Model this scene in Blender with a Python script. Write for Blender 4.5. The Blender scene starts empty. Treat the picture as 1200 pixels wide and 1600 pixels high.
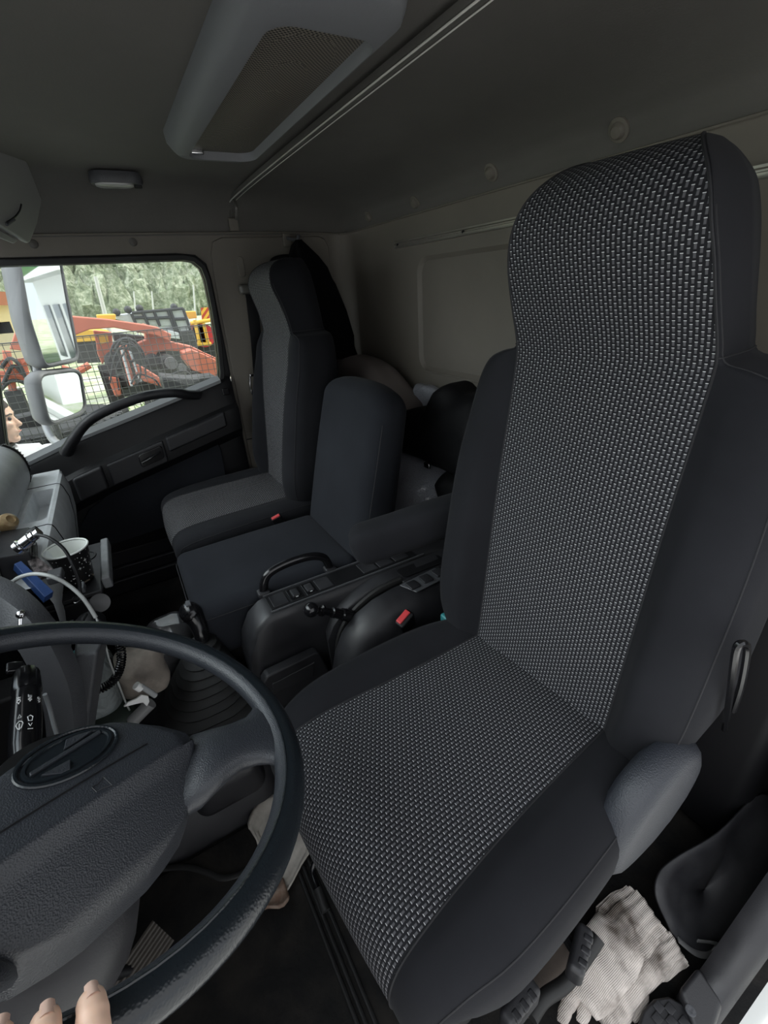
import bpy, bmesh, math, random
from mathutils import Vector, Matrix
from math import pi, sin, cos, radians as R

S = bpy.context.scene
COL = S.collection

# ------------------------------------------------------------------ camera
HC = 1.2                                    # eye height above the cab floor
FPX = 700.0                                 # focal length in pixels of the 1200x1600 frame
RX = Vector((-0.50431953, 0.36086864, -0.78449705))    # world X in camera axes
RY = Vector((-0.86133834, -0.27472203, 0.42734537))    # world Y in camera axes
RZ = Vector((-0.06130307, 0.89123601, 0.44937768))     # world Z in camera axes
cam_data = bpy.data.cameras.new('camera')
cam = bpy.data.objects.new('camera', cam_data)
COL.objects.link(cam)
M3 = Matrix((RX, RY, RZ))
cam.matrix_world = Matrix.Translation((0, 0, HC)) @ M3.to_4x4()
cam_data.sensor_fit = 'VERTICAL'
cam_data.sensor_height = 24
cam_data.lens = FPX / 1600 * 24
cam_data.clip_start = 0.02
cam_data.clip_end = 2000
S.camera = cam

# ------------------------------------------------------------------ sky, sun, exposure
S.view_settings.view_transform = 'Standard'
S.view_settings.look = 'None'
S.view_settings.gamma = 1
S.view_settings.use_curve_mapping = False
S.view_settings.exposure = 0.0
W = bpy.data.worlds.new('World')
S.world = W
W.use_nodes = True
wn = W.node_tree
for n in list(wn.nodes):
    wn.nodes.remove(n)
wo = wn.nodes.new('ShaderNodeOutputWorld')
wb = wn.nodes.new('ShaderNodeBackground')
wtc = wn.nodes.new('ShaderNodeTexCoord')
wno = wn.nodes.new('ShaderNodeTexNoise')
wno.inputs['Scale'].default_value = 3.0
wno.inputs['Detail'].default_value = 6
wr = wn.nodes.new('ShaderNodeValToRGB')
wr.color_ramp.elements[0].position = 0.35
wr.color_ramp.elements[0].color = (0.74, 0.82, 0.93, 1)
wr.color_ramp.elements[1].position = 0.6
wr.color_ramp.elements[1].color = (1, 1, 1, 1)
wn.links.new(wtc.outputs['Generated'], wno.inputs['Vector'])
wn.links.new(wno.outputs['Fac'], wr.inputs['Fac'])
wn.links.new(wr.outputs['Color'], wb.inputs['Color'])
# overcast sky, with a bright lobe added ahead to light the dash
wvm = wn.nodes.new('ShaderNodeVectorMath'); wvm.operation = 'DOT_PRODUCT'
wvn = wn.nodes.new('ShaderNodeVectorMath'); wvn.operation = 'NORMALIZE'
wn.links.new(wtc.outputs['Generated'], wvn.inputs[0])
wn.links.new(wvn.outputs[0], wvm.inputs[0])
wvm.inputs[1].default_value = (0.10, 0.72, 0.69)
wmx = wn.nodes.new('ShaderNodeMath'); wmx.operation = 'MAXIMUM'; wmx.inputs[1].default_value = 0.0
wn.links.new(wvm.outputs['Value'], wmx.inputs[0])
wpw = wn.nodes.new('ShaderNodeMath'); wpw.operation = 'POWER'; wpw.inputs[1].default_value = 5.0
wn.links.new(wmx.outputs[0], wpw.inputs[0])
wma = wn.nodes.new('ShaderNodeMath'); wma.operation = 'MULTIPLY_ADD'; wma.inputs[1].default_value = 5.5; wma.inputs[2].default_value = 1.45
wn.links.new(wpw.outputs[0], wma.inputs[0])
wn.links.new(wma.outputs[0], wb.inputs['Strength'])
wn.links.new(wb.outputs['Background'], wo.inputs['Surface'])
sd = bpy.data.lights.new('sun', 'SUN')
sd.energy = 4.5
sd.angle = R(8)
sd.color = (1.0, 0.96, 0.9)
sun = bpy.data.objects.new('sun', sd)
COL.objects.link(sun)
sun.rotation_euler = (R(37), 0, 0)
sun.location = (0, 0, 30)

# ------------------------------------------------------------------ helpers
OFF = {}                                    # world offset carried by each parent


def ray(px, py):
    d = Vector((px - 600, 800 - py, -FPX))
    return Vector((d.dot(RX), d.dot(RY), d.dot(RZ)))


def at(px, py, x=None, y=None, z=None):
    """point of the plane x=, y= or z= that the photo shows at that pixel"""
    r = ray(px, py)
    t = x / r[0] if x is not None else (y / r[1] if y is not None else (z - HC) / r[2])
    return Vector((r[0] * t, r[1] * t, r[2] * t + HC))


def lin(c):
    c = c / 255
    return c / 12.92 if c <= 0.04045 else ((c + 0.055) / 1.055) ** 2.4


def rgb(r, g, b):
    return (lin(r), lin(g), lin(b), 1)


def N(nt, typ, **kw):
    n = nt.nodes.new(typ)
    for k, v in kw.items():
        if hasattr(n, k):
            setattr(n, k, v)
        else:
            n.inputs[k].default_value = v
    return n


def mat(name, col, rough=0.6, metal=0.0, bump=0.0, bscale=400, btype='noise', spec=0.5, var=0.0,
        vscale=6, sheen=0.0, col2=None, emit=0, coat=0.0, bdist=0.002, rvar=0.0):
    m = bpy.data.materials.new(name)
    m.use_nodes = True
    nt = m.node_tree
    b = nt.nodes['Principled BSDF']
    b.inputs['Base Color'].default_value = col
    b.inputs['Roughness'].default_value = rough
    b.inputs['Metallic'].default_value = metal
    b.inputs['Specular IOR Level'].default_value = spec
    if sheen:
        b.inputs['Sheen Weight'].default_value = sheen
        b.inputs['Sheen Roughness'].default_value = 0.4
    if coat:
        b.inputs['Coat Weight'].default_value = coat
    tc = N(nt, 'ShaderNodeTexCoord')
    if var or col2 or rvar:
        no = N(nt, 'ShaderNodeTexNoise', Scale=vscale, Detail=6, Roughness=0.6)
        nt.links.new(tc.outputs['Object'], no.inputs['Vector'])
        if var or col2:
            mx = N(nt, 'ShaderNodeMix', data_type='RGBA')
            mx.inputs[6].default_value = col
            c2 = col2 or tuple(min(1, c * (1 + var)) for c in col[:3]) + (1,)
            mx.inputs[7].default_value = c2
            rm = N(nt, 'ShaderNodeMapRange')
            rm.inputs[1].default_value = 0.4
            rm.inputs[2].default_value = 0.65
            nt.links.new(no.outputs['Fac'], rm.inputs[0])
            nt.links.new(rm.outputs[0], mx.inputs[0])
            nt.links.new(mx.outputs[2], b.inputs['Base Color'])
        if rvar:
            r2 = N(nt, 'ShaderNodeMapRange')
            r2.inputs[1].default_value = 0.35
            r2.inputs[2].default_value = 0.65
            r2.inputs[3].default_value = rough
            r2.inputs[4].default_value = min(1, rough + rvar)
            nt.links.new(no.outputs['Fac'], r2.inputs[0])
            nt.links.new(r2.outputs[0], b.inputs['Roughness'])
    if bump:
        if btype == 'noise':
            t = N(nt, 'ShaderNodeTexNoise', Scale=bscale, Detail=3)
            o = t.outputs['Fac']
        elif btype == 'leather':
            t = N(nt, 'ShaderNodeTexVoronoi', Scale=bscale)
            t.feature = 'SMOOTH_F1'
            o = t.outputs['Distance']
        else:
            t = N(nt, 'ShaderNodeTexWave', Scale=bscale)
            t.inputs['Distortion'].default_value = 0.3
            o = t.outputs['Fac']
        nt.links.new(tc.outputs['Object'], t.inputs['Vector'])
        bn = N(nt, 'ShaderNodeBump', Strength=bump, Distance=bdist)
        nt.links.new(o, bn.inputs['Height'])
        nt.links.new(bn.outputs['Normal'], b.inputs['Normal'])
    if emit:
        b.inputs['Emission Color'].default_value = col
        b.inputs['Emission Strength'].default_value = emit
    return m


def tag(o, label=None, cat=None, group=None, kind=None):
    if label:
        o['label'] = label
    if cat:
        o['category'] = cat
    if group:
        o['group'] = group
    if kind:
        o['kind'] = kind
    return o


def thing(name, label, cat, loc=(0, 0, 0), rz=0, group=None, kind=None):
    o = bpy.data.objects.new(name, None)
    o.empty_display_size = 0.05
    COL.objects.link(o)
    o.location = loc
    o.rotation_euler = (0, 0, rz)
    OFF[o.name] = Vector(loc) if not rz else Vector((0, 0, 0))
    tag(o, label, cat, group, kind)
    return o


class MB:
    def __init__(self):
        self.v, self.f, self.uv, self.mi = [], [], [], []

    def add(self, vs, fs, uvs=None, mi=0):
        n = len(self.v)
        self.v += [Vector(p) for p in vs]
        for k, f in enumerate(fs):
            self.f.append([i + n for i in f])
            self.uv.append(uvs[k] if uvs else None)
            self.mi.append(mi)
        return self

    def box(self, x0, x1, y0, y1, z0, z1, rot=None, mi=0):
        c = Vector(((x0 + x1) / 2, (y0 + y1) / 2, (z0 + z1) / 2))
        vs = [Vector((x, y, z)) for x in (x0, x1) for y in (y0, y1) for z in (z0, z1)]
        if rot is not None:
            vs = [c + rot @ (v - c) for v in vs]
        fs = [(0, 1, 3, 2), (4, 6, 7, 5), (0, 4, 5, 1), (2, 3, 7, 6), (0, 2, 6, 4), (1, 5, 7, 3)]
        return self.add(vs, fs, mi=mi)

    def hexa(self, a, b):
        """a, b: two matching quads (4 points each)"""
        return self.add(list(a) + list(b), [(3, 2, 1, 0), (4, 5, 6, 7), (0, 1, 5, 4), (1, 2, 6, 5), (2, 3, 7, 6), (3, 0, 4, 7)])

    def loft(self, loops, cap=True, close=True, wrap=False, mi=0):
        n = len(loops[0])
        vs = [p for l in loops for p in l]
        fs = []
        m = len(loops)
        for i in range(m if wrap else m - 1):
            for j in range(n if close else n - 1):
                a, b = i * n + j, i * n + (j + 1) % n
                c, d = ((i + 1) % m) * n + (j + 1) % n, ((i + 1) % m) * n + j
                fs.append((a, b, c, d))
        if cap and not wrap:
            fs.append(tuple(reversed(range(n))))
            fs.append(tuple((m - 1) * n + j for j in range(n)))
        return self.add(vs, fs, mi=mi)

    def tube(self, pts, r, seg=10, closed=False, cap=True, flat=1.0, mi=0, up=None):
        pts = [Vector(p) for p in pts]
        rs = r if isinstance(r, (list, tuple)) else [r] * len(pts)
        n = len(pts)
        loops = []
        prev = None
        for i, p in enumerate(pts):
            if closed:
                t = pts[(i + 1) % n] - pts[i - 1]
            else:
                t = pts[min(i + 1, n - 1)] - pts[max(i - 1, 0)]
            if t.length < 1e-9:
                t = Vector((0, 0, 1))
            t.normalize()
            if up is not None:
                u = Vector(up) - t * Vector(up).dot(t)
            elif prev is None:
                u = Vector((0, 0, 1)) if abs(t.z) < 0.9 else Vector((1, 0, 0))
                u = u - t * u.dot(t)
            else:
                u = prev - t * prev.dot(t)
            u.normalize()
            prev = u
            w = t.cross(u)
            loops.append([p + (u * cos(a) * flat + w * sin(a)) * rs[i] for a in [2 * pi * k / seg for k in range(seg)]])
        return self.loft(loops, cap=cap and not closed, wrap=closed, mi=mi)

    def lathe(self, prof, c=(0, 0, 0), axis=(0, 0, 1), seg=24, mi=0, cap=True):
        """prof: (radius, height along the axis)"""
        c = Vector(c)
        ax = Vector(axis).normalized()
        u = ax.orthogonal().normalized()
        w = ax.cross(u)
        loops = [[c + ax * h + (u * cos(2 * pi * k / seg) + w * sin(2 * pi * k / seg)) * max(r, 1e-5) for k in range(seg)] for r, h in prof]
        return self.loft(loops, cap=cap, mi=mi)

    def prism(self, pts, d, mi=0):
        """outline pts (3-D, planar) extruded by vector d"""
        d = Vector(d)
        n = len(pts)
        vs = [Vector(p) for p in pts] + [Vector(p) + d for p in pts]
        fs = [tuple(reversed(range(n))), tuple(range(n, 2 * n))]
        fs += [(i, (i + 1) % n, n + (i + 1) % n, n + i) for i in range(n)]
        return self.add(vs, fs, mi=mi)

    def rbox(self, c, h, r, n=4, m=8, fn=None, rot=None, mi=0):
        """box of half sizes h with edges rounded by r; fn bends the local points"""
        c = Vector(c)
        ax = []
        for a in range(3):
            inner = h[a] - r
            lo = [-(inner + r * math.tan(pi / 4 * k / n)) for k in range(n, 0, -1)]
            mid = [-inner + 2 * inner * k / m for k in range(m + 1)]
            hi = [inner + r * math.tan(pi / 4 * k / n) for k in range(1, n + 1)]
            ax.append(lo + mid + hi)
        K = len(ax[0])
        idx = {}
        vs, fs = [], []

        def vid(i, j, k):
            key = (i, j, k)
            if key not in idx:
                p = Vector((ax[0][i], ax[1][j], ax[2][k]))
                q = Vector([max(-(h[a] - r), min(h[a] - r, p[a])) for a in range(3)])
                dlt = p - q
                if dlt.length > 1e-9:
                    p = q + dlt.normalized() * r
                if fn:
                    p = Vector(fn(p))
                if rot is not None:
                    p = rot @ p
                idx[key] = len(vs)
                vs.append(c + p)
            return idx[key]
        L = K - 1
        for i in range(L):
            for j in range(L):
                fs.append((vid(i, j, 0), vid(i, j + 1, 0), vid(i + 1, j + 1, 0), vid(i + 1, j, 0)))
                fs.append((vid(i, j, L), vid(i + 1, j, L), vid(i + 1, j + 1, L), vid(i, j + 1, L)))
                fs.append((vid(i, 0, j), vid(i + 1, 0, j), vid(i + 1, 0, j + 1), vid(i, 0, j + 1)))
                fs.append((vid(i, L, j), vid(i, L, j + 1), vid(i + 1, L, j + 1), vid(i + 1, L, j)))
                fs.append((vid(0, i, j), vid(0, i, j + 1), vid(0, i + 1, j + 1), vid(0, i + 1, j)))
                fs.append((vid(L, i, j), vid(L, i + 1, j), vid(L, i + 1, j + 1), vid(L, i, j + 1)))
        return self.add(vs, fs, mi=mi)

    def ball(self, c, r, seg=16, rings=10, sc=(1, 1, 1), fn=None, mi=0):
        c = Vector(c)
        loops = []
        for i in range(rings + 1):
            th = pi * i / rings
            rr, z = sin(th), cos(th)
            l = []
            for k in range(seg):
                p = Vector((rr * cos(2 * pi * k / seg) * sc[0], rr * sin(2 * pi * k / seg) * sc[1], z * sc[2])) * r
                if fn:
                    p = Vector(fn(p))
                l.append(c + p)
            loops.append(l)
        return self.loft(loops, cap=False, mi=mi)

    def build(self, name, m, parent=None, smooth=True, bevel=0.0, ang=38, fixn=True, weld=1e-6, bseg=2, sub=0):
        me = bpy.data.meshes.new(name)
        o = bpy.data.objects.new(name, me)
        COL.objects.link(o)
        off = Vector((0, 0, 0))
        if parent is not None:
            off = OFF.get(parent.name, Vector((0, 0, 0)))
            o.parent = parent
        OFF[o.name] = off
        me.from_pydata([tuple(v - off) for v in self.v], [], self.f)
        if any(u for u in self.uv):
            ul = me.uv_layers.new(name='UVMap')
            li = 0
            for k, f in enumerate(self.f):
                for q in range(len(f)):
                    if self.uv[k]:
                        ul.data[li].uv = self.uv[k][q]
                    li += 1
        ms = m if isinstance(m, (list, tuple)) else [m]
        for q in ms:
            me.materials.append(q)
        for k, p in enumerate(me.polygons):
            p.material_index = self.mi[k]
        bm = bmesh.new()
        bm.from_mesh(me)
        if weld:
            bmesh.ops.remove_doubles(bm, verts=bm.verts, dist=weld)
        if fixn:
            bmesh.ops.recalc_face_normals(bm, faces=bm.faces)
        bm.to_mesh(me)
        bm.free()
        if smooth:
            me.shade_smooth()
            if not bevel and not sub:
                me.set_sharp_from_angle(angle=R(ang))
        if sub:
            md = o.modifiers.new('sub', 'SUBSURF')
            md.levels = md.render_levels = sub
        if bevel:
            md = o.modifiers.new('bevel', 'BEVEL')
            md.width = bevel
            md.segments = bseg
            md.limit_method = 'ANGLE'
            md.angle_limit = R(ang)
            md.harden_normals = True
        return o


def struct(o, kind='structure'):
    o['kind'] = kind
    return o


def spline(pts, n=8, closed=False):
    """Catmull-Rom through pts"""
    P = [Vector(p) for p in pts]
    out = []
    m = len(P)
    rng = range(m if closed else m - 1)
    for i in rng:
        if closed:
            p0, p1, p2, p3 = P[i - 1], P[i], P[(i + 1) % m], P[(i + 2) % m]
        else:
            p0, p1, p2, p3 = P[max(i - 1, 0)], P[i], P[i + 1], P[min(i + 2, m - 1)]
        for k in range(n):
            t = k / n
            out.append(0.5 * ((2 * p1) + (p2 - p0) * t + (2 * p0 - 5 * p1 + 4 * p2 - p3) * t * t + (3 * p1 - p0 - 3 * p2 + p3) * t ** 3))
    if not closed:
        out.append(P[-1].copy())
    return out


def interp(tab, s):
    """piecewise linear-smooth table [(s, v...)]"""
    if s <= tab[0][0]:
        return tab[0][1:]
    for a, b in zip(tab, tab[1:]):
        if s <= b[0]:
            t = (s - a[0]) / (b[0] - a[0])
            return tuple(p + (q - p) * t for p, q in zip(a[1:], b[1:]))
    return tab[-1][1:]


def rrect(cx, cy, hw, hh, r, n=5):
    """2-D rounded rectangle outline"""
    out = []
    for (sx, sy, a0) in ((1, 1, 0), (-1, 1, pi / 2), (-1, -1, pi), (1, -1, 3 * pi / 2)):
        for k in range(n + 1):
            a = a0 + pi / 2 * k / n
            out.append((cx + sx * (hw - r) + r * cos(a), cy + sy * (hh - r) + r * sin(a)))
    return out


# ------------------------------------------------------------------ materials
def weave_mat(name, cu=0.0064, cv=0.0090, light=(0.085, 0.085, 0.092), base=(0.010, 0.0102, 0.0125), tick=(0.62, 0.62, 0.63)):
    """woven seat fabric: staggered short light dashes with a bright stitch at one end; UV in metres"""
    m = bpy.data.materials.new(name)
    m.use_nodes = True
    nt = m.node_tree
    b = nt.nodes['Principled BSDF']
    b.inputs['Roughness'].default_value = 0.85
    b.inputs['Specular IOR Level'].default_value = 0.25
    uv = N(nt, 'ShaderNodeUVMap')
    sx = N(nt, 'ShaderNodeSeparateXYZ')
    nt.links.new(uv.outputs['UV'], sx.inputs[0])

    def M(op, a, bb=None, c=None):
        n = N(nt, 'ShaderNodeMath', operation=op)
        for i, q in enumerate((a, bb, c)):
            if q is None:
                continue
            if hasattr(q, 'is_linked'):
                nt.links.new(q, n.inputs[i])
            else:
                n.inputs[i].default_value = q
        return n.outputs[0]
    u = M('DIVIDE', sx.outputs[0], cu)
    v = M('DIVIDE', sx.outputs[1], cv)
    ci = M('FLOOR', u)
    fu = M('SUBTRACT', u, ci)
    par = M('MULTIPLY', M('MODULO', M('ABSOLUTE', ci), 2.0), 0.5)
    vv = M('ADD', v, par)
    fv = M('FRACT', vv)

    def win(x, lo, hi, s):
        a = M('SMOOTH_MIN', M('DIVIDE', M('SUBTRACT', x, lo), s), 1.0, 0.01)
        bq = M('DIVIDE', M('SUBTRACT', hi, x), s)
        q = M('MINIMUM', a, bq)
        return M('MAXIMUM', M('MINIMUM', q, 1.0), 0.0)
    dash = M('MULTIPLY', win(fu, 0.20, 0.74, 0.09), win(fv, 0.20, 0.86, 0.06))
    tk = M('MULTIPLY', win(fu, 0.16, 0.78, 0.08), win(fv, 0.82, 0.95, 0.04))
    # fine thread variation
    tno = N(nt, 'ShaderNodeTexNoise', Scale=900.0)
    nt.links.new(uv.outputs['UV'], tno.inputs['Vector'])
    thr = M('MULTIPLY_ADD', tno.outputs['Fac'], 0.9, 0.55)
    dash2 = M('MULTIPLY', dash, thr)
    m1 = N(nt, 'ShaderNodeMix', data_type='RGBA')
    m1.inputs[6].default_value = base + (1,)
    m1.inputs[7].default_value = light + (1,)
    nt.links.new(dash2, m1.inputs[0])
    m2 = N(nt, 'ShaderNodeMix', data_type='RGBA')
    m2.inputs[7].default_value = tick + (1,)
    nt.links.new(m1.outputs[2], m2.inputs[6])
    nt.links.new(tk, m2.inputs[0])
    nt.links.new(m2.outputs[2], b.inputs['Base Color'])
    hh = M('ADD', dash, M('MULTIPLY', tk, 1.2))
    bn = N(nt, 'ShaderNodeBump', Strength=0.5, Distance=0.0012)
    nt.links.new(hh, bn.inputs['Height'])
    nt.links.new(bn.outputs['Normal'], b.inputs['Normal'])
    return m


def knit_mat(name, col, uvless=True):
    m = mat(name, col, rough=0.9, bump=0.25, bscale=900, spec=0.12, sheen=0.03, var=0.25, vscale=5, bdist=0.001)
    return m


MT = dict(
    weave=weave_mat('woven_fabric'),
    weave_small=weave_mat('woven_fabric_passenger', cu=0.0064, cv=0.0090),
    knit=knit_mat('black_knit', (0.0125, 0.0128, 0.0150, 1)),
    knit2=knit_mat('dark_blue_knit', (0.0150, 0.0163, 0.0200, 1)),
    seam=mat('seam_thread', (0.010, 0.010, 0.012, 1), 0.8),
    leather=mat('grained_soft_plastic', (0.022, 0.0245, 0.030, 1), 0.42, bump=0.38, bscale=800, btype='leather', spec=0.5, bdist=0.0012),
    wheel=mat('wheel_rim_smooth', (0.009, 0.012, 0.015, 1), 0.27, bump=0.15, bscale=500, btype='leather', spec=0.5),
    plast=mat('black_plastic', (0.012, 0.012, 0.014, 1), 0.42, bump=0.12, bscale=500, rvar=0.2, var=0.4, vscale=12),
    plast_gl=mat('gloss_black_plastic', (0.006, 0.006, 0.007, 1), 0.18),
    plast_dk=mat('dark_plastic', (0.005, 0.005, 0.006, 1), 0.5, spec=0.35),
    plast_gr=mat('grey_plastic', (0.060, 0.062, 0.068, 1), 0.5, bump=0.2, bscale=450, btype='leather'),
    dash=mat('dashboard_grey', (0.38, 0.39, 0.40, 1), 0.55, bump=0.25, bscale=500, btype='leather', var=0.25, vscale=8),
    dash_lt=mat('dashboard_light_grey', (0.64, 0.66, 0.67, 1), 0.5, bump=0.2, bscale=500, btype='leather', var=0.2, vscale=20),
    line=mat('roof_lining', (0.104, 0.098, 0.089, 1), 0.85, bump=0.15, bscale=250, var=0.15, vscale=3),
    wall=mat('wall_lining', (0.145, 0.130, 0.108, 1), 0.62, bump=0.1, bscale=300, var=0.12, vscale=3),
    rubber=mat('black_rubber', (0.008, 0.008, 0.008, 1), 0.6, bump=0.1, bscale=300),
    floor=mat('dirty_floor_mat', (0.005, 0.005, 0.005, 1), 0.8, bump=0.5, bscale=90, spec=0.25, col2=(0.016, 0.014, 0.012, 1), vscale=14, bdist=0.003),
    chrome=mat('chrome', (0.75, 0.75, 0.76, 1), 0.15, metal=1),
    steel=mat('brushed_metal', (0.5, 0.49, 0.47, 1), 0.35, metal=1),
    white=mat('white_plastic', (0.8, 0.8, 0.78, 1), 0.4),
)
# ================================================================== cab shell
XR, YB, ZT = 1.98, -0.98, 1.53
YF = 1.15                                    # windscreen base plane
# floor
b = MB(); b.box(-0.02, XR + 0.08, YB - 0.05, 0.75, 0.02, 0.10)
struct(b.build('floor', MT['floor']))
# rear wall with the recessed window panel
def rear_wall():
    m = MB()
    # grid in x,z with a recess for the panel x 0.62..1.45, z .912..1.285
    px0, px1, pz0, pz1 = 0.50, 1.445, 0.915, 1.28
    out = rrect((px0 + px1) / 2, (pz0 + pz1) / 2, (px1 - px0) / 2, (pz1 - pz0) / 2, 0.05, 6)
    inn = rrect((px0 + px1) / 2, (pz0 + pz1) / 2, (px1 - px0) / 2 - 0.012, (pz1 - pz0) / 2 - 0.012, 0.042, 6)
    X0, X1, Z0, Z1 = -0.02, XR + 0.0, 0.10, 1.402
    n = len(out)
    # outer ring polygon to rectangle: project each outline point to the rectangle edge
    cx, cz = (px0 + px1) / 2, (pz0 + pz1) / 2
    rect = []
    for (x, z) in out:
        dx, dz = x - cx, z - cz
        # pick a rectangle point in matching direction using scaled box mapping
        sx = (X1 - cx) if dx > 0 else (cx - X0)
        sz = (Z1 - cz) if dz > 0 else (cz - Z0)
        ax = abs(dx) / ((px1 - px0) / 2)
        az = abs(dz) / ((pz1 - pz0) / 2)
        k = 1 / max(ax, az)
        rect.append((cx + math.copysign(min(1, ax * k) * sx, dx), cz + math.copysign(min(1, az * k) * sz, dz)))
    L = [[Vector((x, YB, z)) for x, z in rect], [Vector((x, YB, z)) for x, z in out],
         [Vector((x, YB - 0.012, z)) for x, z in inn]]
    m.loft(L, cap=False)
    m.add(L[2], [tuple(range(n))])
    # thickness behind
    m.box(X0, X1, YB - 0.06, YB - 0.03, Z0, Z1)
    return m
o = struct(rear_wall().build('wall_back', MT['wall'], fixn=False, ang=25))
for p in o.data.polygons:
    if p.normal.y < 0 and abs(p.center.y - YB) < 0.02:
        p.flip()
# raised lip along the panel's lower edge
m = MB(); m.tube(spline([(1.40, YB + 0.004, 0.915), (1.2, YB + 0.004, 0.912), (0.7, YB + 0.004, 0.912)], 6), 0.004, 8)
struct(m.build('trim_1', MT['wall']))
# upper lining: cross section from rear wall seam up to the roof, swept along x
def upper_profile():
    # (y, z) from the seam at the back over the roof to the header at the front
    return [(YB + 0.010, 1.402), (YB + 0.012, 1.425), (YB + 0.03, 1.455), (-0.90, 1.485), (-0.82, 1.505), (-0.70, 1.520), (-0.55, 1.530),
            (-0.3, 1.535), (0.0, 1.535), (0.12, 1.530), (0.20, 1.515), (0.26, 1.48), (0.29, 1.42)]
m = MB()
loops = []
PR = upper_profile()
def roof_z(y, x):
    z = [p for p in PR]
    zz = interp([(p[0], p[1]) for p in PR], y)[0]
    e = XR - x
    # side cove: drops to the seam at z 1.41 near the door side
    tab = [(0.0, 0.0), (0.01, 0.25), (0.03, 0.52), (0.07, 0.80), (0.12, 0.94), (0.2, 1.0)]
    k = interp(tab, e)[0]
    k2 = interp(tab, x + 0.04)[0]
    k = min(k, k2)
    return 1.405 + (zz - 1.405) * k
xs = [-0.04, -0.03, -0.01, 0.03, 0.08, 0.16] + [0.16 + (XR - 0.36) * i / 12 for i in range(1, 13)] + [XR - 0.12, XR - 0.07, XR - 0.03, XR - 0.01, XR]
ys = [p[0] for p in PR]
fine = []
for a, c in zip(ys, ys[1:]):
    fine += [a + (c - a) * k / 3 for k in range(3)]
fine.append(ys[-1])
def sm_roof(y, x):
    return sum(roof_z(y + d, x) for d in (-0.02, 0, 0.02)) / 3 if y > YB + 0.04 else roof_z(y, x)
grid = [[Vector((x, y, sm_roof(y, x))) for x in xs] for y in fine]
top = [[Vector((x, y, 1.60)) for x in xs] for y in fine]
nx = len(xs)
vs = [p for r in grid for p in r]
fs = [(i * nx + j, i * nx + j + 1, (i + 1) * nx + j + 1, (i + 1) * nx + j) for i in range(len(fine) - 1) for j in range(nx - 1)]
m.add(vs, fs)
for p in (0,):
    m.box(-0.06, XR + 0.05, YB - 0.05, 0.31, 1.60, 1.63)
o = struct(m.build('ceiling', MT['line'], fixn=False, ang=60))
# seam bead running round at the foot of the roof lining
m = MB(); m.tube([(0.05, YB + 0.012, 1.402), (XR - 0.06, YB + 0.012, 1.402)], 0.003, 6)
m.tube(spline([(XR - 0.06, YB + 0.012, 1.402), (XR - 0.03, YB + 0.03, 1.402), (XR - 0.02, YB + 0.06, 1.404), (XR - 0.012, -0.6, 1.412), (XR - 0.012, 0.28, 1.41)], 5), 0.003, 6)
struct(m.build('trim_2', MT['wall']))

# ------------------------------------------------- passenger side wall (outline round the door window)
ZS = 1.405
WIN = [(-0.335, 1.322), (-0.36, 1.315), (-0.376, 1.295), (-0.381, 1.26), (-0.380, 1.16), (-0.372, 1.03), (-0.362, 0.93), (-0.352, 0.895)]
def side_x(z):
    return XR
# B-pillar + header panel as one lining with a door opening
# door opening outline (y,z)
DO = [(0.62, 1.352), (-0.30, 1.352), (-0.365, 1.345), (-0.398, 1.315), (-0.405, 1.26), (-0.403, 1.0), (-0.40, 0.86), (-0.40, 0.13)]
m = MB()
# header strip z 1.352..1.405 from y=.7 to -.30, pillar from y -.4 back to -.98
hdr = [(0.30, ZS), (0.30, 1.352), (0.27, 1.352), (-0.30, 1.352), (-0.365, 1.345), (-0.398, 1.315), (-0.405, 1.26), (-0.403, 1.0), (-0.40, 0.86), (-0.40, 0.10),
       (-0.90, 0.10), (-0.945, 0.10), (-0.965, 0.10)]
lo = [Vector((XR, y, z)) for y, z in hdr[1:10]]
hi = [Vector((XR, y, z)) for y, z in [(0.30, ZS), (0.27, ZS), (-0.30, ZS), (-0.42, ZS), (-0.50, ZS), (-0.56, 1.30), (-0.58, 1.0), (-0.58, 0.8), (-0.58, 0.10)]]
n = len(lo)
m.add(lo + hi, [(i, i + 1, n + i + 1, n + i) for i in range(n - 1)])
back = [(-0.50, ZS), (-0.56, 1.30), (-0.58, 1.0), (-0.58, 0.8), (-0.58, 0.10)]
cols = [back]
# rear part with a rounded corner into the back wall
def arc_corner(k, n=6):
    a = pi / 2 * k / n
    return XR - 0.07 + 0.07 * cos(a), -0.91 - 0.07 * sin(a)
colsP = [[Vector((XR, y, z)) for y, z in back]]
for yy in (-0.7, -0.8, -0.91):
    colsP.append([Vector((XR, yy, z)) for _, z in back])
for k in range(1, 7):
    x, y = arc_corner(k)
    colsP.append([Vector((x, y, z)) for _, z in back])
m.loft(colsP, cap=False, close=False)
m.box(XR + 0.02, XR + 0.05, -1.03, -0.41, 0.10, 1.41)
m.box(XR + 0.02, XR + 0.05, -0.41, 0.30, 1.352, 1.41)
struct(m.build('wall_right', MT['wall'], fixn=False))
# B-pillar trim panel with rounded top, slightly proud of the wall
m = MB()
pts = [(-0.408, 0.12), (-0.410, 0.86), (-0.414, 1.26), (-0.420, 1.345), (-0.435, 1.385), (-0.47, 1.398), (-0.86, 1.398), (-0.885, 1.388), (-0.90, 1.36), (-0.905, 0.12)]
m.prism([Vector((XR - 0.008, y, z)) for y, z in pts], (0.012, 0, 0))
struct(m.build('trim_3', MT['wall'], bevel=0.004))
# long slot cover for the belt guide
m = MB()
m.prism([Vector((XR - 0.014, y, z)) for y, z in rrect(-0.522, 1.30, 0.013, 0.035, 0.0125, 5)], (0.01, 0, 0))
struct(m.build('trim_4', MT['wall'], bevel=0.002))
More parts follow.
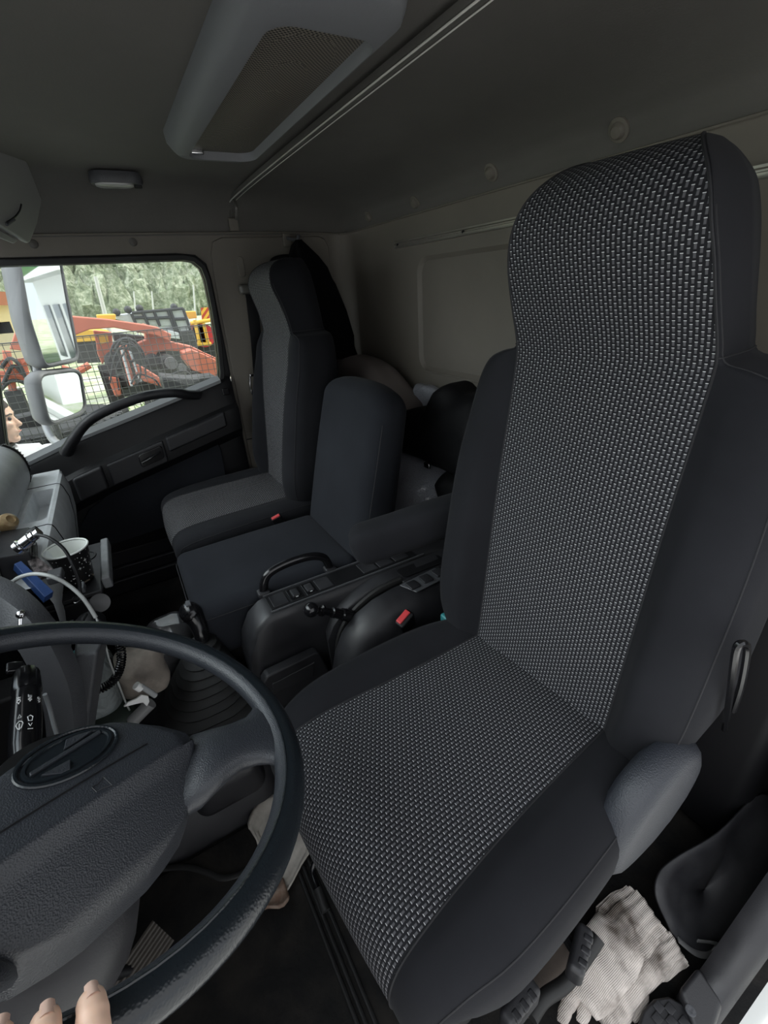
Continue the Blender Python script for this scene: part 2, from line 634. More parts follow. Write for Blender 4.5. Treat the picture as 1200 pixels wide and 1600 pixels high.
# seam low on the pillar
m = MB(); m.box(XR - 0.011, XR - 0.007, -0.52, -0.41, 0.632, 0.636)
struct(m.build('trim_5', MT['plast_dk']))
# door seals: black rubber round the window opening
def loop3(pts, x):
    return [Vector((x, y, z)) for y, z in pts]

# ================================================================== passenger door
door = thing('door_1', 'passenger door with black lower trim and big side window', 'door', (1.97, 0.1, 0.13), kind='structure')
WINDOW = [(0.255, 1.328), (0.1, 1.328), (-0.32, 1.328), (-0.352, 1.322), (-0.374, 1.300), (-0.381, 1.262), (-0.380, 1.16), (-0.372, 1.03), (-0.360, 0.93), (-0.352, 0.90), (-0.335, 0.886),
          (0.0, 0.815), (0.2, 0.772), (0.36, 0.722), (0.405, 0.708), (0.412, 0.73), (0.40, 0.80), (0.275, 1.29), (0.268, 1.318)]
def ring(m, pts, x0, x1, w):
    """frame ring around outline pts in the y-z plane, from x0 to x1, width w outwards"""
    c = Vector((0.0, 1.06))
    loopsA = []
    n = len(pts)
    nrm = []
    for i in range(n):
        a, c2 = Vector(pts[i - 1]), Vector(pts[(i + 1) % n])
        t = (c2 - a).normalized()
        nrm.append(Vector((-t.y, t.x)))
    area = sum(pts[i][0] * pts[(i + 1) % n][1] - pts[(i + 1) % n][0] * pts[i][1] for i in range(n))
    sg = -1 if area > 0 else 1
    for (x, off) in ((x0, 0), (x0, w), (x1, w), (x1, 0)):
        loopsA.append([Vector((x, pts[i][0] + nrm[i].x * off * sg, pts[i][1] + nrm[i].y * off * sg)) for i in range(n)])
    m.loft(loopsA, cap=False, wrap=True)
m = MB(); ring(m, WINDOW, 1.962, 1.99, 0.018)
m.build('window_seal', MT['rubber'], door, bevel=0.003, ang=50)
m = MB(); ring(m, [(y * 1.0, z) for y, z in WINDOW], 2.0, 2.03, 0.05)
m.build('door_frame', MT['plast_dk'], door)
# glass
GL = bpy.data.materials.new('window_glass'); GL.use_nodes = True
nt = GL.node_tree; nt.nodes.clear()
go = N(nt, 'ShaderNodeOutputMaterial'); gt = N(nt, 'ShaderNodeBsdfTransparent'); gg = N(nt, 'ShaderNodeBsdfGlossy'); gm = N(nt, 'ShaderNodeMixShader')
gt.inputs[0].default_value = (0.93, 0.96, 0.95, 1); gg.inputs['Roughness'].default_value = 0.02
fr = N(nt, 'ShaderNodeFresnel'); fr.inputs[0].default_value = 1.35
nt.links.new(fr.outputs[0], gm.inputs[0]); nt.links.new(gt.outputs[0], gm.inputs[1]); nt.links.new(gg.outputs[0], gm.inputs[2]); nt.links.new(gm.outputs[0], go.inputs[0])
m = MB(); m.prism([Vector((2.000, y, z)) for y, z in WINDOW], (0.004, 0, 0))
m.build('window_glass', GL, door, smooth=False)
# lower door trim: upper belt section, arm-rest bulge, lower panel -- profile swept along y
def belt(y):
    return interp([(-0.40, 0.905), (-0.36, 0.900), (0.0, 0.812), (0.2, 0.765), (0.36, 0.715), (0.66, 0.630)], y)[0]
ysd = [-0.392, -0.38, -0.35, -0.30, -0.2, -0.1, 0.0, 0.1, 0.2, 0.28, 0.36, 0.45, 0.55, 0.66]
loops = []
for y in ysd:
    t = belt(y)
    e = 0 if y > -0.37 else (-0.37 - y) * 0.4
    sec = [(1.995, t), (1.965, t + 0.004), (1.945 + e, t - 0.006), (1.935 + e, t - 0.025), (1.932 + e, t - 0.07), (1.925 + e, t - 0.095), (1.905 + e, t - 0.11),
           (1.900 + e, t - 0.125), (1.905 + e, t - 0.20), (1.925 + e, t - 0.225), (1.94 + e, t - 0.24), (1.945 + e, 0.33), (1.95, 0.29), (1.97, 0.285), (1.99, 0.285)]
    loops.append([Vector((x, y, z)) for x, z in sec])
m = MB(); m.loft(loops, cap=False, close=False)
m.add([p for p in loops[0]], [tuple(range(len(loops[0])))])
m.build('door_trim', MT['plast_dk'], door, ang=30, fixn=False)
# light strip of the window sill
m = MB()
for ya, yb_ in ((-0.35, 0.6),):
    m.loft([[Vector((1.990, y, belt(y) + 0.018)), Vector((1.942, y, belt(y) + 0.006)), Vector((1.942, y, belt(y) - 0.006)), Vector((1.990, y, belt(y) - 0.002))] for y in [-0.35 + 0.95 * k / 12 for k in range(13)]])
m.build('sill_strip', mat('sill_strip_grey', (0.17, 0.175, 0.18, 1), 0.4), door)
# lower fabric panel
pan = [(0.33, 0.30), (0.30, 0.43), (0.24, 0.50), (0.12, 0.565), (0.0, 0.60), (-0.15, 0.635), (-0.26, 0.662), (-0.285, 0.655), (-0.292, 0.62), (-0.285, 0.50), (-0.28, 0.36), (-0.26, 0.34), (0.0, 0.345), (0.2, 0.33)]
m = MB(); m.prism([Vector((1.932, y, z)) for y, z in pan], (0.02, 0, 0))
m.build('lower_panel', MT['knit2'], door, bevel=0.006, bseg=3)
# grab handle
hp = [(1.925, 0.238, 0.735), (1.905, 0.205, 0.775), (1.89, 0.150, 0.828), (1.885, 0.09, 0.858), (1.885, 0.0, 0.882), (1.885, -0.08, 0.894), (1.89, -0.165, 0.889), (1.915, -0.215, 0.870), (1.94, -0.25, 0.86)]
m = MB(); m.tube(spline(hp, 6), [0.026] * 4 + [0.023] * 4 + [0.021] * 30 + [0.023] * 11, 14, flat=0.8)
m.build('grab_handle', MT['plast'], door)
# armrest pads, handle bezel, ashtray lid
def slab(m, y0, y1, dz0, dz1, x, th, r=0.01):
    pts = []
    for (y, d) in ((y0, dz0), (y1, dz0), (y1, dz1), (y0, dz1)):
        pts.append(Vector((x, y, belt(y) - d)))
    m.prism(pts, (th, 0, 0))
m = MB(); slab(m, -0.33, -0.09, 0.105, 0.165, 1.885, 0.03)
m.build('armrest_pad', MT['plast'], door, bevel=0.010, bseg=4)
m = MB(); slab(m, -0.08, 0.13, 0.112, 0.20, 1.892, 0.02)
m.build('armrest_panel', MT['plast'], door, bevel=0.008, bseg=3)
m = MB(); slab(m, 0.145, 0.25, 0.105, 0.20, 1.888, 0.025)
m.build('storage_lid', MT['plast'], door, bevel=0.012, bseg=4)
m = MB()
cy, = (0.01,)
m.prism([Vector((1.886, y, belt(y) - 0.150 + z)) for y, z in rrect(-0.025, 0, 0.045, 0.026, 0.012, 4)], (0.01, 0, 0))
hb = m.build('handle_bezel', MT['plast_gl'], door, bevel=0.003)
m = MB(); m.tube(spline([(1.882, -0.06, belt(-0.06) - 0.145), (1.875, -0.02, belt(-0.02) - 0.15), (1.882, 0.012, belt(0.012) - 0.155)], 5), 0.007, 10, flat=0.6)
m.build('release_lever', MT['plast_gl'], hb)
m = MB(); m.loft([[Vector((1.998, y, 0.12)), Vector((2.05, y, 0.12)), Vector((2.06, y, belt(y) - 0.02)), Vector((2.0, y, belt(y) - 0.02))] for y in (-0.43, -0.36, 0.0, 0.36, 0.66, 0.80)])
m.build('outer_skin', MT['plast_gr'], door)
# sill mouldings under the door
m = MB()
m.box(1.93, 2.02, -0.40, 0.55, 0.10, 0.165)
m.box(1.95, 2.02, -0.40, 0.55, 0.165, 0.215)
m.box(1.965, 2.02, -0.40, 0.55, 0.215, 0.282)
struct(m.build('trim_6', MT['plast'], bevel=0.006))
# latch notch at the top of the door trim
m = MB(); m.box(1.93, 1.95, -0.375, -0.345, 0.842, 0.87)
m.build('lock_button', MT['plast_gl'], door, bevel=0.004)

# ================================================================== driver side: sill, pillar stub, engine tunnel, front bulkhead
m = MB()
m.loft([[Vector((0.045, y, 0.10)), Vector((0.045, y, z0)), Vector((0.03, y, z0 + 0.015)), Vector((0.005, y, z0 + 0.01)), Vector((-0.005, y, z0 - 0.01)), Vector((-0.005, y, 0.0)), Vector((0.03, y, 0.0))] for y, z0 in
        ((-0.98, 0.62), (-0.80, 0.50), (-0.70, 0.36), (-0.62, 0.25), (-0.57, 0.165), (-0.53, 0.135), (-0.2, 0.13), (0.6, 0.13))])
struct(m.build('trim_7', MT['plast'], ang=50))
m = MB(); m.box(-0.05, -0.012, -1.03, -0.80, 0.0, 1.40); m.box(-0.05, -0.012, 0.62, 0.72, 0.0, 1.40)
struct(m.build('wall_left', MT['wall']))
# A-pillars
for nm, xx in (('trim_8', XR), ('trim_9', -0.035)):
    m = MB(); m.loft([[Vector((xx - 0.01, y - 0.045, z)), Vector((xx + 0.03, y - 0.045, z)), Vector((xx + 0.03, y + 0.03, z)), Vector((xx - 0.03, y + 0.03, z)), Vector((xx - 0.03, y - 0.01, z))] for y, z in ((0.325, 1.46), (0.40, 1.20), (0.462, 0.95), (0.51, 0.76), (0.56, 0.60), (0.60, 0.10))])
    struct(m.build(nm, MT['plast_gr'], bevel=0.01))
# windscreen: sloping glass between the pillars
m = MB(); m.add([Vector((0.0, 0.34, 1.46)), Vector((XR - 0.03, 0.34, 1.46)), Vector((XR - 0.03, 0.70, 0.80)), Vector((0.0, 0.70, 0.80)), Vector((0.0, 0.346, 1.463)), Vector((XR - 0.03, 0.346, 1.463)), Vector((XR - 0.03, 0.706, 0.803)), Vector((0.0, 0.706, 0.803))],
                [(0, 1, 2, 3), (7, 6, 5, 4), (0, 4, 5, 1), (1, 5, 6, 2), (2, 6, 7, 3), (3, 7, 4, 0)])
struct(m.build('window_1', GL, smooth=False))
# front bulkhead below the windscreen
m = MB(); m.box(-0.02, XR + 0.02, 0.68, 0.72, 0.05, 0.66)
struct(m.build('wall_front', MT['plast_dk']))
# ================================================================== seats
def crow(y, z, ny, nz, w, ws, d, bol, rc, crown=0.006, xs=0.0, asym=None):
    """one cross-section loop; returns list of (x, y, z, tagcol)"""
    def P(x, o):
        return Vector((x + xs, y + ny * o, z + nz * o))
    right = []
    NS = 6
    for k in range(NS + 1):
        x = ws * k / NS
        right.append((P(x, crown * (1 - (x / ws) ** 2)), P(-x, crown * (1 - (x / ws) ** 2))))
    nb = 6
    xe = max(ws + 0.002, w - rc)
    for k in range(1, nb + 1):
        t = k / nb
        x = ws + (xe - ws) * t
        o = bol * (sin(min(1, t * 1.35) * pi / 2) ** 1.3)
        right.append((P(x, o), P(-x, o)))
    rr = min(rc, abs(d) * 0.5)
    for k in range(1, 6):
        a = pi / 2 * k / 5
        x = xe + (w - xe) * sin(a)
        o = bol - rr * (1 - cos(a))
        right.append((P(x, o), P(-x, o)))
    o0 = bol - rr
    for t in (0.35, 0.75):
        o = o0 + (-d + 0.03 - o0) * t
        right.append((P(w, o), P(-w, o)))
    right.append((P(w - 0.006, -d + 0.012), P(-w + 0.006, -d + 0.012)))
    right.append((P(w - 0.03, -d), P(-w + 0.03, -d)))
    right.append((P(w * 0.4, -d), P(-w * 0.4, -d)))
    R_ = [a for a, _ in right]
    L_ = [b for _, b in right]
    loop = list(reversed(L_))[:-1] + R_          # from left back ... strip ... right back
    return loop


NSTRIP = 6
NRIGHT = 7 + 6 + 5 + 2 + 3


def seat_body(root, rows, name_main, name_strip, mk, mw, cap0=True, cap1=True, v0=0.0, seam=True, sub=1):
    loops = [crow(*r[:9], **(r[9] if len(r) > 9 else {})) for r in rows]
    n = len(loops[0])
    c = NRIGHT - 1                                # index of centre
    s0, s1 = c - NSTRIP, c + NSTRIP
    # arc length
    v = [v0]
    for a, b_ in zip(loops, loops[1:]):
        v.append(v[-1] + (b_[c] - a[c]).length)
    strip = MB()
    main = MB()
    for i in range(len(loops) - 1):
        for j in range(n):
            j2 = (j + 1) % n
            q = [loops[i][j], loops[i][j2], loops[i + 1][j2], loops[i + 1][j]]
            if s0 <= j < s1:
                us = [loops[i][j].x, loops[i][j2].x, loops[i + 1][j2].x, loops[i + 1][j].x]
                strip.add(q, [(0, 1, 2, 3)], [[(us[0] + 1, v[i]), (us[1] + 1, v[i]), (us[2] + 1, v[i + 1]), (us[3] + 1, v[i + 1])]])
            else:
                main.add(q, [(0, 1, 2, 3)])
    if cap0:
        main.add(loops[0], [tuple(range(n))])
    if cap1:
        main.add(loops[-1], [tuple(range(n))])
    om = main.build(name_main, mk, root, weld=1e-5, ang=60)
    os_ = strip.build(name_strip, mw, root, weld=1e-5, ang=60) if mw else None
    if seam:
        for side, j in (('l', s0), ('r', s1)):
            sm = MB()
            sm.tube([loops[i][j] for i in range(len(loops))], 0.0018, 6)
            sm.build('seam', MT['seam'], om)
        for j in (s0 - 9, s1 + 9):
            sm = MB()
            sm.tube([loops[i][j] for i in range(3, len(loops) - (22 if name_main == 'backrest' else 3))], 0.0012, 6)
            sm.build('piping', MT['seam'], om)
        if name_main == 'backrest':
            i = 37
            for js in (range(0, s0 + 1), range(s1, n)):
                sm = MB()
                sm.tube([loops[i][j] for j in js], 0.0014, 6)
                sm.build('shoulder_seam', MT['seam'], om)
    return om, os_, loops


def spl_rows(keys, n):
    """smooth interpolation of numeric key rows"""
    K = len(keys)
    out = []
    for i in range(K - 1):
        p0, p1, p2, p3 = keys[max(i - 1, 0)], keys[i], keys[i + 1], keys[min(i + 2, K - 1)]
        for k in range(n):
            t = k / n
            out.append(tuple(0.5 * ((2 * b1) + (c1 - a1) * t + (2 * a1 - 5 * b1 + 4 * c1 - d1) * t * t + (-a1 + 3 * b1 - 3 * c1 + d1) * t ** 3) for a1, b1, c1, d1 in zip(p0, p1, p2, p3)))
    out.append(tuple(keys[-1]))
    return out


def with_normals(rows, sign=1):
    """rows: (y, z, w, ws, d, bol, rc) -> add normal from the path (pointing to the sitter)"""
    out = []
    for i, r in enumerate(rows):
        a, b_ = rows[max(0, i - 1)], rows[min(len(rows) - 1, i + 1)]
        t = Vector((b_[0] - a[0], b_[1] - a[1]))
        if t.length < 1e-9:
            t = Vector((0, 1))
        t.normalize()
        nn = Vector((t.y, -t.x)) * sign
        out.append((r[0], r[1], nn.x, nn.y) + tuple(r[2:]))
    return out


# back rest, path from the junction up and over the head:  y, z, half width, half strip, depth, bolster, corner radius
BACK = [(0.020, 0.450, 0.225, 0.150, 0.10, 0.010, 0.05),
        (0.006, 0.500, 0.252, 0.150, 0.15, 0.035, 0.06),
        (-0.004, 0.580, 0.268, 0.150, 0.17, 0.050, 0.06),
        (-0.018, 0.720, 0.270, 0.150, 0.17, 0.042, 0.06),
        (-0.034, 0.870, 0.266, 0.150, 0.16, 0.028, 0.055),
        (-0.050, 0.980, 0.256, 0.150, 0.15, 0.014, 0.05),
        (-0.057, 1.035, 0.246, 0.150, 0.145, 0.008, 0.045),
        (-0.061, 1.068, 0.228, 0.150, 0.14, 0.002, 0.035),
        (-0.062, 1.084, 0.192, 0.150, 0.135, 0.001, 0.020),
        (-0.061, 1.094, 0.158, 0.150, 0.13, 0.000, 0.012),
        (-0.052, 1.120, 0.152, 0.148, 0.13, 0.000, 0.012),
        (-0.034, 1.160, 0.147, 0.144, 0.135, -0.001, 0.012),
        (-0.016, 1.205, 0.141, 0.139, 0.145, -0.002, 0.012),
        (-0.006, 1.240, 0.134, 0.132, 0.152, -0.002, 0.012)]
HEAD = [(-0.006, 1.266, 0.127, 0.125, 0.150, -0.002, 0.012),
        (-0.012, 1.288, 0.118, 0.115, 0.143, -0.003, 0.012),
        (-0.026, 1.307, 0.104, 0.101, 0.126, -0.004, 0.012),
        (-0.052, 1.323, 0.088, 0.085, 0.098, -0.004, 0.010),
        (-0.086, 1.331, 0.074, 0.071, 0.062, -0.004, 0.008),
        (-0.118, 1.330, 0.064, 0.061, 0.030, -0.004, 0.006)]


def make_seat(name, label, loc, rz, zs=1.0, lean=0.0, z0=0.5, wk=1.0, cush=None, group=None, thick=1.0, strip_shift=0):
    root = thing(name, label, 'seat', loc, rz, group)
    OFF[root.name] = Vector((0, 0, 0))
    rows = [(y, z0 + (z - 0.5) * zs, w * wk if w > 0.2 else w, ws, d * thick, bl, rc) for (y, z, w, ws, d, bl, rc) in BACK + HEAD]
    rows = [(r[0] - lean * max(0.0, min(1.0, (r[1] - z0 - 0.55 * zs) / 0.12)),) + r[1:] for r in rows]
    dense = [(r[0], r[1], 1.0, 0.0) + tuple(r[2:]) for r in spl_rows(rows, 4)]
    bk = seat_body(root, dense, 'backrest', 'backrest_centre_panel', MT['knit'], MT['weave'])
    c = with_normals(spl_rows(cush, 4), -1)
    # path goes forwards; normal must point up at the start
    if c[0][3] < 0:
        c = with_normals(spl_rows(cush, 4), 1)
    cu = seat_body(root, c, 'cushion', 'cushion_centre_panel', MT['knit'], MT['weave'], v0=0.003)
    return root, bk, cu


# cushion: path from under the back rest forwards and down over the front lip
CUSH_D = [(-0.09, 0.475, 0.225, 0.150, 0.09, 0.010, 0.04),
          (0.000, 0.492, 0.240, 0.151, 0.10, 0.016, 0.05),
          (0.100, 0.498, 0.262, 0.153, 0.11, 0.020, 0.055),
          (0.240, 0.504, 0.270, 0.160, 0.12, 0.018, 0.055),
          (0.360, 0.508, 0.269, 0.170, 0.12, 0.012, 0.055),
          (0.430, 0.500, 0.256, 0.176, 0.11, 0.006, 0.05),
          (0.470, 0.478, 0.248, 0.178, 0.09, 0.002, 0.05),
          (0.488, 0.440, 0.242, 0.178, 0.08, 0.000, 0.045),
          (0.490, 0.400, 0.238, 0.178, 0.08, 0.000, 0.04),
          (0.480, 0.360, 0.234, 0.176, 0.07, 0.000, 0.04)]
dseat, dbk, dcu = make_seat('driver_seat', 'large seat in the foreground with woven centre panel beside the steering wheel', (0.43, -0.55, 0.0), R(4.8), cush=CUSH_D)
CUSH_P = [(-0.09, 0.505, 0.235, 0.150, 0.07, 0.008, 0.04),
          (0.000, 0.525, 0.250, 0.150, 0.08, 0.010, 0.04),
          (0.150, 0.525, 0.256, 0.150, 0.09, 0.008, 0.04),
          (0.300, 0.522, 0.256, 0.150, 0.09, 0.004, 0.04),
          (0.390, 0.515, 0.250, 0.150, 0.09, 0.000, 0.04),
          (0.430, 0.496, 0.242, 0.150, 0.07, 0.000, 0.04),
          (0.445, 0.460, 0.236, 0.148, 0.06, 0.000, 0.035),
          (0.440, 0.420, 0.232, 0.146, 0.06, 0.000, 0.03)]
pseat, pbk, pcu = make_seat('passenger_seat', 'far seat with woven centre panel beside the passenger door', (1.65, -0.445, 0.0), R(0), zs=0.92, lean=0.035, z0=0.535, wk=0.93, cush=CUSH_P)

# seat mountings
m = MB(); m.rbox((0, 0.18, 0.36), (0.235, 0.26, 0.045), 0.03, 3, 3)
m.build('seat_pan', MT['plast_dk'], dseat)
m = MB(); m.rbox((0, 0.15, 0.215), (0.17, 0.21, 0.11), 0.03, 3, 3)
for i in range(4):
    m.rbox((0, 0.15, 0.14 + i * 0.042), (0.19, 0.23, 0.016), 0.014, 3, 3)
m.build('suspension_bellows', MT['rubber'], dseat)
m = MB(); m.box(-0.19, 0.19, -0.08, 0.38, 0.10, 0.125)
m.build('floor_plate', MT['plast_dk'], dseat, bevel=0.004)
m = MB(); m.rbox((0, 0.18, 0.40), (0.22, 0.20, 0.03), 0.02, 3, 3); m.build('seat_pan', MT['plast_dk'], pseat)
m = MB(); m.rbox((0, 0.15, 0.235), (0.19, 0.17, 0.145), 0.02, 3, 3); m.build('seat_base', MT['plast_dk'], pseat)

# ------------------------------------------------- folding middle seat
ms = thing('middle_seat', 'plain dark folding middle seat between the console and the far seat', 'seat', (1.165, -0.3, 0.1))
def puff(h, amt):
    def fn(p):
        k = (1 - (p.x / h[0]) ** 2) * (1 - (p.y / h[1]) ** 2)
        return (p.x, p.y, p.z + (amt * k if p.z > 0 else 0))
    return fn
hm = (0.185, 0.235, 0.085)
def fn_mc(p):
    k = max(0, 1 - (p.x / hm[0]) ** 2) * max(0, 1 - (p.y / hm[1]) ** 2)
    t = (p.y + hm[1]) / (2 * hm[1])            # 0 rear, 1 front
    w = 1.0 - 0.04 * t
    z = p.z + (0.012 * k if p.z > 0 else 0)
    if p.z < 0:
        z += 0.02 * (1 - t)
    return (p.x * w, p.y - 0.02 * (1 - p.z / hm[2]) * t, z)
m = MB(); m.rbox((1.186, -0.225, 0.425), hm, 0.035, 5, 8, fn=fn_mc)
mcu = m.build('cushion', MT['knit2'], ms, ang=60)
# welt seam round the cushion top
def loop_seam(cx, cy, hx, hy, z, r, n=6):
    return [Vector((x, y, z)) for x, y in rrect(cx, cy, hx, hy, r, n)]
m = MB(); m.tube([Vector((1.186 + (x - 1.172) * (1.0 - 0.04 * ((y + 0.45) / 0.47)), y, 0.478)) for x, y in rrect(1.172, -0.227, 0.184, 0.234, 0.036, 5)], 0.0016, 6, closed=True)
m.build('seam', MT['seam'], mcu)
rotb = Matrix.Rotation(R(13), 3, 'X')
hb_ = (0.196, 0.055, 0.275)
def fn_mb(p):
    k = max(0, 1 - (p.x / hb_[0]) ** 2) * max(0, 1 - (p.z / hb_[2]) ** 2)
    x = p.x
    t = (p.z + hb_[2]) / (2 * hb_[2])
    x *= 1.0 - 0.04 * t ** 3
    y = p.y * (1 + 0.25 * (1 - t)) + (0.012 * k if p.y > 0 else 0)
    z = p.z - 0.035 * (abs(p.x) / hb_[0]) ** 3 * max(0, t - 0.5) * 2
    return (x, y, z)
m = MB(); m.rbox((1.192, -0.555, 0.695), hb_, 0.05, 5, 8, fn=fn_mb, rot=rotb)
mbk = m.build('backrest', MT['knit2'], ms, ang=60)
m = MB(); m.tube([Vector((1.192, -0.555, 0.695)) + rotb @ (Vector(fn_mb(Vector((-hb_[0] + 0.006, hb_[1] - 0.020, z)))) + Vector((-0.0055, 0, 0))) for z in [-0.24 + 0.044 * k for k in range(11)]], 0.0014, 6)
m.build('piping', MT['seam'], mbk)
m = MB(); m.rbox((1.17, -0.22, 0.24), (0.14, 0.18, 0.13), 0.02, 3, 2); m.build('seat_base', MT['plast_dk'], ms)

# ------------------------------------------------- driver arm rest
ar = thing('armrest', 'black padded folding armrest on the inner side of the large seat', 'armrest', (0.78, -0.62, 0.66))
m = MB()
apts = spline([(0.735, -0.64, 0.715), (0.765, -0.55, 0.70), (0.795, -0.47, 0.680), (0.815, -0.415, 0.668), (0.825, -0.392, 0.662)], 5)
n = len(apts)
def arm_loop(p, t, k, hw, hh):
    t = t.normalized(); u = Vector((0, 0, 1)); u = (u - t * u.dot(t)).normalized(); w = t.cross(u)
    L = []
    for a in range(24):
        an = 2 * pi * a / 24
        c_, s_ = cos(an), sin(an)
        e = 0.6
        L.append(p + w * (math.copysign(abs(c_) ** e, c_) * hw * k) + u * (math.copysign(abs(s_) ** e, s_) * hh * k))
    return L
loops = []
for i, p in enumerate(apts):
    t = apts[min(i + 1, n - 1)] - apts[max(i - 1, 0)]
    loops.append(arm_loop(p, t, 1.0, 0.040, 0.045 + 0.003 * i / n))
t = (apts[-1] - apts[-2]).normalized()
for d, k in ((0.012, 0.95), (0.022, 0.84), (0.030, 0.62), (0.034, 0.3)):
    loops.append(arm_loop(apts[-1] + t * d, t, k, 0.040, 0.048))
m.loft(loops)
m.build('pad', MT['knit'], ar, ang=60)
# ================================================================== steering wheel
WC = Vector((0.42, 0.1476, 0.797))
WA = R(25.63)
WU = Vector((1, 0, 0)); WV = Vector((0, cos(WA), sin(WA))); WN = WU.cross(WV)
WH = Vector((0.53, -0.848)); WW = Vector((0.848, 0.53))       # the wheel is turned: its own across / up axes


def wq(u, v, o=0.0):
    return WC + WU * u + WV * v + WN * o


def wh(h, w, o=0.0):
    return wq(h * WH.x + w * WW.x, h * WH.y + w * WW.y, o)


sw = thing('steering_wheel', 'black two-spoke steering wheel with oval emblem on its wide pad', 'steering wheel', tuple(WC))
RM, RTU = 0.2237, 0.0165
outer = MB(); inner = MB()
SEG = 96
def rim_pt(th, ph):
    # ph 0 = outward, pi/2 = towards the driver
    rr = RM + cos(ph) * RTU * 1.02
    return wq(rr * cos(th), rr * sin(th), sin(ph) * RTU * 0.92)
def rim_part(m, p0, p1, k):
    L = []
    for i in range(SEG):
        th = 2 * pi * i / SEG
        L.append([rim_pt(th, p0 + (p1 - p0) * j / k) for j in range(k + 1)])
    m.loft(L, cap=False, close=False, wrap=True)
rim_part(outer, R(-100), R(118), 14)
rim_part(inner, R(118), R(260), 10)
ro = outer.build('rim', MT['wheel'], sw, fixn=False)
ri = inner.build('rim_grip', MT['leather'], sw, fixn=False)
for o in (ro, ri):
    bm = bmesh.new(); bm.from_mesh(o.data)

    bm.faces.ensure_lookup_table(); f = bm.faces[5]
    cc = f.calc_center_median() + Vector(OFF[o.name])
    rd = (cc - WC); flat = rd - WN * rd.dot(WN); cen = WC + flat.normalized() * RM
    if f.normal.dot(cc - cen) < 0:
        bmesh.ops.reverse_faces(bm, faces=bm.faces)
    bm.to_mesh(o.data); bm.free()
# groove ring between the two skins
m = MB(); m.tube([rim_pt(2 * pi * i / 72, R(118)) for i in range(72)], 0.0011, 5, closed=True)
m.build('rim_seam', MT['wheel'], sw)

# airbag pad: outline in wheel axes (h, w)
pad_out = []
HW = 0.118
def pad_half(w):
    return interp([(-0.120, 0.030), (-0.116, 0.052), (-0.108, 0.078), (-0.098, 0.094), (-0.085, 0.105), (-0.07, 0.112), (-0.04, 0.114), (-0.015, 0.100), (0.005, 0.082), (0.022, 0.060), (0.033, 0.036), (0.038, 0.012)], w)[0]
ws_ = [-0.120, -0.117, -0.112, -0.106, -0.098, -0.085, -0.073, -0.062, -0.055, -0.045, -0.03, -0.015, 0.0, 0.012, 0.022, 0.030, 0.036, 0.038]
def pad_top(h, w):
    hw = pad_half(w)
    t = abs(h) / hw
    z = 0.006 - 0.004 * t * t
    if w < -0.058:
        d = (-0.058 - w)
        z -= 0.008 * min(1, d / 0.012) + d * 0.66
    # raised centre field ends before the sides
    if w >= -0.058 and t > 0.80:
        z -= 0.008 * min(1, (t - 0.80) / 0.10)
    if t > 0.93:
        z -= 0.012 * ((t - 0.93) / 0.07) ** 2
    if w > 0.012:
        z -= 0.020 * ((w - 0.012) / 0.026) ** 2
    if w < -0.110:
        z -= 0.010 * ((-0.110 - w) / 0.010) ** 2
    # engraved line and oval recess
    return z
m = MB()
NHH = 40
rows = []
wsd = []
for a, c in zip(ws_, ws_[1:]):
    wsd += [a + (c - a) * k / 3 for k in range(3)]
wsd.append(ws_[-1])
for w in wsd:
    hw = pad_half(w)
    hs = [hw * sin(pi / 2 * (2 * k / NHH - 1)) * 0.35 + hw * (2 * k / NHH - 1) * 0.65 for k in range(NHH + 1)]
    hc_ = interp([(-0.12, -0.014), (-0.08, -0.012), (-0.045, 0.0), (0.04, 0.0)], w)[0]
    r_ = [wh(hc_ - hw, w, -0.085)] + [wh(h + hc_, w, pad_top(h, w)) for h in hs] + [wh(hw + hc_, w, -0.085)]
    rows.append(r_)
m.loft(rows, cap=True, close=True)
pad = m.build('airbag_pad', MT['leather'], sw, ang=50)
# emblem oval: raised double ring with slanted bar
def ell(rh, rw, o, n=40, ch=0.0, cw=0.002):
    return [wh(ch + rh * cos(2 * pi * k / n), cw + rw * sin(2 * pi * k / n), o) for k in range(n)]
m = MB(); m.tube(ell(0.046, 0.0265, 0.0062), 0.0022, 8, closed=True)
m.build('emblem_ring', MT['wheel'], pad)
m = MB()
m.loft([ell(0.042, 0.0225, 0.0045), ell(0.041, 0.0215, 0.0085), ell(0.038, 0.019, 0.0085), ell(0.037, 0.018, 0.0065)], cap=False, wrap=False)
m.add(ell(0.037, 0.018, 0.0068), [tuple(range(40))])
em = m.build('emblem', MT['wheel'], pad)
m = MB()
def hpoly(pts, o0=0.0066, o1=0.0092):
    a = [wh(h, w, o0) for h, w in pts]; b_ = [wh(h, w, o1) for h, w in pts]
    n = len(pts)
    m.add(a + b_, [tuple(range(n, 2 * n))] + [(i, (i + 1) % n, n + (i + 1) % n, n + i) for i in range(n)])
hpoly([(-0.036, -0.001), (0.034, 0.006), (0.035, 0.010), (-0.035, 0.003)])
hpoly([(-0.030, -0.006), (-0.018, -0.0155), (-0.010, -0.0165), (-0.004, -0.006)])
hpoly([(0.030, 0.0135), (0.016, 0.0180), (0.006, 0.0185), (-0.002, 0.0085), (0.012, 0.010)])
m.build('emblem_symbol', MT['leather'], em, bevel=0.0006)
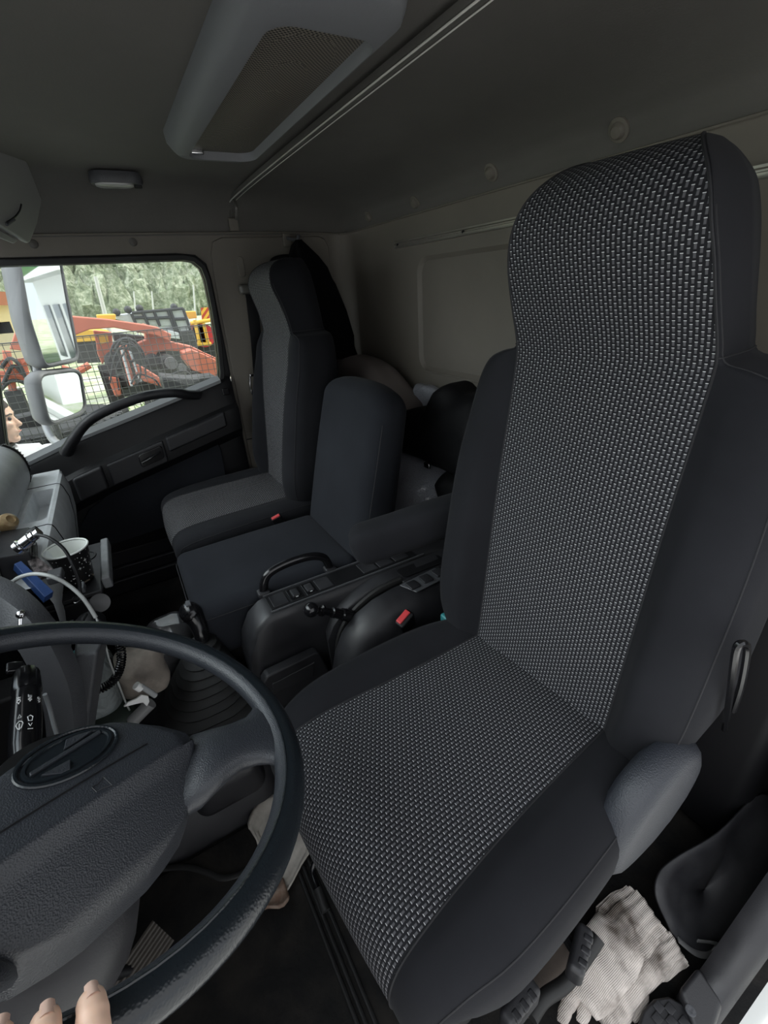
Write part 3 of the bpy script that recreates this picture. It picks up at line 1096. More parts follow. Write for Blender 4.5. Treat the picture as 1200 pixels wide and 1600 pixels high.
# engraved line and horn mark
m = MB(); m.tube([wh(-0.080 + 0.14 * k / 10, -0.034 - 0.001 * (k / 10), pad_top(-0.08 + 0.14 * k / 10, -0.034) + 0.0003) for k in range(11)], 0.0009, 6)
m.build('groove', MT['plast_dk'], pad)
m = MB()
hp_ = [(-0.007, -0.046), (-0.007, -0.053), (-0.002, -0.053), (0.006, -0.056), (0.006, -0.043), (-0.002, -0.046)]
m.tube([wh(h, w, 0.0064) for h, w in hp_], 0.0004, 5, closed=True)
m.build('horn_mark', MT['plast'], pad)

# spokes: sections from the pad to the rim, mirrored left / right
def spoke(sgn):
    m = MB()
    # centre line (u,v) on the photographed side; (half width, offset, thickness)
    secs = [(-0.012, -0.098, 0.040, -0.052, 0.022), (-0.012, -0.126, 0.044, -0.030, 0.025), (-0.008, -0.148, 0.036, -0.020, 0.022), (-0.004, -0.168, 0.031, -0.014, 0.018),
            (-0.002, -0.188, 0.034, -0.010, 0.015), (0.000, -0.204, 0.043, -0.006, 0.013), (0.001, -0.216, 0.056, -0.004, 0.011), (0.001, -0.224, 0.064, -0.003, 0.008)]
    if sgn < 0:
        secs = [(u, v, hw * (0.75 if k < 1 else 1), o - (0.045, 0.020)[k] if k < 2 else o, th) for k, (u, v, hw, o, th) in enumerate(secs[1:])]
    L = []
    for i, (u, v, hw, o, th) in enumerate(secs):
        l = []
        for k in range(16):
            a = 2 * pi * k / 16
            cu = math.copysign(abs(cos(a)) ** 0.8, cos(a)) * hw
            co = math.copysign(abs(sin(a)) ** 0.8, sin(a)) * th
            uu, vv = u + cu, v
            # follow the rim curvature near the rim
            if abs(v) > 0.2:
                vv = -math.sqrt(max(0.0, (abs(v)) ** 2 - uu * uu * 0.9))
            p2 = Vector((uu, vv))
            if sgn < 0:                       # mirror across the wheel's own up axis
                h = p2.dot(WH); w = p2.dot(WW)
                p2 = WH * (-h) + WW * w
            l.append(wq(p2.x, p2.y, o + co))
        L.append(l)
    m.loft(L)
    return m
spoke(1).build('spoke', MT['leather'], sw, ang=60)
spoke(-1).build('spoke', MT['leather'], sw, ang=60)
# hub behind the pad
m = MB(); m.lathe([(0.06, -0.02), (0.075, -0.05), (0.07, -0.10), (0.055, -0.11)], WC, WN, 28)
m.build('hub', MT['plast_dk'], sw)

# ---------------------------------------------------------------- steering column and stalk
sc_ = thing('steering_column', 'black plastic steering column cover under the wheel', 'steering column', (0.42, 0.40, 0.12))
def col_loop(o, ru, rv, cu=0.0, cv=0.0, n=28, e=0.7):
    return [wq(cu + math.copysign(abs(cos(a)) ** e, cos(a)) * ru, cv + math.copysign(abs(sin(a)) ** e, sin(a)) * rv, o) for a in [2 * pi * k / n for k in range(n)]]
m = MB(); m.loft([col_loop(-0.092, 0.075, 0.065), col_loop(-0.10, 0.095, 0.078), col_loop(-0.115, 0.115, 0.084, -0.01), col_loop(-0.16, 0.122, 0.088, -0.015), col_loop(-0.24, 0.118, 0.085, -0.012, 0.01), col_loop(-0.33, 0.10, 0.08, 0, 0.02), col_loop(-0.345, 0.08, 0.06, 0, 0.02)])
cc = m.build('cover', MT['plast'], sc_, ang=60)
m = MB(); m.loft([col_loop(-0.33, 0.05, 0.05, 0, 0.02), col_loop(-0.70, 0.05, 0.05, 0, 0.06)])
m.build('shaft_boot', MT['rubber'], sc_)
m = MB(); m.lathe([(0.006, 0.0), (0.0055, 0.002), (0.003, 0.003), (0.001, 0.003)], wq(-0.139, -0.012, -0.150), (WU * -1 + WV * -0.3).normalized(), 14)
m.build('screw', MT['steel'], cc)
# tilt lever below the cover
m = MB(); m.tube(spline([wq(-0.11, 0.015, -0.16), wq(-0.150, 0.02, -0.17), wq(-0.185, 0.03, -0.155), wq(-0.21, 0.035, -0.15)], 5), 0.009, 10, flat=0.55)
m.build('tilt_lever', MT['plast_dk'], sc_)

st = thing('wiper_stalk', 'black wiper stalk with white printed symbols left behind the wheel', 'stalk', tuple(wq(0.12, 0.04, -0.06)))
def st_sec(u, v, o, r, n=20):
    return None
ax = [wq(0.02, 0.030, -0.07), wq(0.06, 0.034, -0.062), wq(0.085, 0.037, -0.058), wq(0.12, 0.040, -0.054), wq(0.165, 0.044, -0.050), wq(0.195, 0.047, -0.048), wq(0.203, 0.048, -0.047)]
m = MB(); m.tube(ax[:5], [0.010, 0.013, 0.0155, 0.0160, 0.0150], 20); m.build('body', MT['plast_gl'], st)
m = MB()
L = []
tdir = (ax[5] - ax[4]).normalized(); uu_ = WN; ww_ = tdir.cross(uu_).normalized()
for t, r in ((0, 0.0148), (0.15, 0.0155), (0.8, 0.0145), (1.0, 0.0125), (1.06, 0.0095)):
    p = ax[4] + (ax[6] - ax[4]) * t
    L.append([p + (uu_ * cos(2 * pi * k / 36) + ww_ * sin(2 * pi * k / 36)) * (r * (1 + (0.05 if k % 3 == 0 else -0.02))) for k in range(36)])
m.loft(L); m.build('knob', MT['plast_gl'], st)
m = MB(); m.box(-0.009, 0.009, -0.006, 0.006, -0.004, 0.004)
for i in range(len(m.v)):
    m.v[i] = ax[6] + tdir * (0.012 + m.v[i].x) + ww_ * (-0.012 + m.v[i].y * 1.6) + uu_ * m.v[i].z
m.build('button', MT['plast_gl'], st, bevel=0.003)

# lettering of the stalk
TXT = mat('white_print', (0.75, 0.75, 0.75, 1), 0.5)
def text_mesh(s, size, origin, xdir, ydir, m, parent, name='lettering', ext=0.0002):
    cu = bpy.data.curves.new('t', 'FONT'); cu.body = s; cu.size = size; cu.extrude = ext
    to = bpy.data.objects.new('t', cu); COL.objects.link(to)
    dg = bpy.context.evaluated_depsgraph_get(); dg.update()
    me = bpy.data.meshes.new_from_object(to.evaluated_get(dg))
    xd = Vector(xdir).normalized(); yd = Vector(ydir); yd = (yd - xd * yd.dot(xd)).normalized(); zd = xd.cross(yd)
    mb = MB()
    mb.add([Vector(origin) + xd * v.co.x + yd * v.co.y + zd * v.co.z for v in me.vertices], [tuple(p.vertices) for p in me.polygons])
    bpy.data.objects.remove(to); bpy.data.curves.remove(cu); bpy.data.meshes.remove(me)
    return mb.build(name, m, parent, smooth=False, fixn=False)
# local frame on the stalk surface facing the driver: out of the wheel plane
side = (HCv := Vector((0, 0, HC))) - ax[3]; side = (side - tdir * side.dot(tdir)).normalized()
lat = tdir.cross(side).normalized()
def sp(t, a, r=0.0164):
    """point on the stalk: t metres along from ax[3], angle a"""
    return ax[3] + tdir * t + (side * cos(a) + lat * sin(a)) * r
for s, t, a in (('\u2022OFF', 0.016, -0.30), ('\u2022INT', 0.016, 0.35), ('\u2022LO', 0.016, 0.95)):
    text_mesh(s, 0.0058, sp(t, a, 0.0166), tdir, -lat * cos(a) + side * sin(a), TXT, st)
m = MB()
def mark(pts, closed=False):
    m.tube([sp(t, a, 0.0166) for t, a in pts], 0.0005, 5, closed=closed)
mark([(-0.006, -0.45), (-0.001, -0.35), (-0.006, -0.25)], True)
mark([(-0.016, -0.55), (-0.013, -0.5), (-0.011, -0.35), (-0.013, -0.2), (-0.016, -0.15), (-0.022, -0.25), (-0.022, -0.45)], True)
mark([(-0.024, -0.35), (-0.015, -0.35)])
mark([(-0.008, 0.1), (-0.006, 0.25), (-0.008, 0.4), (-0.014, 0.35), (-0.014, 0.15)], True)
mark([(-0.018, 0.15), (-0.022, 0.25), (-0.018, 0.35)])
mark([(-0.026, 0.1), (-0.026, 0.4)])
m.build('symbols', TXT, st)

# ================================================================== dashboard
dsh = thing('dashboard', 'grey moulded dashboard with recessed tray and door-side vent', 'dashboard', (1.3, 0.55, 0.4))
prof = [(0.345, 0.697), (0.338, 0.715), (0.334, 0.745), (0.338, 0.780), (0.352, 0.808), (0.380, 0.830), (0.43, 0.845), (0.55, 0.855), (0.678, 0.86), (0.678, 0.60), (0.345, 0.60)]
m = MB()
L = []
for x, k in ((0.90, 0.0), (1.02, 0.0), (1.5, 0.0), (1.75, 0.0), (1.80, 0.004), (1.835, 0.016), (1.85, 0.04)):
    L.append([Vector((x, y + k, z - k * 0.6)) for y, z in spline([(a, c, 0) for a, c in prof[:9]], 2) for y, z in [(y, z)]] if False else [Vector((x, p.x + k, p.y - k * 0.6)) for p in spline([(a, c, 0) for a, c in prof[:9]], 3)] + [Vector((x, 0.678, 0.60)), Vector((x, 0.345 + k, 0.60))])
m.loft(L)
m.build('upper_body', MT['dash'], dsh, ang=50)
# panel seams on the bulge
for x in (1.775, 1.30):
    m = MB(); m.tube([Vector((x, p.x - 0.0006, p.y + 0.0006)) for p in spline([(a, c, 0) for a, c in prof[:8]], 4)], 0.0013, 5)
    m.build('seam', MT['plast_dk'], dsh)
# shelf with the recessed tray (frame built from pieces round the hole)
zs_ = 0.697
m = MB()
X0, X1, Y0, Y1 = 1.02, 1.86, 0.255, 0.345
tx0, tx1, ty0, ty1 = 1.40, 1.66, 0.272, 0.328
def top_ring():
    o_ = rrect((tx0 + tx1) / 2, (ty0 + ty1) / 2, (tx1 - tx0) / 2, (ty1 - ty0) / 2, 0.012, 4)
    L0 = [Vector((x, y, zs_)) for x, y in o_]
    L1 = [Vector((x * 0.985 + (tx0 + tx1) / 2 * 0.015, y * 0.9 + (ty0 + ty1) / 2 * 0.1, zs_ - 0.05)) for x, y in o_]
    cx, cy = (tx0 + tx1) / 2, (ty0 + ty1) / 2
    rc = []
    for x, y in o_:
        dx, dy = x - cx, y - cy
        sx = (X1 - cx) if dx > 0 else (cx - X0)
        sy = (Y1 - cy) if dy > 0 else (cy - Y0 - 0.012)
        ax_, ay_ = abs(dx) / ((tx1 - tx0) / 2), abs(dy) / ((ty1 - ty0) / 2)
        k = 1 / max(ax_, ay_)
        rc.append(Vector((cx + math.copysign(min(1, ax_ * k) * sx, dx), cy + math.copysign(min(1, ay_ * k) * sy, dy), zs_)))
    m.loft([rc, L0, L1], cap=False)
    m.add(L1, [tuple(range(len(L1)))])
top_ring()
# rear face rolling down
L = []
for x, e in ((X0, 0), (1.80, 0), (1.845, 0.006), (1.86, 0.02)):
    L.append([Vector((x, Y0 + 0.012, zs_)), Vector((x, Y0 + 0.004 + e * 0.5, zs_ - 0.004)), Vector((x, Y0 + e, zs_ - 0.014)), Vector((x, Y0 - 0.006 + e, zs_ - 0.05)), Vector((x, Y0 + 0.0 + e, zs_ - 0.12)), Vector((x, Y0 + 0.03 + e, 0.45)), Vector((x, Y0 + 0.10, 0.40)), Vector((x, 0.66, 0.38))])
m.loft(L, cap=False, close=False)
m.add([l for l in L[-1]] + [Vector((1.86, 0.66, zs_))], [tuple(range(len(L[-1]) + 1))])
m.build('shelf', MT['dash_lt'], dsh, fixn=False, ang=40)
for x in (1.70, 1.355):
    m = MB(); m.tube([(x, 0.345, zs_ + 0.0005), (x, Y0 + 0.012, zs_ + 0.0005), (x, Y0 + 0.003, zs_ - 0.004), (x, Y0 - 0.001, zs_ - 0.014), (x, Y0 - 0.007, zs_ - 0.05), (x, Y0, zs_ - 0.12), (x, Y0 + 0.03, 0.45)], 0.0012, 5)
    m.build('seam', MT['plast_dk'], dsh)
# vent near the door
vp = [Vector((0, p.x, p.y)) for p in spline([(a, c, 0) for a, c in prof[1:7]], 6)]
i0, i1 = 3, 24
m = MB(); m.loft([[Vector((1.792, q.y - 0.0015, q.z + 0.001)), Vector((1.822, q.y + 0.004, q.z - 0.002)), Vector((1.822, q.y + 0.012, q.z - 0.006)), Vector((1.792, q.y + 0.012, q.z - 0.006))] for q in vp[i0:i1]])
vt = m.build('side_vent', MT['plast_dk'], dsh)
m = MB()
for q in vp[i0 + 1:i1:2]:
    m.box(1.796, 1.818, q.y + 0.0005, q.y + 0.006, q.z - 0.0016, q.z + 0.0010)
m.build('vent_slats', MT['plast_gr'], vt)
# binnacle rim right of the wheel and its side panels
m = MB()
pth = spline([(0.735, 0.30, 0.34), (0.730, 0.255, 0.45), (0.726, 0.215, 0.56), (0.724, 0.190, 0.66), (0.735, 0.188, 0.742), (0.748, 0.196, 0.775), (0.768, 0.207, 0.797), (0.80, 0.228, 0.815), (0.83, 0.262, 0.832), (0.842, 0.32, 0.86), (0.80, 0.42, 0.91), (0.62, 0.47, 0.935), (0.42, 0.475, 0.94), (0.22, 0.47, 0.935), (0.06, 0.42, 0.90), (0.04, 0.35, 0.86)], 6)
L = []
for i, p in enumerate(pth):
    t = (pth[min(i + 1, len(pth) - 1)] - pth[max(i - 1, 0)]).normalized()
    inw = (Vector((0.42, 0.36, 0.78)) - p); inw = (inw - t * inw.dot(t)).normalized()
    out_ = t.cross(inw).normalized()
    if out_.y > 0:
        out_ = -out_
    L.append([p + out_ * 0.006 + inw * 0.0, p + out_ * 0.010 + inw * 0.012, p + out_ * 0.006 + inw * 0.032, p + inw * 0.038 - out_ * 0.006, p - out_ * 0.03 + inw * 0.045, p - out_ * 0.05 - inw * 0.010, p - out_ * 0.02 - inw * 0.008])
m.loft(L)
m.build('binnacle_rim', MT['plast_gr'], dsh, ang=50)
m = MB(); m.box(0.06, 0.83, 0.40, 0.64, 0.42, 0.89)
m.build('binnacle_body', MT['plast_dk'], dsh, bevel=0.02)
m = MB(); m.prism([Vector((0.30 + x, 0.395, 0.72 + z)) for x, z in rrect(0.12, 0.02, 0.26, 0.10, 0.03, 5)], (0, 0.01, 0))
m.build('instrument_glass', MT['plast_gl'], dsh, bevel=0.003)
# knee panel beside the centre stack
m = MB()
m.loft([[Vector((0.722 + d, 0.168 + (0.66 - z) * 0.42, z)), Vector((0.775 + d, 0.150 + (0.66 - z) * 0.42, z)), Vector((0.795 + d, 0.165 + (0.66 - z) * 0.42, z)), Vector((0.795 + d, 0.20 + (0.66 - z) * 0.42, z)), Vector((0.730 + d, 0.20 + (0.66 - z) * 0.42, z))] for z, d in ((0.70, 0.0), (0.60, 0.0), (0.50, 0.005), (0.40, 0.015), (0.28, 0.03))])
m.build('knee_panel', MT['plast_gr'], dsh, bevel=0.006)
m = MB()
m.loft([[Vector((0.797 + d, 0.150 + (0.66 - z) * 0.42, z)), Vector((0.86 + d, 0.155 + (0.66 - z) * 0.40, z)), Vector((0.86 + d, 0.38, z)), Vector((0.797 + d, 0.38, z))] for z, d in ((0.62, 0.0), (0.55, 0.0), (0.50, 0.0), (0.46, 0.0))])
m.build('stack_side', MT['plast_dk'], dsh, bevel=0.006)
m = MB(); m.box(0.86, 1.10, 0.33, 0.50, 0.40, 0.80); m.build('centre_stack', MT['plast_dk'], dsh, bevel=0.02)

# ================================================================== engine tunnel, gear lever, console
tn = thing('tunnel_cover', 'black moulded tunnel cover the gear boot is fitted to', 'cover', (0.95, 0.05, 0.1))
m = MB()
L = []
for z, x0, x1, y0, y1 in ((0.10, 0.72, 1.30, -0.082, 0.30), (0.16, 0.735, 1.28, -0.082, 0.28), (0.24, 0.78, 1.22, -0.082, 0.20), (0.285, 0.82, 1.14, -0.082, 0.155), (0.289, 0.85, 1.10, -0.08, 0.13)):
    L.append([Vector((x, y, z)) for x, y in rrect((x0 + x1) / 2, (y0 + y1) / 2, (x1 - x0) / 2, (y1 - y0) / 2, 0.06, 6)])
m.loft(L)
m.build('tunnel_shell', MT['plast'], tn, ang=60)
m = MB(); m.rbox((0.742, 0.035, 0.27), (0.055, 0.075, 0.055), 0.03, 4, 3)
fs_ = m.build('side_housing', MT['plast'], tn)
m = MB(); m.prism([Vector((x, y, 0.324)) for x, y in rrect(0.725, 0.022, 0.030, 0.036, 0.012, 4)], (0, 0, 0.004)); m.build('recess', MT['plast_dk'], fs_, bevel=0.002)
m = MB(); m.rbox((0.728, 0.028, 0.335), (0.014, 0.016, 0.010), 0.006, 3, 2); m.build('push_button', MT['plast_gr'], fs_)

gl = thing('gear_lever', 'black gear lever with curved knob rising from a ribbed rubber boot', 'gear lever', (0.96, 0.03, 0.29))
m = MB()
L = []
K = 9
for k in range(K + 1):
    t = k / K
    for dz, dr in ((0.0, 0.004), (0.006, 0.006), (0.012, -0.004)):
        tt = t
        cx = 0.945 + (1.0 - 0.945) * tt ** 1.2
        cy = 0.030 + (0.0 - 0.030) * tt ** 1.2
        hx = 0.112 * (1 - tt) + 0.028 * tt + dr
        hy = 0.108 * (1 - tt) + 0.026 * tt + dr
        r_ = min(hx, hy) * 0.85 if tt > 0.2 else min(hx, hy) * (0.55 + 1.5 * tt)
        z = 0.288 + 0.135 * tt ** 0.9 + dz * 0.8
        L.append([Vector((x, y, z)) for x, y in rrect(cx, cy, hx, hy, min(r_, min(hx, hy) * 0.95), 7)])
m.loft(L)
m.build('rubber_boot', MT['rubber'], gl, ang=25)
pk = spline([(1.0, 0.0, 0.425), (1.005, -0.002, 0.455), (1.02, 0.000, 0.485), (1.028, 0.008, 0.505), (1.020, 0.022, 0.520)], 5)
m = MB(); m.tube(pk, [0.017, 0.017, 0.0175, 0.018, 0.0185, 0.019, 0.0195, 0.020, 0.021, 0.022, 0.023, 0.024, 0.025, 0.026, 0.0265, 0.027, 0.0265, 0.025, 0.022, 0.017, 0.008], 18)
kn = m.build('knob', MT['plast_gl'], gl)
m = MB(); m.rbox((1.030, 0.006, 0.531), (0.011, 0.006, 0.003), 0.002, 3, 2); m.build('splitter_switch', MT['plast_gr'], kn)
m = MB(); m.tube([(0.998, 0.0, 0.40), (1.0, 0.0, 0.43)], 0.010, 12); m.build('shaft', MT['steel'], gl)

co = thing('centre_console', 'black plastic console box with switch strip between the seats', 'console', (0.92, -0.4, 0.1))
m = MB()
# main body under the switch strip
secs = [(-0.085, 0.10, 0.38), (-0.095, 0.10, 0.43), (-0.12, 0.10, 0.475), (-0.150, 0.10, 0.496), (-0.165, 0.10, 0.500), (-0.60, 0.10, 0.500), (-0.78, 0.10, 0.500)]
L = []
for y, zb, zt in secs:
    L.append([Vector((0.905, y, zb)), Vector((0.900, y, zt - 0.10)), Vector((0.902, y, zt - 0.02)), Vector((0.910, y, zt - 0.004)), Vector((0.918, y, zt)), Vector((0.988, y, zt)), Vector((0.993, y, zt - 0.006)), Vector((0.994, y, zt - 0.02)), Vector((0.994, y, zb))])
m.loft(L)
m.build('box', MT['plast'], co, ang=40)
# switch strip
m = MB(); m.box(0.922, 0.984, -0.60, -0.168, 0.499, 0.5025)
m.build('switch_strip', MT['plast_dk'], co, bevel=0.001)
m = MB(); m.box(0.988, 0.992, -0.62, -0.165, 0.499, 0.505); m.box(0.914, 0.918, -0.62, -0.165, 0.499, 0.504)
m.build('strip_edge', MT['plast_gr'], co, bevel=0.001)
yy = -0.176
for k, (ln, kind) in enumerate(((0.040, 'blank'), (0.036, 'sw'), (0.030, 'sw2'), (0.040, 'blank'), (0.078, 'hole'), (0.045, 'blank'), (0.045, 'blank'), (0.045, 'blank'))):
    y0, y1 = yy - ln, yy
    yy = y0 - 0.006
    if kind == 'blank':
        m = MB(); m.box(0.928, 0.978, y0, y1, 0.501, 0.5045); m.build('blank_plate', MT['plast'], co, bevel=0.0015)
    elif kind == 'hole':
        m = MB(); m.box(0.928, 0.978, y0, y1, 0.500, 0.5028); m.build('open_slot', MT['plast_dk'], co)
    else:
        m = MB(); m.box(0.928, 0.978, y0, y1, 0.501, 0.504); q = m.build('switch', MT['plast_gl'], co, bevel=0.0015)
        m = MB(); m.rbox((0.953, (y0 + y1) / 2, 0.505), (0.016, 0.010, 0.004), 0.003, 3, 2); m.build('rocker', MT['plast'], q)
        m = MB(); m.box(0.935, 0.940, (y0 + y1) / 2 - 0.003, (y0 + y1) / 2 + 0.003, 0.504, 0.5046); m.build('symbol', TXT, q); m = MB(); m.box(0.966, 0.969, (y0 + y1) / 2 - 0.004, (y0 + y1) / 2 + 0.004, 0.504, 0.5046); m.build('symbol', TXT, q)
# fender-like bulge on the driver side
def blg(y):
    return interp([(-0.78, 0.500), (-0.56, 0.502), (-0.46, 0.500), (-0.40, 0.490), (-0.35, 0.468), (-0.31, 0.430), (-0.285, 0.38), (-0.27, 0.32), (-0.262, 0.24)], y)[0]
m = MB()
L = []
for y in (-0.78, -0.7, -0.62, -0.55, -0.5, -0.46, -0.43, -0.40, -0.375, -0.35, -0.33, -0.31, -0.297, -0.285, -0.277, -0.27, -0.262):
    zt = blg(y)
    L.append([Vector((0.745, y, 0.10)), Vector((0.742, y, zt * 0.55 + 0.05)), Vector((0.748, y, zt - 0.075)), Vector((0.760, y, zt - 0.035)), Vector((0.782, y, zt - 0.010)), Vector((0.81, y, zt)), Vector((0.83, y, zt)), Vector((0.836, y, zt - 0.006)), Vector((0.838, y, zt - 0.03)), Vector((0.838, y, 0.10))])
m.loft(L)
m.build('side_bulge', MT['plast'], co, ang=50)
m = MB()
L = []
for y in (-0.78, -0.62, -0.5, -0.43, -0.38, -0.34, -0.31, -0.29):
    zt = blg(y) + 0.001
    L.append([Vector((0.862, y + 0.01, 0.10)), Vector((0.862, y + 0.01, zt - 0.02)), Vector((0.864, y + 0.01, zt - 0.004)), Vector((0.870, y + 0.01, zt)), Vector((0.904, y, zt + 0.0)), Vector((0.904, y, 0.10))])
m.loft(L)
m.build('inner_guide', MT['plast'], co, ang=50)
m = MB(); m.box(0.836, 0.864, -0.78, -0.50, 0.10, 0.499); m.build('slot_bridge', MT['plast'], co, bevel=0.004)
m = MB(); m.tube(spline([(0.850, -0.50, 0.497), (0.850, -0.44, 0.494), (0.850, -0.39, 0.478), (0.850, -0.345, 0.45), (0.850, -0.315, 0.41), (0.850, -0.30, 0.36), (0.850, -0.295, 0.28)], 5), 0.007, 8, flat=1.6)
m.build('slot_brush', MT['rubber'], co)
# pocket on the console side
m = MB(); m.prism([Vector((0.893, y, z)) for y, z in ((-0.095, 0.30), (-0.10, 0.348), (-0.112, 0.362), (-0.24, 0.368), (-0.252, 0.36), (-0.268, 0.30), (-0.275, 0.24), (-0.10, 0.24))], (-0.03, 0, 0))
pk_ = m.build('pocket', MT['plast'], co, bevel=0.006, bseg=3)
m = MB(); m.prism([Vector((0.8632, y, z)) for y, z in ((-0.115, 0.300), (-0.12, 0.335), (-0.235, 0.343), (-0.225, 0.300))], (-0.004, 0, 0))
m.build('pocket_rib', MT['plast'], pk_, bevel=0.003)
# rear switch cluster
m = MB(); m.prism([Vector((x, y, 0.502)) for x, y in ((0.775, -0.50), (0.825, -0.48), (0.835, -0.60), (0.785, -0.62))], (0, 0, 0.004)); q = m.build('switch_plate', MT['plast_gr'], co, bevel=0.002)
m = MB()
for t in (0.14, 0.5, 0.86):
    c = Vector((0.80, -0.49, 0.508)).lerp(Vector((0.81, -0.61, 0.508)), t)
    m.rbox(c, (0.016, 0.014, 0.003), 0.002, 2, 2)
m.build('push_switches', MT['plast'], q)
# recess (cup well) beside it
m = MB(); m.prism([Vector((x, y, 0.5012)) for x, y in rrect(0.87, -0.58, 0.022, 0.07, 0.01, 4)], (0, 0, 0.001)); m.build('open_slot', MT['plast_dk'], co)

hb = thing('brake_lever', 'short black parking brake lever with round glossy knob on the console', 'lever', (0.85, -0.33, 0.44))
m = MB(); m.ball((0.845, -0.244, 0.520), 0.0185, 20, 12); m.build('knob', MT['plast_gl'], hb)
m = MB(); m.lathe([(0.007, 0), (0.007, 0.012), (0.0145, 0.014), (0.0145, 0.020), (0.009, 0.022), (0.009, 0.045), (0.013, 0.047), (0.013, 0.075), (0.016, 0.078), (0.016, 0.11)], (0.845, -0.256, 0.515), Vector((0.0, -0.82, -0.57)), 18)
m.build('shaft', MT['plast_gl'], hb, ang=30)

gh = thing('grab_rail', 'black bowed grab rail beside the middle seat cushion', 'handle', (1.0, -0.26, 0.5))
m = MB(); m.tube(spline([(1.004, -0.172, 0.500), (1.004, -0.180, 0.535), (1.004, -0.200, 0.556), (1.004, -0.25, 0.566), (1.004, -0.31, 0.563), (1.004, -0.345, 0.548), (1.004, -0.358, 0.525), (1.004, -0.362, 0.500)], 6), 0.0115, 14, flat=0.8, up=(1, 0, 0))
m.build('bar', MT['plast_gl'], gh)
m = MB(); m.rbox((1.004, -0.172, 0.503), (0.014, 0.016, 0.008), 0.005, 3, 2); m.build('foot', MT['plast'], gh)
m = MB(); m.rbox((1.004, -0.362, 0.503), (0.014, 0.016, 0.008), 0.005, 3, 2); m.build('foot', MT['plast'], gh)

RED = mat('red_button', (0.50, 0.045, 0.05, 1), 0.35)
def buckle(name, label, loc, d, up, sc=1.0, grp=None):
    t = thing(name, label, 'buckle', loc)
    L0 = Vector(loc); z = Vector(d).normalized(); u = Vector(up); u = (u - z * u.dot(z)).normalized(); w = z.cross(u)
    Rm = Matrix((u, w, z)).transposed()
    m = MB(); m.rbox(L0, (0.026 * sc, 0.014 * sc, 0.034 * sc), 0.006 * sc, 3, 3, rot=Rm); m.build('housing', MT['plast_dk'], t)
    m = MB(); m.rbox(L0 + Rm @ Vector((0, 0.004, 0.030)) * sc, (0.021 * sc, 0.008 * sc, 0.009 * sc), 0.003 * sc, 3, 3, rot=Rm); m.build('release_button', RED, t)
    m = MB(); m.tube([L0 - z * 0.03 * sc, L0 - z * 0.09 * sc + Vector((0, 0, -0.02))], 0.012 * sc, 10, flat=0.4); m.build('stalk', MT['plast_dk'], t)
    return t
buckle('belt_buckle', 'seat belt buckle with red release button beside the large seat', (0.728, -0.435, 0.470), (-0.35, 0.30, 0.88), (0.2, -1.0, 0.5), 0.9)
buckle('belt_buckle', 'seat belt buckle with red button between the far and middle seats', (1.375, -0.335, 0.505), (-0.2, 0.30, 0.9), (0.0, 1.0, 0.1), 0.7)
# ================================================================== clutter on and below the dashboard
tr = thing('cup_tray', 'black pull-out cup tray with raised bright rim under the dashboard', 'tray', (1.24, 0.23, 0.58))
m = MB(); m.box(1.10, 1.375, 0.172, 0.305, 0.590, 0.602); q = m.build('plate', MT['plast'], tr, bevel=0.004)
m = MB(); m.box(1.135, 1.372, 0.152, 0.172, 0.580, 0.612); m.build('front_rim', mat('worn_grey_plastic', (0.17, 0.175, 0.18, 1), 0.3, rvar=0.3, vscale=40), tr, bevel=0.005)
for (x, y) in ((1.165, 0.235), (1.30, 0.225)):
    m = MB(); m.loft([[Vector((x + a * s, y + b_ * s, z)) for a, b_ in rrect(0, 0, 0.030, 0.042, 0.028, 6)] for z, s in ((0.6025, 1.0), (0.6045, 0.98), (0.6045, 0.90), (0.603, 0.88))]); m.build('cup_well', MT['plast_dk'], tr)
m = MB(); m.box(1.10, 1.36, 0.20, 0.34, 0.545, 0.589); m.build('tray_body', MT['plast_dk'], tr, bevel=0.006)
CUP = bpy.data.materials.new('star_print_cup'); CUP.use_nodes = True
nt = CUP.node_tree; b = nt.nodes['Principled BSDF']; b.inputs['Roughness'].default_value = 0.35
tc = N(nt, 'ShaderNodeTexCoord'); v1 = N(nt, 'ShaderNodeTexVoronoi', Scale=105.0); v2 = N(nt, 'ShaderNodeTexVoronoi', Scale=62.0)
l1 = N(nt, 'ShaderNodeMath', operation='LESS_THAN'); l1.inputs[1].default_value = 0.14
l2 = N(nt, 'ShaderNodeMath', operation='LESS_THAN'); l2.inputs[1].default_value = 0.12
mxx = N(nt, 'ShaderNodeMath', operation='MAXIMUM'); mc = N(nt, 'ShaderNodeMix', data_type='RGBA')
nt.links.new(tc.outputs['Object'], v1.inputs['Vector']); nt.links.new(tc.outputs['Object'], v2.inputs['Vector'])
nt.links.new(v1.outputs['Distance'], l1.inputs[0]); nt.links.new(v2.outputs['Distance'], l2.inputs[0])
nt.links.new(l1.outputs[0], mxx.inputs[0]); nt.links.new(l2.outputs[0], mxx.inputs[1]); nt.links.new(mxx.outputs[0], mc.inputs[0])
mc.inputs[6].default_value = (0.008, 0.008, 0.008, 1); mc.inputs[7].default_value = (0.9, 0.9, 0.88, 1); nt.links.new(mc.outputs[2], b.inputs['Base Color'])
PAPER = mat('paper_white', (0.80, 0.82, 0.78, 1), 0.6)
cx, cy = 1.178, 0.220
cp = thing('paper_cup', 'black paper cup with white star print standing on the cup tray', 'cup', (cx, cy, 0.605))
m = MB(); m.lathe([(0.031, 0.605), (0.0335, 0.607), (0.0455, 0.690), (0.0460, 0.694)], (cx, cy, 0), (0, 0, 1), 40, cap=False); m.build('outer_wall', CUP, cp)
m = MB(); m.lathe([(0.0300, 0.611), (0.0445, 0.692)], (cx, cy, 0), (0, 0, 1), 40, cap=False)
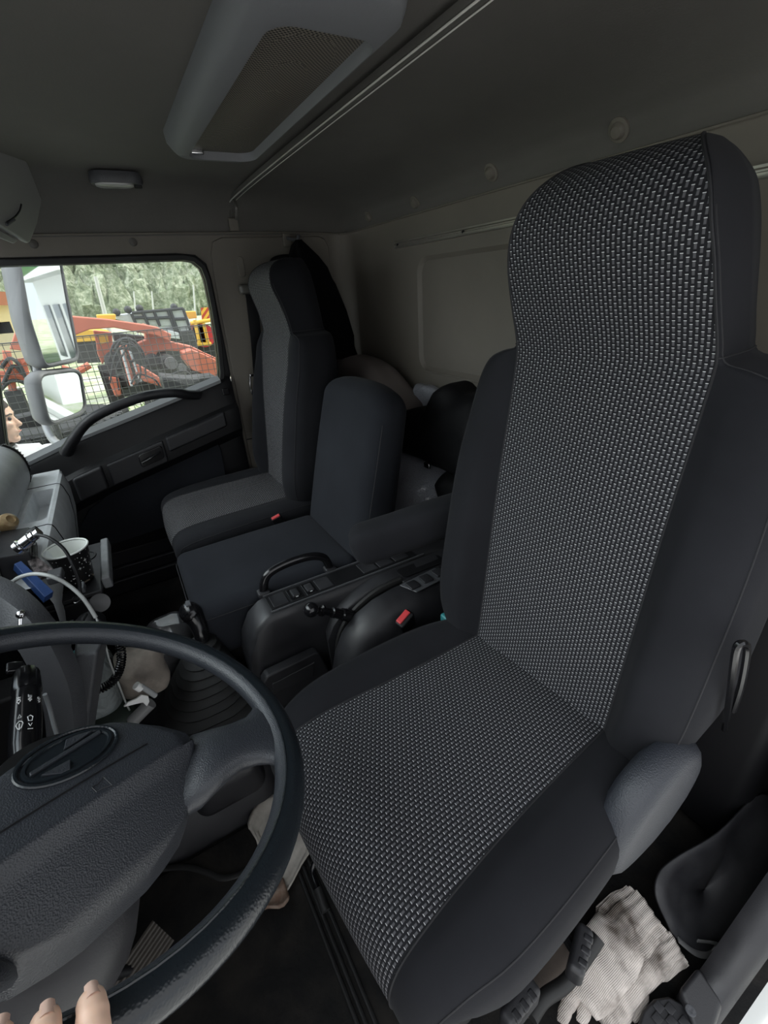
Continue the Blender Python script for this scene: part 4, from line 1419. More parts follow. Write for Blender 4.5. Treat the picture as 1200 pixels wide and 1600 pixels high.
m.lathe([(0.0001, 0.611), (0.030, 0.611)], (cx, cy, 0), (0, 0, 1), 40, cap=False); m.build('inner_wall', PAPER, cp)
m = MB(); m.tube([(cx + 0.0462 * cos(a), cy + 0.0462 * sin(a), 0.6945) for a in [2 * pi * k / 48 for k in range(48)]], 0.0022, 8, closed=True); m.build('rolled_rim', PAPER, cp)
# four-pointed stars printed on the cup
for (a, z, s) in ((4.0, 0.665, 0.006), (4.35, 0.645, 0.0065), (4.75, 0.670, 0.005), (5.1, 0.65, 0.006), (3.6, 0.65, 0.005)):
    r0 = 0.0335 + (z - 0.607) / 0.083 * 0.012 + 0.0004
    m = MB(); pts = []
    for k in range(8):
        rr = s if k % 2 == 0 else s * 0.22
        da, dz = rr * cos(k * pi / 4) / r0, rr * sin(k * pi / 4)
        rz_ = r0 + dz * 0.14
        pts.append(Vector((cx + rz_ * cos(a + da), cy + rz_ * sin(a + da), z + dz)))
    m.add(pts, [tuple(range(8))]); m.build('star', PAPER, cp, smooth=False)

# two-way radio with its round connector
rd = thing('two_way_radio', 'black two-way radio box with knobs and silver plug at the left edge', 'radio', (1.15, 0.33, 0.62))
def obox(c, h, ex, ey, ez, r=0.004, n=2, mm=2):
    ex = Vector(ex).normalized(); ey = Vector(ey); ey = (ey - ex * ey.dot(ex)).normalized(); ez = ex.cross(ey)
    Rm = Matrix((ex, ey, ez)).transposed()
    m = MB(); m.rbox(c, h, r, n, mm, rot=Rm); return m
ey_ = Vector((-0.05, 0.55, 0.10))
m = obox((1.16, 0.305, 0.700), (0.075, 0.028, 0.050), (1, 0.1, 0), (-0.1, 1, 0.15), None); m.build('case', MT['plast'], rd)
m = obox((1.16, 0.277, 0.690), (0.070, 0.005, 0.042), (1, 0.1, 0), (-0.1, 1, 0.15), None); m.build('face', MT['plast_dk'], rd)
m = MB(); m.lathe([(0.010, 0), (0.011, 0.004), (0.010, 0.018), (0.0095, 0.020), (0.001, 0.020)], (1.19, 0.274, 0.745), (0.05, -1, 0.35), 18); m.build('knob', MT['plast_dk'], rd)
m = MB(); m.lathe([(0.007, 0), (0.0075, 0.003), (0.0065, 0.012), (0.001, 0.013)], (1.145, 0.272, 0.742), (0.05, -1, 0.1), 16); m.build('knob', MT['chrome'], rd)
m = MB(); m.lathe([(0.015, 0), (0.015, 0.008), (0.011, 0.009), (0.0115, 0.014), (0.0125, 0.015), (0.0125, 0.034), (0.0105, 0.036), (0.0105, 0.044), (0.0085, 0.046), (0.0085, 0.055)], at(28, 857, x=1.08), at(52, 838, x=1.075) - at(28, 857, x=1.08), 20); m.build('plug', MT['chrome'], rd, ang=30)

cb = thing('radio_cord', 'black radio microphone cord curving over the cup and coiling below', 'cord', tuple(at(55, 838, x=1.07)))
pts = spline([at(50, 840, x=1.075), at(60, 836, x=1.06), at(78, 841, x=1.04), at(100, 858, x=1.02), at(115, 885, x=1.0), at(124, 910, x=0.99), at(127, 930, x=0.98), at(150, 965, x=0.94), at(180, 990, x=0.90), at(187, 1003, x=0.88)], 8)
m = MB(); m.tube(pts, 0.0034, 10); m.build('cable', MT['plast_dk'], cb)
coil_path = spline([at(187, 1003, x=0.88), at(190, 1025, x=0.87), at(187, 1045, x=0.86), at(178, 1062, x=0.855), at(160, 1075, x=0.85), at(130, 1083, x=0.85)], 12)
hel = []
Lp = len(coil_path)
turns = 26
for i in range(turns * 12):
    t = i / (turns * 12) * (Lp - 1)
    k = min(int(t), Lp - 2); f = t - k
    p = coil_path[k].lerp(coil_path[k + 1], f); tg = (coil_path[k + 1] - coil_path[k]).normalized()
    u = tg.orthogonal().normalized() if i == 0 else (u - tg * u.dot(tg)).normalized(); w = tg.cross(u)
    a = 2 * pi * i / 12
    hel.append(p + (u * cos(a) + w * sin(a)) * 0.0075)
m = MB(); m.tube(hel, 0.0019, 6); m.build('coil', MT['plast_gl'], cb)
m = MB(); m.tube(spline([at(130, 1083, x=0.85), at(122, 1082, x=0.85), at(121, 1060, x=0.86), at(122, 1010, x=0.88), at(128, 975, x=0.9), at(135, 960, x=0.93)], 6), 0.0030, 8); m.build('cable_tail', MT['plast_dk'], cb)

wc = thing('white_cable', 'thin white cable arching from the dash down to the floor', 'cable', tuple(at(17, 915, x=0.95)))
m = MB(); m.tube(spline([at(12, 920, x=1.0), at(25, 905, x=0.97), at(50, 897, x=0.95), at(78, 900, x=0.93), at(105, 913, x=0.92), at(130, 935, x=0.90), at(150, 965, x=0.88)], 8), 0.0036, 10)
m.build('sheath', mat('grey_white_cable', (0.42, 0.43, 0.42, 1), 0.45), wc)
m = MB(); m.tube(spline([at(150, 965, x=0.88), at(158, 985, x=0.86), at(164, 1005, x=0.85), at(172, 1035, x=0.85), at(185, 1068, x=0.86), at(200, 1105, x=0.87), at(216, 1130, x=0.88)], 8), 0.0018, 8)
m.build('thin_lead', mat('lead_grey', (0.35, 0.36, 0.35, 1), 0.5), wc)
gc = MB(); gc.tube(spline([at(70, 1085, x=0.62), at(77, 1105, x=0.62), at(85, 1135, x=0.61), at(93, 1160, x=0.60)], 6), 0.0028, 8)
tag(gc.build('grey_cable', mat('grey_cable', (0.20, 0.21, 0.22, 1), 0.5)), 'short grey cable behind the wiper stalk', 'cable')

def slab_thing(name, label, cat, pts, th, m_, bevel=0.001):
    n = (pts[1] - pts[0]).cross(pts[2] - pts[1]).normalized()
    if n.dot(Vector((0, 0, HC)) - pts[0]) > 0: n = -n
    b2 = MB(); b2.prism(pts, n * th)
    o = b2.build(name, m_, bevel=bevel)
    return tag(o, label, cat)
BLUE = mat('blue_carton', (0.03, 0.07, 0.20, 1), 0.35, col2=(0.045, 0.09, 0.25, 1), vscale=60)
PHO = mat('printed_card', (0.05, 0.045, 0.045, 1), 0.3, col2=(0.35, 0.30, 0.30, 1), vscale=90)
p = [at(22, 881, x=1.06), at(33, 876, x=1.07), at(84, 924, x=0.995), at(70, 933, x=0.985)]
o = slab_thing('blue_box', 'small blue carton leaning across the dash beside the cup tray', 'box', p, 0.018, BLUE)
p = [at(37, 866, x=1.105), at(43, 857, x=1.12), at(88, 893, x=1.06), at(60, 905, x=1.04)]
o = slab_thing('picture_card', 'small card case with a reddish printed picture behind the blue carton', 'card', p, 0.008, PHO)
m = MB(); m.rbox(at(87, 900, x=1.045), (0.020, 0.014, 0.009), 0.004, 3, 2); tag(m.build('adapter', MT['plast_gr']), 'small grey adapter block between the cup and the blue carton', 'adapter')
# binder clip with two wire loops
bc = thing('binder_clip', 'wire binder clip hanging under the cup tray', 'clip', tuple(at(115, 925, x=1.02)))
m = MB(); m.box(-0.014, 0.014, -0.006, 0.006, -0.007, 0.007); o0 = at(128, 918, x=1.02); m.v = [v + o0 for v in m.v]; m.build('jaw', MT['plast_gr'], bc, bevel=0.002)
m = MB(); m.tube(spline([at(111, 918, x=1.0), at(116, 930, x=1.0), at(113, 938, x=1.0), at(118, 942, x=1.0), at(128, 935, x=1.0), at(126, 926, x=1.0), at(124, 918, x=1.0)], 5), 0.0010, 6); m.build('wire_loop', MT['chrome'], bc)
kc = thing('key_bunch', 'small tangle of pale metal keys lying in the tray well', 'keys', (1.16, 0.20, 0.607))
for k, (px, py, qx, qy) in enumerate(((122, 900, 140, 893), (126, 906, 143, 900), (130, 892, 146, 898), (128, 912, 140, 905))):
    m = MB(); m.tube([at(px, py, z=0.610 + 0.002 * k), at(qx, qy, z=0.611 + 0.002 * k)], 0.0022, 6, flat=0.4); m.build('key', mat('brass_dull', (0.42, 0.36, 0.26, 1), 0.35, metal=0.6) if k == 0 else bpy.data.materials['brass_dull'], kc)
# dome shaped dark object and disc at the tray underside
m = MB(); m.ball(at(141, 975, x=0.97), 0.030, 20, 12, sc=(1.1, 1.0, 0.8)); tag(m.build('ash_pot', MT['plast_dk']), 'round dark lidded pot below the cup tray', 'pot')
m = MB(); c0 = at(156, 942, x=1.0); m.lathe([(0.001, 0), (0.020, 0.001), (0.020, 0.004), (0.001, 0.005)], c0, Vector((0, 0, HC)) - c0, 24); tag(m.build('disc_knob', mat('smoky_disc', (0.018, 0.018, 0.018, 1), 0.25)), 'flat round smoky disc behind the dark pot', 'disc')
m = MB(); m.lathe([(0.012, 0.0), (0.020, 0.004), (0.022, 0.016), (0.018, 0.028), (0.010, 0.032), (0.009, 0.028), (0.001, 0.027)], at(6, 822, x=1.26), at(8, 815, x=1.0) * 0 + Vector((-0.4, -0.6, 0.5)), 22)
tag(m.build('brown_bottle_cap', mat('mottled_brown', (0.30, 0.20, 0.10, 1), 0.4, col2=(0.48, 0.36, 0.20, 1), vscale=50)), 'brown mottled round cap on the dash at the left edge', 'cap')
m = MB(); m.tube([at(31, 1000, x=0.715), at(33, 962, x=0.735)], 0.0035, 10); m.ball(at(33, 960, x=0.735), 0.007, 12, 8)
tag(m.build('reset_peg', MT['chrome']), 'short metal peg standing at the edge of the instrument surround', 'peg')

# ---------------------------------------------------------------- litter under the dash
TEAL = mat('teal_plastic', (0.03, 0.17, 0.18, 1), 0.25)
BAGC = bpy.data.materials.new('clear_bag'); BAGC.use_nodes = True
nt = BAGC.node_tree; b = nt.nodes['Principled BSDF']; b.inputs['Base Color'].default_value = (0.20, 0.22, 0.22, 1); b.inputs['Roughness'].default_value = 0.15
vz = N(nt, 'ShaderNodeTexVoronoi', Scale=50.0); vz.feature = 'DISTANCE_TO_EDGE'; tcx = N(nt, 'ShaderNodeTexCoord'); bn = N(nt, 'ShaderNodeBump', Strength=0.9, Distance=0.006)
nt.links.new(tcx.outputs['Object'], vz.inputs['Vector']); nt.links.new(vz.outputs['Distance'], bn.inputs['Height']); nt.links.new(bn.outputs['Normal'], b.inputs['Normal'])
def hashw(seed, n=5, fr=20.0):
    rnd = random.Random(seed)
    return [(Vector((rnd.uniform(-1, 1), rnd.uniform(-1, 1), rnd.uniform(-1, 1))).normalized() * rnd.uniform(0.6, 1.5) * fr, rnd.uniform(0, 6.28)) for _ in range(n)]
def crumple(c, h, seed, amp, fr=20.0, r=None, rot=None):
    wv = hashw(seed, 6, fr)
    def fn(p):
        d = sum(1 - 2 * abs(sin(k.dot(p) + ph)) for k, ph in wv) / 6
        q = Vector(p); return q + q.normalized() * d * amp
    m = MB(); m.rbox(c, h, r or min(h) * 0.8, 5, 12, fn=fn, rot=rot); return m
m = crumple((0.955, 0.235, 0.455), (0.075, 0.055, 0.085), 3, 0.012)
tb = tag(m.build('clear_bag', BAGC, ang=50), 'clear plastic bag with teal packets under the dashboard', 'bag')
for (a, b_, w) in (((112, 1025), (148, 1012), 0.010), ((112, 1050), (155, 1030), 0.012), ((113, 1062), (135, 1052), 0.008)):
    m = MB(); m.tube([at(*a, x=0.868), at(*b_, x=0.868)], w, 8, flat=0.25, up=(1, 0, 0)); m.build('teal_packet', TEAL, tb)
m = crumple((0.935, 0.135, 0.470), (0.050, 0.055, 0.065), 8, 0.016, fr=26)
tag(m.build('cloth_rag', mat('beige_rag', (0.19, 0.165, 0.14, 1), 0.9, bump=0.3, bscale=200, var=0.5, vscale=20), ang=60), 'crumpled beige rag beside the clear bag under the dashboard', 'rag')
m = crumple((0.90, 0.215, 0.405), (0.055, 0.055, 0.022), 12, 0.006, fr=26)
tag(m.build('dark_pouch', mat('dark_green_pouch', (0.018, 0.028, 0.020, 1), 0.7)), 'dark green flat pouch below the clear bag', 'pouch')
m = MB(); m.prism([at(x, y, x=0.83) for x, y in ((194, 1105), (200, 1098), (214, 1092), (222, 1086), (232, 1088), (234, 1096), (230, 1104), (224, 1098), (214, 1100))], (0.004, 0.002, 0))
tag(m.build('white_clip', MT['white'], bevel=0.001), 'small white hooked plastic clip beside the gear boot', 'clip')
tb2 = thing('syringe_tube', 'clear plastic tube with white cap lying beside the gear boot', 'tube', tuple(at(225, 1080, x=0.84)))
m = MB(); m.tube([at(220, 1072, x=0.835), at(243, 1087, x=0.835)], 0.0055, 12); m.build('barrel', mat('clear_tube', (0.35, 0.36, 0.36, 1), 0.15), tb2)
m = MB(); m.tube([at(212, 1071, x=0.835), at(220, 1076, x=0.835)], 0.008, 12); m.build('cap', MT['white'], tb2)
m = MB(); m.tube([at(206, 1128, x=0.85), at(236, 1098, x=0.85)], 0.013, 14); tag(m.build('lighter', mat('grey_lighter', (0.20, 0.20, 0.20, 1), 0.3)), 'grey cylinder lying under the white clip', 'cylinder')
# shiny taped cover on the tunnel in front of the gear knob
m = crumple((1.13, 0.075, 0.355), (0.075, 0.070, 0.085), 41, 0.014, fr=16)
tag(m.build('shiny_foil_bag', mat('shiny_black_bag', (0.05, 0.05, 0.052, 1), 0.16, coat=0.5, var=1.0, vscale=9), ang=70), 'crumpled glossy dark plastic bag beside the gear knob', 'bag')

# ---------------------------------------------------------------- floor in front of the driver
pd = thing('brake_pedal', 'ribbed dark pedal seen through the steering wheel', 'pedal', (0.53, 0.25, 0.11))
pc = [at(152, 1562, z=0.20), at(238, 1438, z=0.20), at(272, 1470, z=0.17), at(185, 1600, z=0.17)]
PN = (pc[1] - pc[0]).cross(pc[2] - pc[1]).normalized()
if PN.z < 0: PN = -PN
m = MB(); m.prism([p - PN * 0.012 for p in pc], PN * 0.010); m.build('plate', MT['plast_dk'], pd, bevel=0.003)
for k in range(8):
    t = (k + 0.5) / 8
    a = pc[0].lerp(pc[3], t); b_ = pc[1].lerp(pc[2], t)
    m = MB(); m.tube([a, b_], 0.0035, 6, up=PN); m.build('rib', mat('worn_pedal_rubber', (0.055, 0.048, 0.040, 1), 0.6) if k == 0 else bpy.data.materials['worn_pedal_rubber'], pd)
m = MB(); m.tube([pc[0].lerp(pc[2], 0.5) - PN * 0.012, pc[0].lerp(pc[2], 0.5) + Vector((0, 0.10, 0.10)), pc[0].lerp(pc[2], 0.5) + Vector((0, 0.22, 0.34))], 0.010, 10); m.build('pedal_arm', MT['plast_dk'], pd)
fm = thing('floor_mat', 'dirty black rubber floor mat with raised edge in front of the large seat', 'mat', (0.45, 0.15, 0.10))
m = MB(); m.box(0.06, 0.71, -0.15, 0.62, 0.100, 0.108); m.build('sheet', MT['floor'], fm, bevel=0.003)
m = MB(); m.tube(spline([at(218, 1372, z=0.112), at(255, 1358, z=0.112), at(290, 1355, z=0.112), at(320, 1362, z=0.112), at(345, 1372, z=0.112), at(370, 1368, z=0.112), at(395, 1355, z=0.112)], 6), 0.006, 8, flat=0.7); m.build('raised_edge', MT['rubber'], fm)
for dx in (0, 0.014, 0.026):
    m = MB(); m.tube([(0.17 + 0.0, -0.015 + dx - 0.06, 0.111), (0.62, 0.01 + dx - 0.075, 0.111)], 0.004, 8); m.build('raised_edge', MT['rubber'], fm)
# paper tissue with a brown stain
TIS = mat('stained_tissue', (0.50, 0.47, 0.42, 1), 0.9, bump=0.3, bscale=120, col2=(0.38, 0.35, 0.31, 1), vscale=25)
STN = mat('brown_stain', (0.16, 0.10, 0.07, 1), 0.9, bump=0.4, bscale=160, col2=(0.25, 0.19, 0.15, 1), vscale=60)
m = MB()
tp = [(0.735, -0.02), (0.70, 0.025), (0.64, 0.02), (0.59, 0.055), (0.545, 0.045), (0.53, 0.0), (0.56, -0.05), (0.60, -0.10), (0.70, -0.11)]
N0 = 14
c = Vector((0.63, -0.03))
L = []
for k in range(N0 + 1):
    t = k / N0
    L.append([Vector((c.x + (x - c.x) * t, c.y + (y - c.y) * t, 0.122 + 0.006 * sin(11 * x * t + 7 * y) * t + 0.003 * sin(60 * x * t) * t)) for x, y in [tuple(q)[:2] for q in spline([(x, y, 0) for x, y in tp], 4, closed=True)]])
m.loft(L, cap=False)
o = m.build('tissue', TIS, ang=80); sd_ = o.modifiers.new('thick', 'SOLIDIFY'); sd_.thickness = 0.004
tag(o, 'crumpled whitish paper tissue on the floor beside the wheel rim', 'tissue')
m = MB(); m.rbox((0.538, 0.025, 0.128), (0.022, 0.034, 0.006), 0.005, 4, 6, fn=lambda p: (p.x + 0.008 * sin(p.y * 90), p.y, p.z + 0.003 * sin(p.x * 200))); m.build('stain', STN, o)
# seat slide lever
lv = thing('slide_lever', 'black bent seat slide lever under the front of the large seat', 'lever', (0.50, -0.10, 0.2))
m = MB(); m.tube(spline([at(505, 1325, z=0.27), at(492, 1345, z=0.26), at(488, 1362, z=0.25), at(494, 1382, z=0.245), at(501, 1400, z=0.24)], 5), 0.005, 10); m.build('rod', MT['plast_gl'], lv)
m = MB(); m.tube([at(497, 1388, z=0.243), at(509, 1424, z=0.235)], 0.008, 12); m.build('grip', MT['rubber'], lv)

# ---------------------------------------------------------------- driver seat side cover, controls and things beside it
SC = mat('blue_grey_side_cover', (0.019, 0.0215, 0.028, 1), 0.5, bump=0.5, bscale=600, btype='leather', bdist=0.0012)
ss = [(-0.40, 0.42), (-0.41, 0.50), (-0.45, 0.56), (-0.50, 0.585), (-0.56, 0.59), (-0.60, 0.57), (-0.615, 0.52), (-0.60, 0.46), (-0.56, 0.415), (-0.51, 0.39), (-0.46, 0.385), (-0.42, 0.39)]
m = MB()
o_ = [Vector((0.172, y, z)) for y, z in ss]
cyz = sum(o_, Vector()) / len(o_)
m.loft([[Vector((0.21, p.y, p.z)) for p in o_], [Vector((0.175, p.y, p.z)) for p in o_], [Vector((0.152, cyz.y + (p.y - cyz.y) * 0.93, cyz.z + (p.z - cyz.z) * 0.92)) for p in o_], [Vector((0.145, cyz.y + (p.y - cyz.y) * 0.8, cyz.z + (p.z - cyz.z) * 0.75)) for p in o_]])
m2 = m.build('seat_side_cover', SC, sub=1)
tag(m2, 'blue grey moulded side cover below the large seat back', 'cover')
for k, (cx_, cy_, lab) in enumerate(((905, 1490, 'black notched seat adjusting lever nearest the white glove'), (812, 1572, 'black notched seat adjusting lever at the bottom front corner of the large seat'))):
    c0 = at(cx_, cy_, z=0.30)
    t = thing('adjusting_lever', lab, 'lever', tuple(c0), group='seat adjusting levers')
    Rm = Matrix.Rotation(R(25 - 20 * k), 3, 'Z')
    m = MB(); m.rbox(c0, (0.012, 0.032, 0.022), 0.008, 4, 3, rot=Rm); q = m.build('paddle', MT['plast'], t)
    for j in (-1, 0, 1):
        m = MB(); m.rbox(c0 + Rm @ Vector((-0.006, j * 0.016, 0.0195)), (0.007, 0.005, 0.0035), 0.003, 3, 2, rot=Rm); m.build('notch', MT['plast'], q)
    m = MB(); m.tube([c0 + Vector((0.005, 0, -0.01)), c0 + Vector((0.05, -0.01, -0.02))], 0.008, 8); m.build('rod', MT['plast_dk'], t)
m = MB(); m.tube(spline([at(935, 1465, z=0.24), at(915, 1495, z=0.23), at(885, 1535, z=0.22), at(850, 1560, z=0.22), at(830, 1590, z=0.22)], 8), 0.011, 10)
tag(m.build('bellows_hose', MT['rubber']), 'dark ribbed hose below the seat levers', 'hose')
m = crumple((0.190, -0.33, 0.17), (0.045, 0.065, 0.03), 51, 0.010, fr=30)
tag(m.build('brown_rag', mat('brown_rag', (0.07, 0.055, 0.045, 1), 0.9, bump=0.3, bscale=150), ang=60), 'dark brown rag under the seat levers', 'rag')

# knitted work gloves
GLV = bpy.data.materials.new('knitted_cotton'); GLV.use_nodes = True
nt = GLV.node_tree; b = nt.nodes['Principled BSDF']; b.inputs['Roughness'].default_value = 0.95; b.inputs['Specular IOR Level'].default_value = 0.1
tc = N(nt, 'ShaderNodeTexCoord'); n1 = N(nt, 'ShaderNodeTexNoise', Scale=16.0, Detail=7); n2 = N(nt, 'ShaderNodeTexNoise', Scale=60.0, Detail=3); mx = N(nt, 'ShaderNodeMix', data_type='RGBA'); mr = N(nt, 'ShaderNodeMapRange')
mr.inputs[1].default_value = 0.50; mr.inputs[2].default_value = 0.68
nt.links.new(tc.outputs['Object'], n1.inputs['Vector']); nt.links.new(n1.outputs['Fac'], mr.inputs[0]); nt.links.new(mr.outputs[0], mx.inputs[0])
mx.inputs[6].default_value = (0.52, 0.47, 0.43, 1); mx.inputs[7].default_value = (0.12, 0.10, 0.085, 1); nt.links.new(mx.outputs[2], b.inputs['Base Color'])
wv = N(nt, 'ShaderNodeTexWave', Scale=140.0); wv.inputs['Distortion'].default_value = 1.0; nt.links.new(tc.outputs['Object'], wv.inputs['Vector'])
bn = N(nt, 'ShaderNodeBump', Strength=0.5, Distance=0.0015); nt.links.new(wv.outputs['Fac'], bn.inputs['Height']); nt.links.new(bn.outputs['Normal'], b.inputs['Normal'])
def glove(name, label, path, widths, th, ribs, zoff, fingers):
    """flattened knitted tube along a path of (x, y, z) with a ribbed cuff; fingers as tapering lobes"""
    t = thing(name, label, 'glove', tuple(path[0]), group='worn knitted gloves')
    P = spline(path, 6); n = len(P)
    W_ = [interp([(i / (len(widths) - 1), w) for i, w in enumerate(widths)], k / (n - 1))[0] for k in range(n)]
    L = []
    for k, p in enumerate(P):
        tg = (P[min(k + 1, n - 1)] - P[max(k - 1, 0)]).normalized()
        sd2 = tg.cross(Vector((0, 0, 1))).normalized(); up = sd2.cross(tg)
        cuff = k / (n - 1) < 0.33
        l = []
        for j in range(48):
            a = 2 * pi * j / 48
            rr = 1 + (0.13 * cos(a * 14) if cuff else 0.03 * sin(a * 5 + k * 0.5))
            hh = th * (0.75 if cuff else 1.0 + 0.25 * sin(k * 0.9))
            l.append(p + sd2 * cos(a) * W_[k] * rr + up * sin(a) * hh * rr + up * (0.004 * sin(k * 1.3 + cos(a) * 3)))
        L.append(l)
    m = MB(); m.loft(L); m.build('hand_part', GLV, t, ang=80)
    for fp, r in fingers:
        q = spline(fp, 5); m = MB(); m.tube(q, [r * (1 - 0.35 * (k / (len(q) - 1)) ** 3) * (1 + 0.06 * sin(k * 2.2)) for k in range(len(q))], 14, flat=0.7); m.build('finger', GLV, t, ang=80)
    return t
glove('knitted_glove', 'dirty white knitted glove with ribbed cuff, the upper of the two beside the large seat',
      [at(1010, 1420, z=0.165), at(975, 1450, z=0.180), at(950, 1490, z=0.182), at(925, 1530, z=0.172), at(905, 1560, z=0.160)], [0.036, 0.040, 0.044, 0.040, 0.030], 0.015, True, 0,
      [([at(930, 1540, z=0.165), at(915, 1575, z=0.155), at(908, 1600, z=0.150)], 0.011), ([at(905, 1545, z=0.160), at(885, 1575, z=0.150), at(878, 1600, z=0.145)], 0.011)])
glove('knitted_glove', 'stained knitted glove with grey palm, lying under the cleaner one',
      [at(1055, 1478, z=0.135), at(1025, 1495, z=0.142), at(985, 1525, z=0.142), at(955, 1560, z=0.136), at(935, 1590, z=0.13)], [0.024, 0.026, 0.028, 0.034, 0.030], 0.013, True, 0,
      [([at(965, 1570, z=0.135), at(960, 1600, z=0.13), at(955, 1625, z=0.125)], 0.012), ([at(1000, 1530, z=0.135), at(1000, 1565, z=0.128), at(985, 1590, z=0.122)], 0.012)])
# dark rubber flap, strap, step pad, corner trim
m = MB()
fl = spline([at(1022, 1392, z=0.20), at(1030, 1360, z=0.215), at(1060, 1335, z=0.225), at(1120, 1300, z=0.24), at(1190, 1240, z=0.26), at(1230, 1300, z=0.20), at(1180, 1420, z=0.13), at(1110, 1490, z=0.115), at(1060, 1470, z=0.14), at(1035, 1430, z=0.17)], 5, closed=True)
cf = sum(fl, Vector()) / len(fl)
m.loft([[p.lerp(cf, 0.0) for p in fl], [p.lerp(cf, 0.25) + Vector((0, 0, -0.012)) for p in fl], [p.lerp(cf, 0.6) + Vector((0, 0, -0.03)) for p in fl], [p.lerp(cf, 0.97) + Vector((0, 0, -0.04)) for p in fl]], cap=False)
o = m.build('rubber_flap', mat('scuffed_black_rubber', (0.012, 0.012, 0.014, 1), 0.45, bump=0.3, bscale=60, rvar=0.3, vscale=20), ang=70); md = o.modifiers.new('t', 'SOLIDIFY'); md.thickness = 0.004
tag(o, 'curled dark rubber mat flap between the large seat and the door sill', 'flap')
m = MB(); m.tube(spline([at(1060, 1468, z=0.15), at(1085, 1488, z=0.13), at(1105, 1492, z=0.12), at(1120, 1484, z=0.12), at(1118, 1474, z=0.13), at(1090, 1470, z=0.135)], 5), 0.005, 8, flat=0.3); tag(m.build('strap', mat('grey_strap', (0.10, 0.10, 0.10, 1), 0.6)), 'thin grey strap loop on the floor beside the gloves', 'strap')
m = MB()
pp = [at(x, y, z=0.155) for x, y in ((995, 1610), (1005, 1578), (1022, 1560), (1045, 1556), (1065, 1566), (1088, 1590), (1105, 1640), (1060, 1680), (1000, 1660))]
stp = thing('step_pad', 'small ribbed black foot pad at the bottom corner by the door sill', 'pad', tuple(pp[0]))
m = MB(); m.prism(pp, (0, 0, -0.02)); q = m.build('base', MT['plast'], stp, bevel=0.004)
for (x, y) in ((1030, 1572), (1048, 1575), (1028, 1590), (1050, 1594), (1070, 1596)):
    c0 = at(x, y, z=0.160); m = MB(); m.rbox(Vector((c0.x, c0.y, 0.1565)), (0.0062, 0.0068, 0.0016), 0.0012, 2, 2); m.build('raised_pad', MT['plast'], q)
ct = thing('sill_corner_cover', 'moulded black corner cover with a screw at the foot of the door opening', 'cover', tuple(at(1080, 1570, z=0.13)))
m = MB(); m.prism([at(1062, 1545, z=0.172), at(1092, 1508, z=0.172), at(1132, 1565, z=0.160), at(1112, 1625, z=0.155), at(1085, 1610, z=0.160), at(1072, 1570, z=0.168)], (0, 0, -0.05)); q = m.build('cover', MT['plast'], ct, bevel=0.008, bseg=3)
m = MB(); m.lathe([(0.0075, 0), (0.007, 0.0015), (0.004, 0.002), (0.001, 0.001)], at(1079, 1579, z=0.166), (0, 0, 1), 18); m.build('screw', MT['plast_gr'], q)
# outside step seen past the sill
STEPW = mat('pale_painted_step', (0.72, 0.73, 0.70, 1), 0.5)
m = MB(); m.box(-0.45, -0.012, -1.0, 0.5, -0.12, -0.06); struct(m.build('trim_10', STEPW, bevel=0.004))

# rear side of the driver seat: recliner bracket and door-side belt reel
rb_ = thing('recliner_handle', 'black looped recliner handle on the outer side of the large seat back', 'handle', tuple(at(1150, 1060, x=0.15)))
m = MB(); m.tube(spline([at(1132, 1140, x=0.158), at(1140, 1090, x=0.152), at(1146, 1040, x=0.150), at(1152, 1010, x=0.150), at(1164, 1006, x=0.148), at(1167, 1020, x=0.147), at(1158, 1070, x=0.148), at(1145, 1110, x=0.152)], 5), 0.0045, 8); m.build('loop', MT['plast_gl'], rb_)
br = thing('belt_reel', 'dark belt reel housing low behind the large seat', 'reel', (0.06, -0.86, 0.35))
m = MB(); m.rbox((0.065, -0.84, 0.42), (0.035, 0.05, 0.045), 0.012, 3, 3, rot=Matrix.Rotation(R(20), 3, 'X')); m.build('housing', MT['plast_dk'], br)
m = MB(); m.box(0.05, 0.052, -0.86, -0.81, 0.40, 1.0); m.build('webbing', MT['plast_dk'], br)
m = MB(); m.rbox((0.42, -0.885, 0.425), (0.30, 0.075, 0.32), 0.03, 3, 3); tag(m.build('dark_filler_box', MT['plast_dk']), 'tall dark filler box added to blacken the space behind the large seat', 'box')  # added dark block, raised to black out the pale wall behind the seat
m = MB(); m.rbox(at(698, 966, x=0.66), (0.012, 0.012, 0.012), 0.006, 3, 2); tag(m.build('teal_tag', TEAL), 'tiny teal scrap between the large seat back and its cushion', 'scrap')

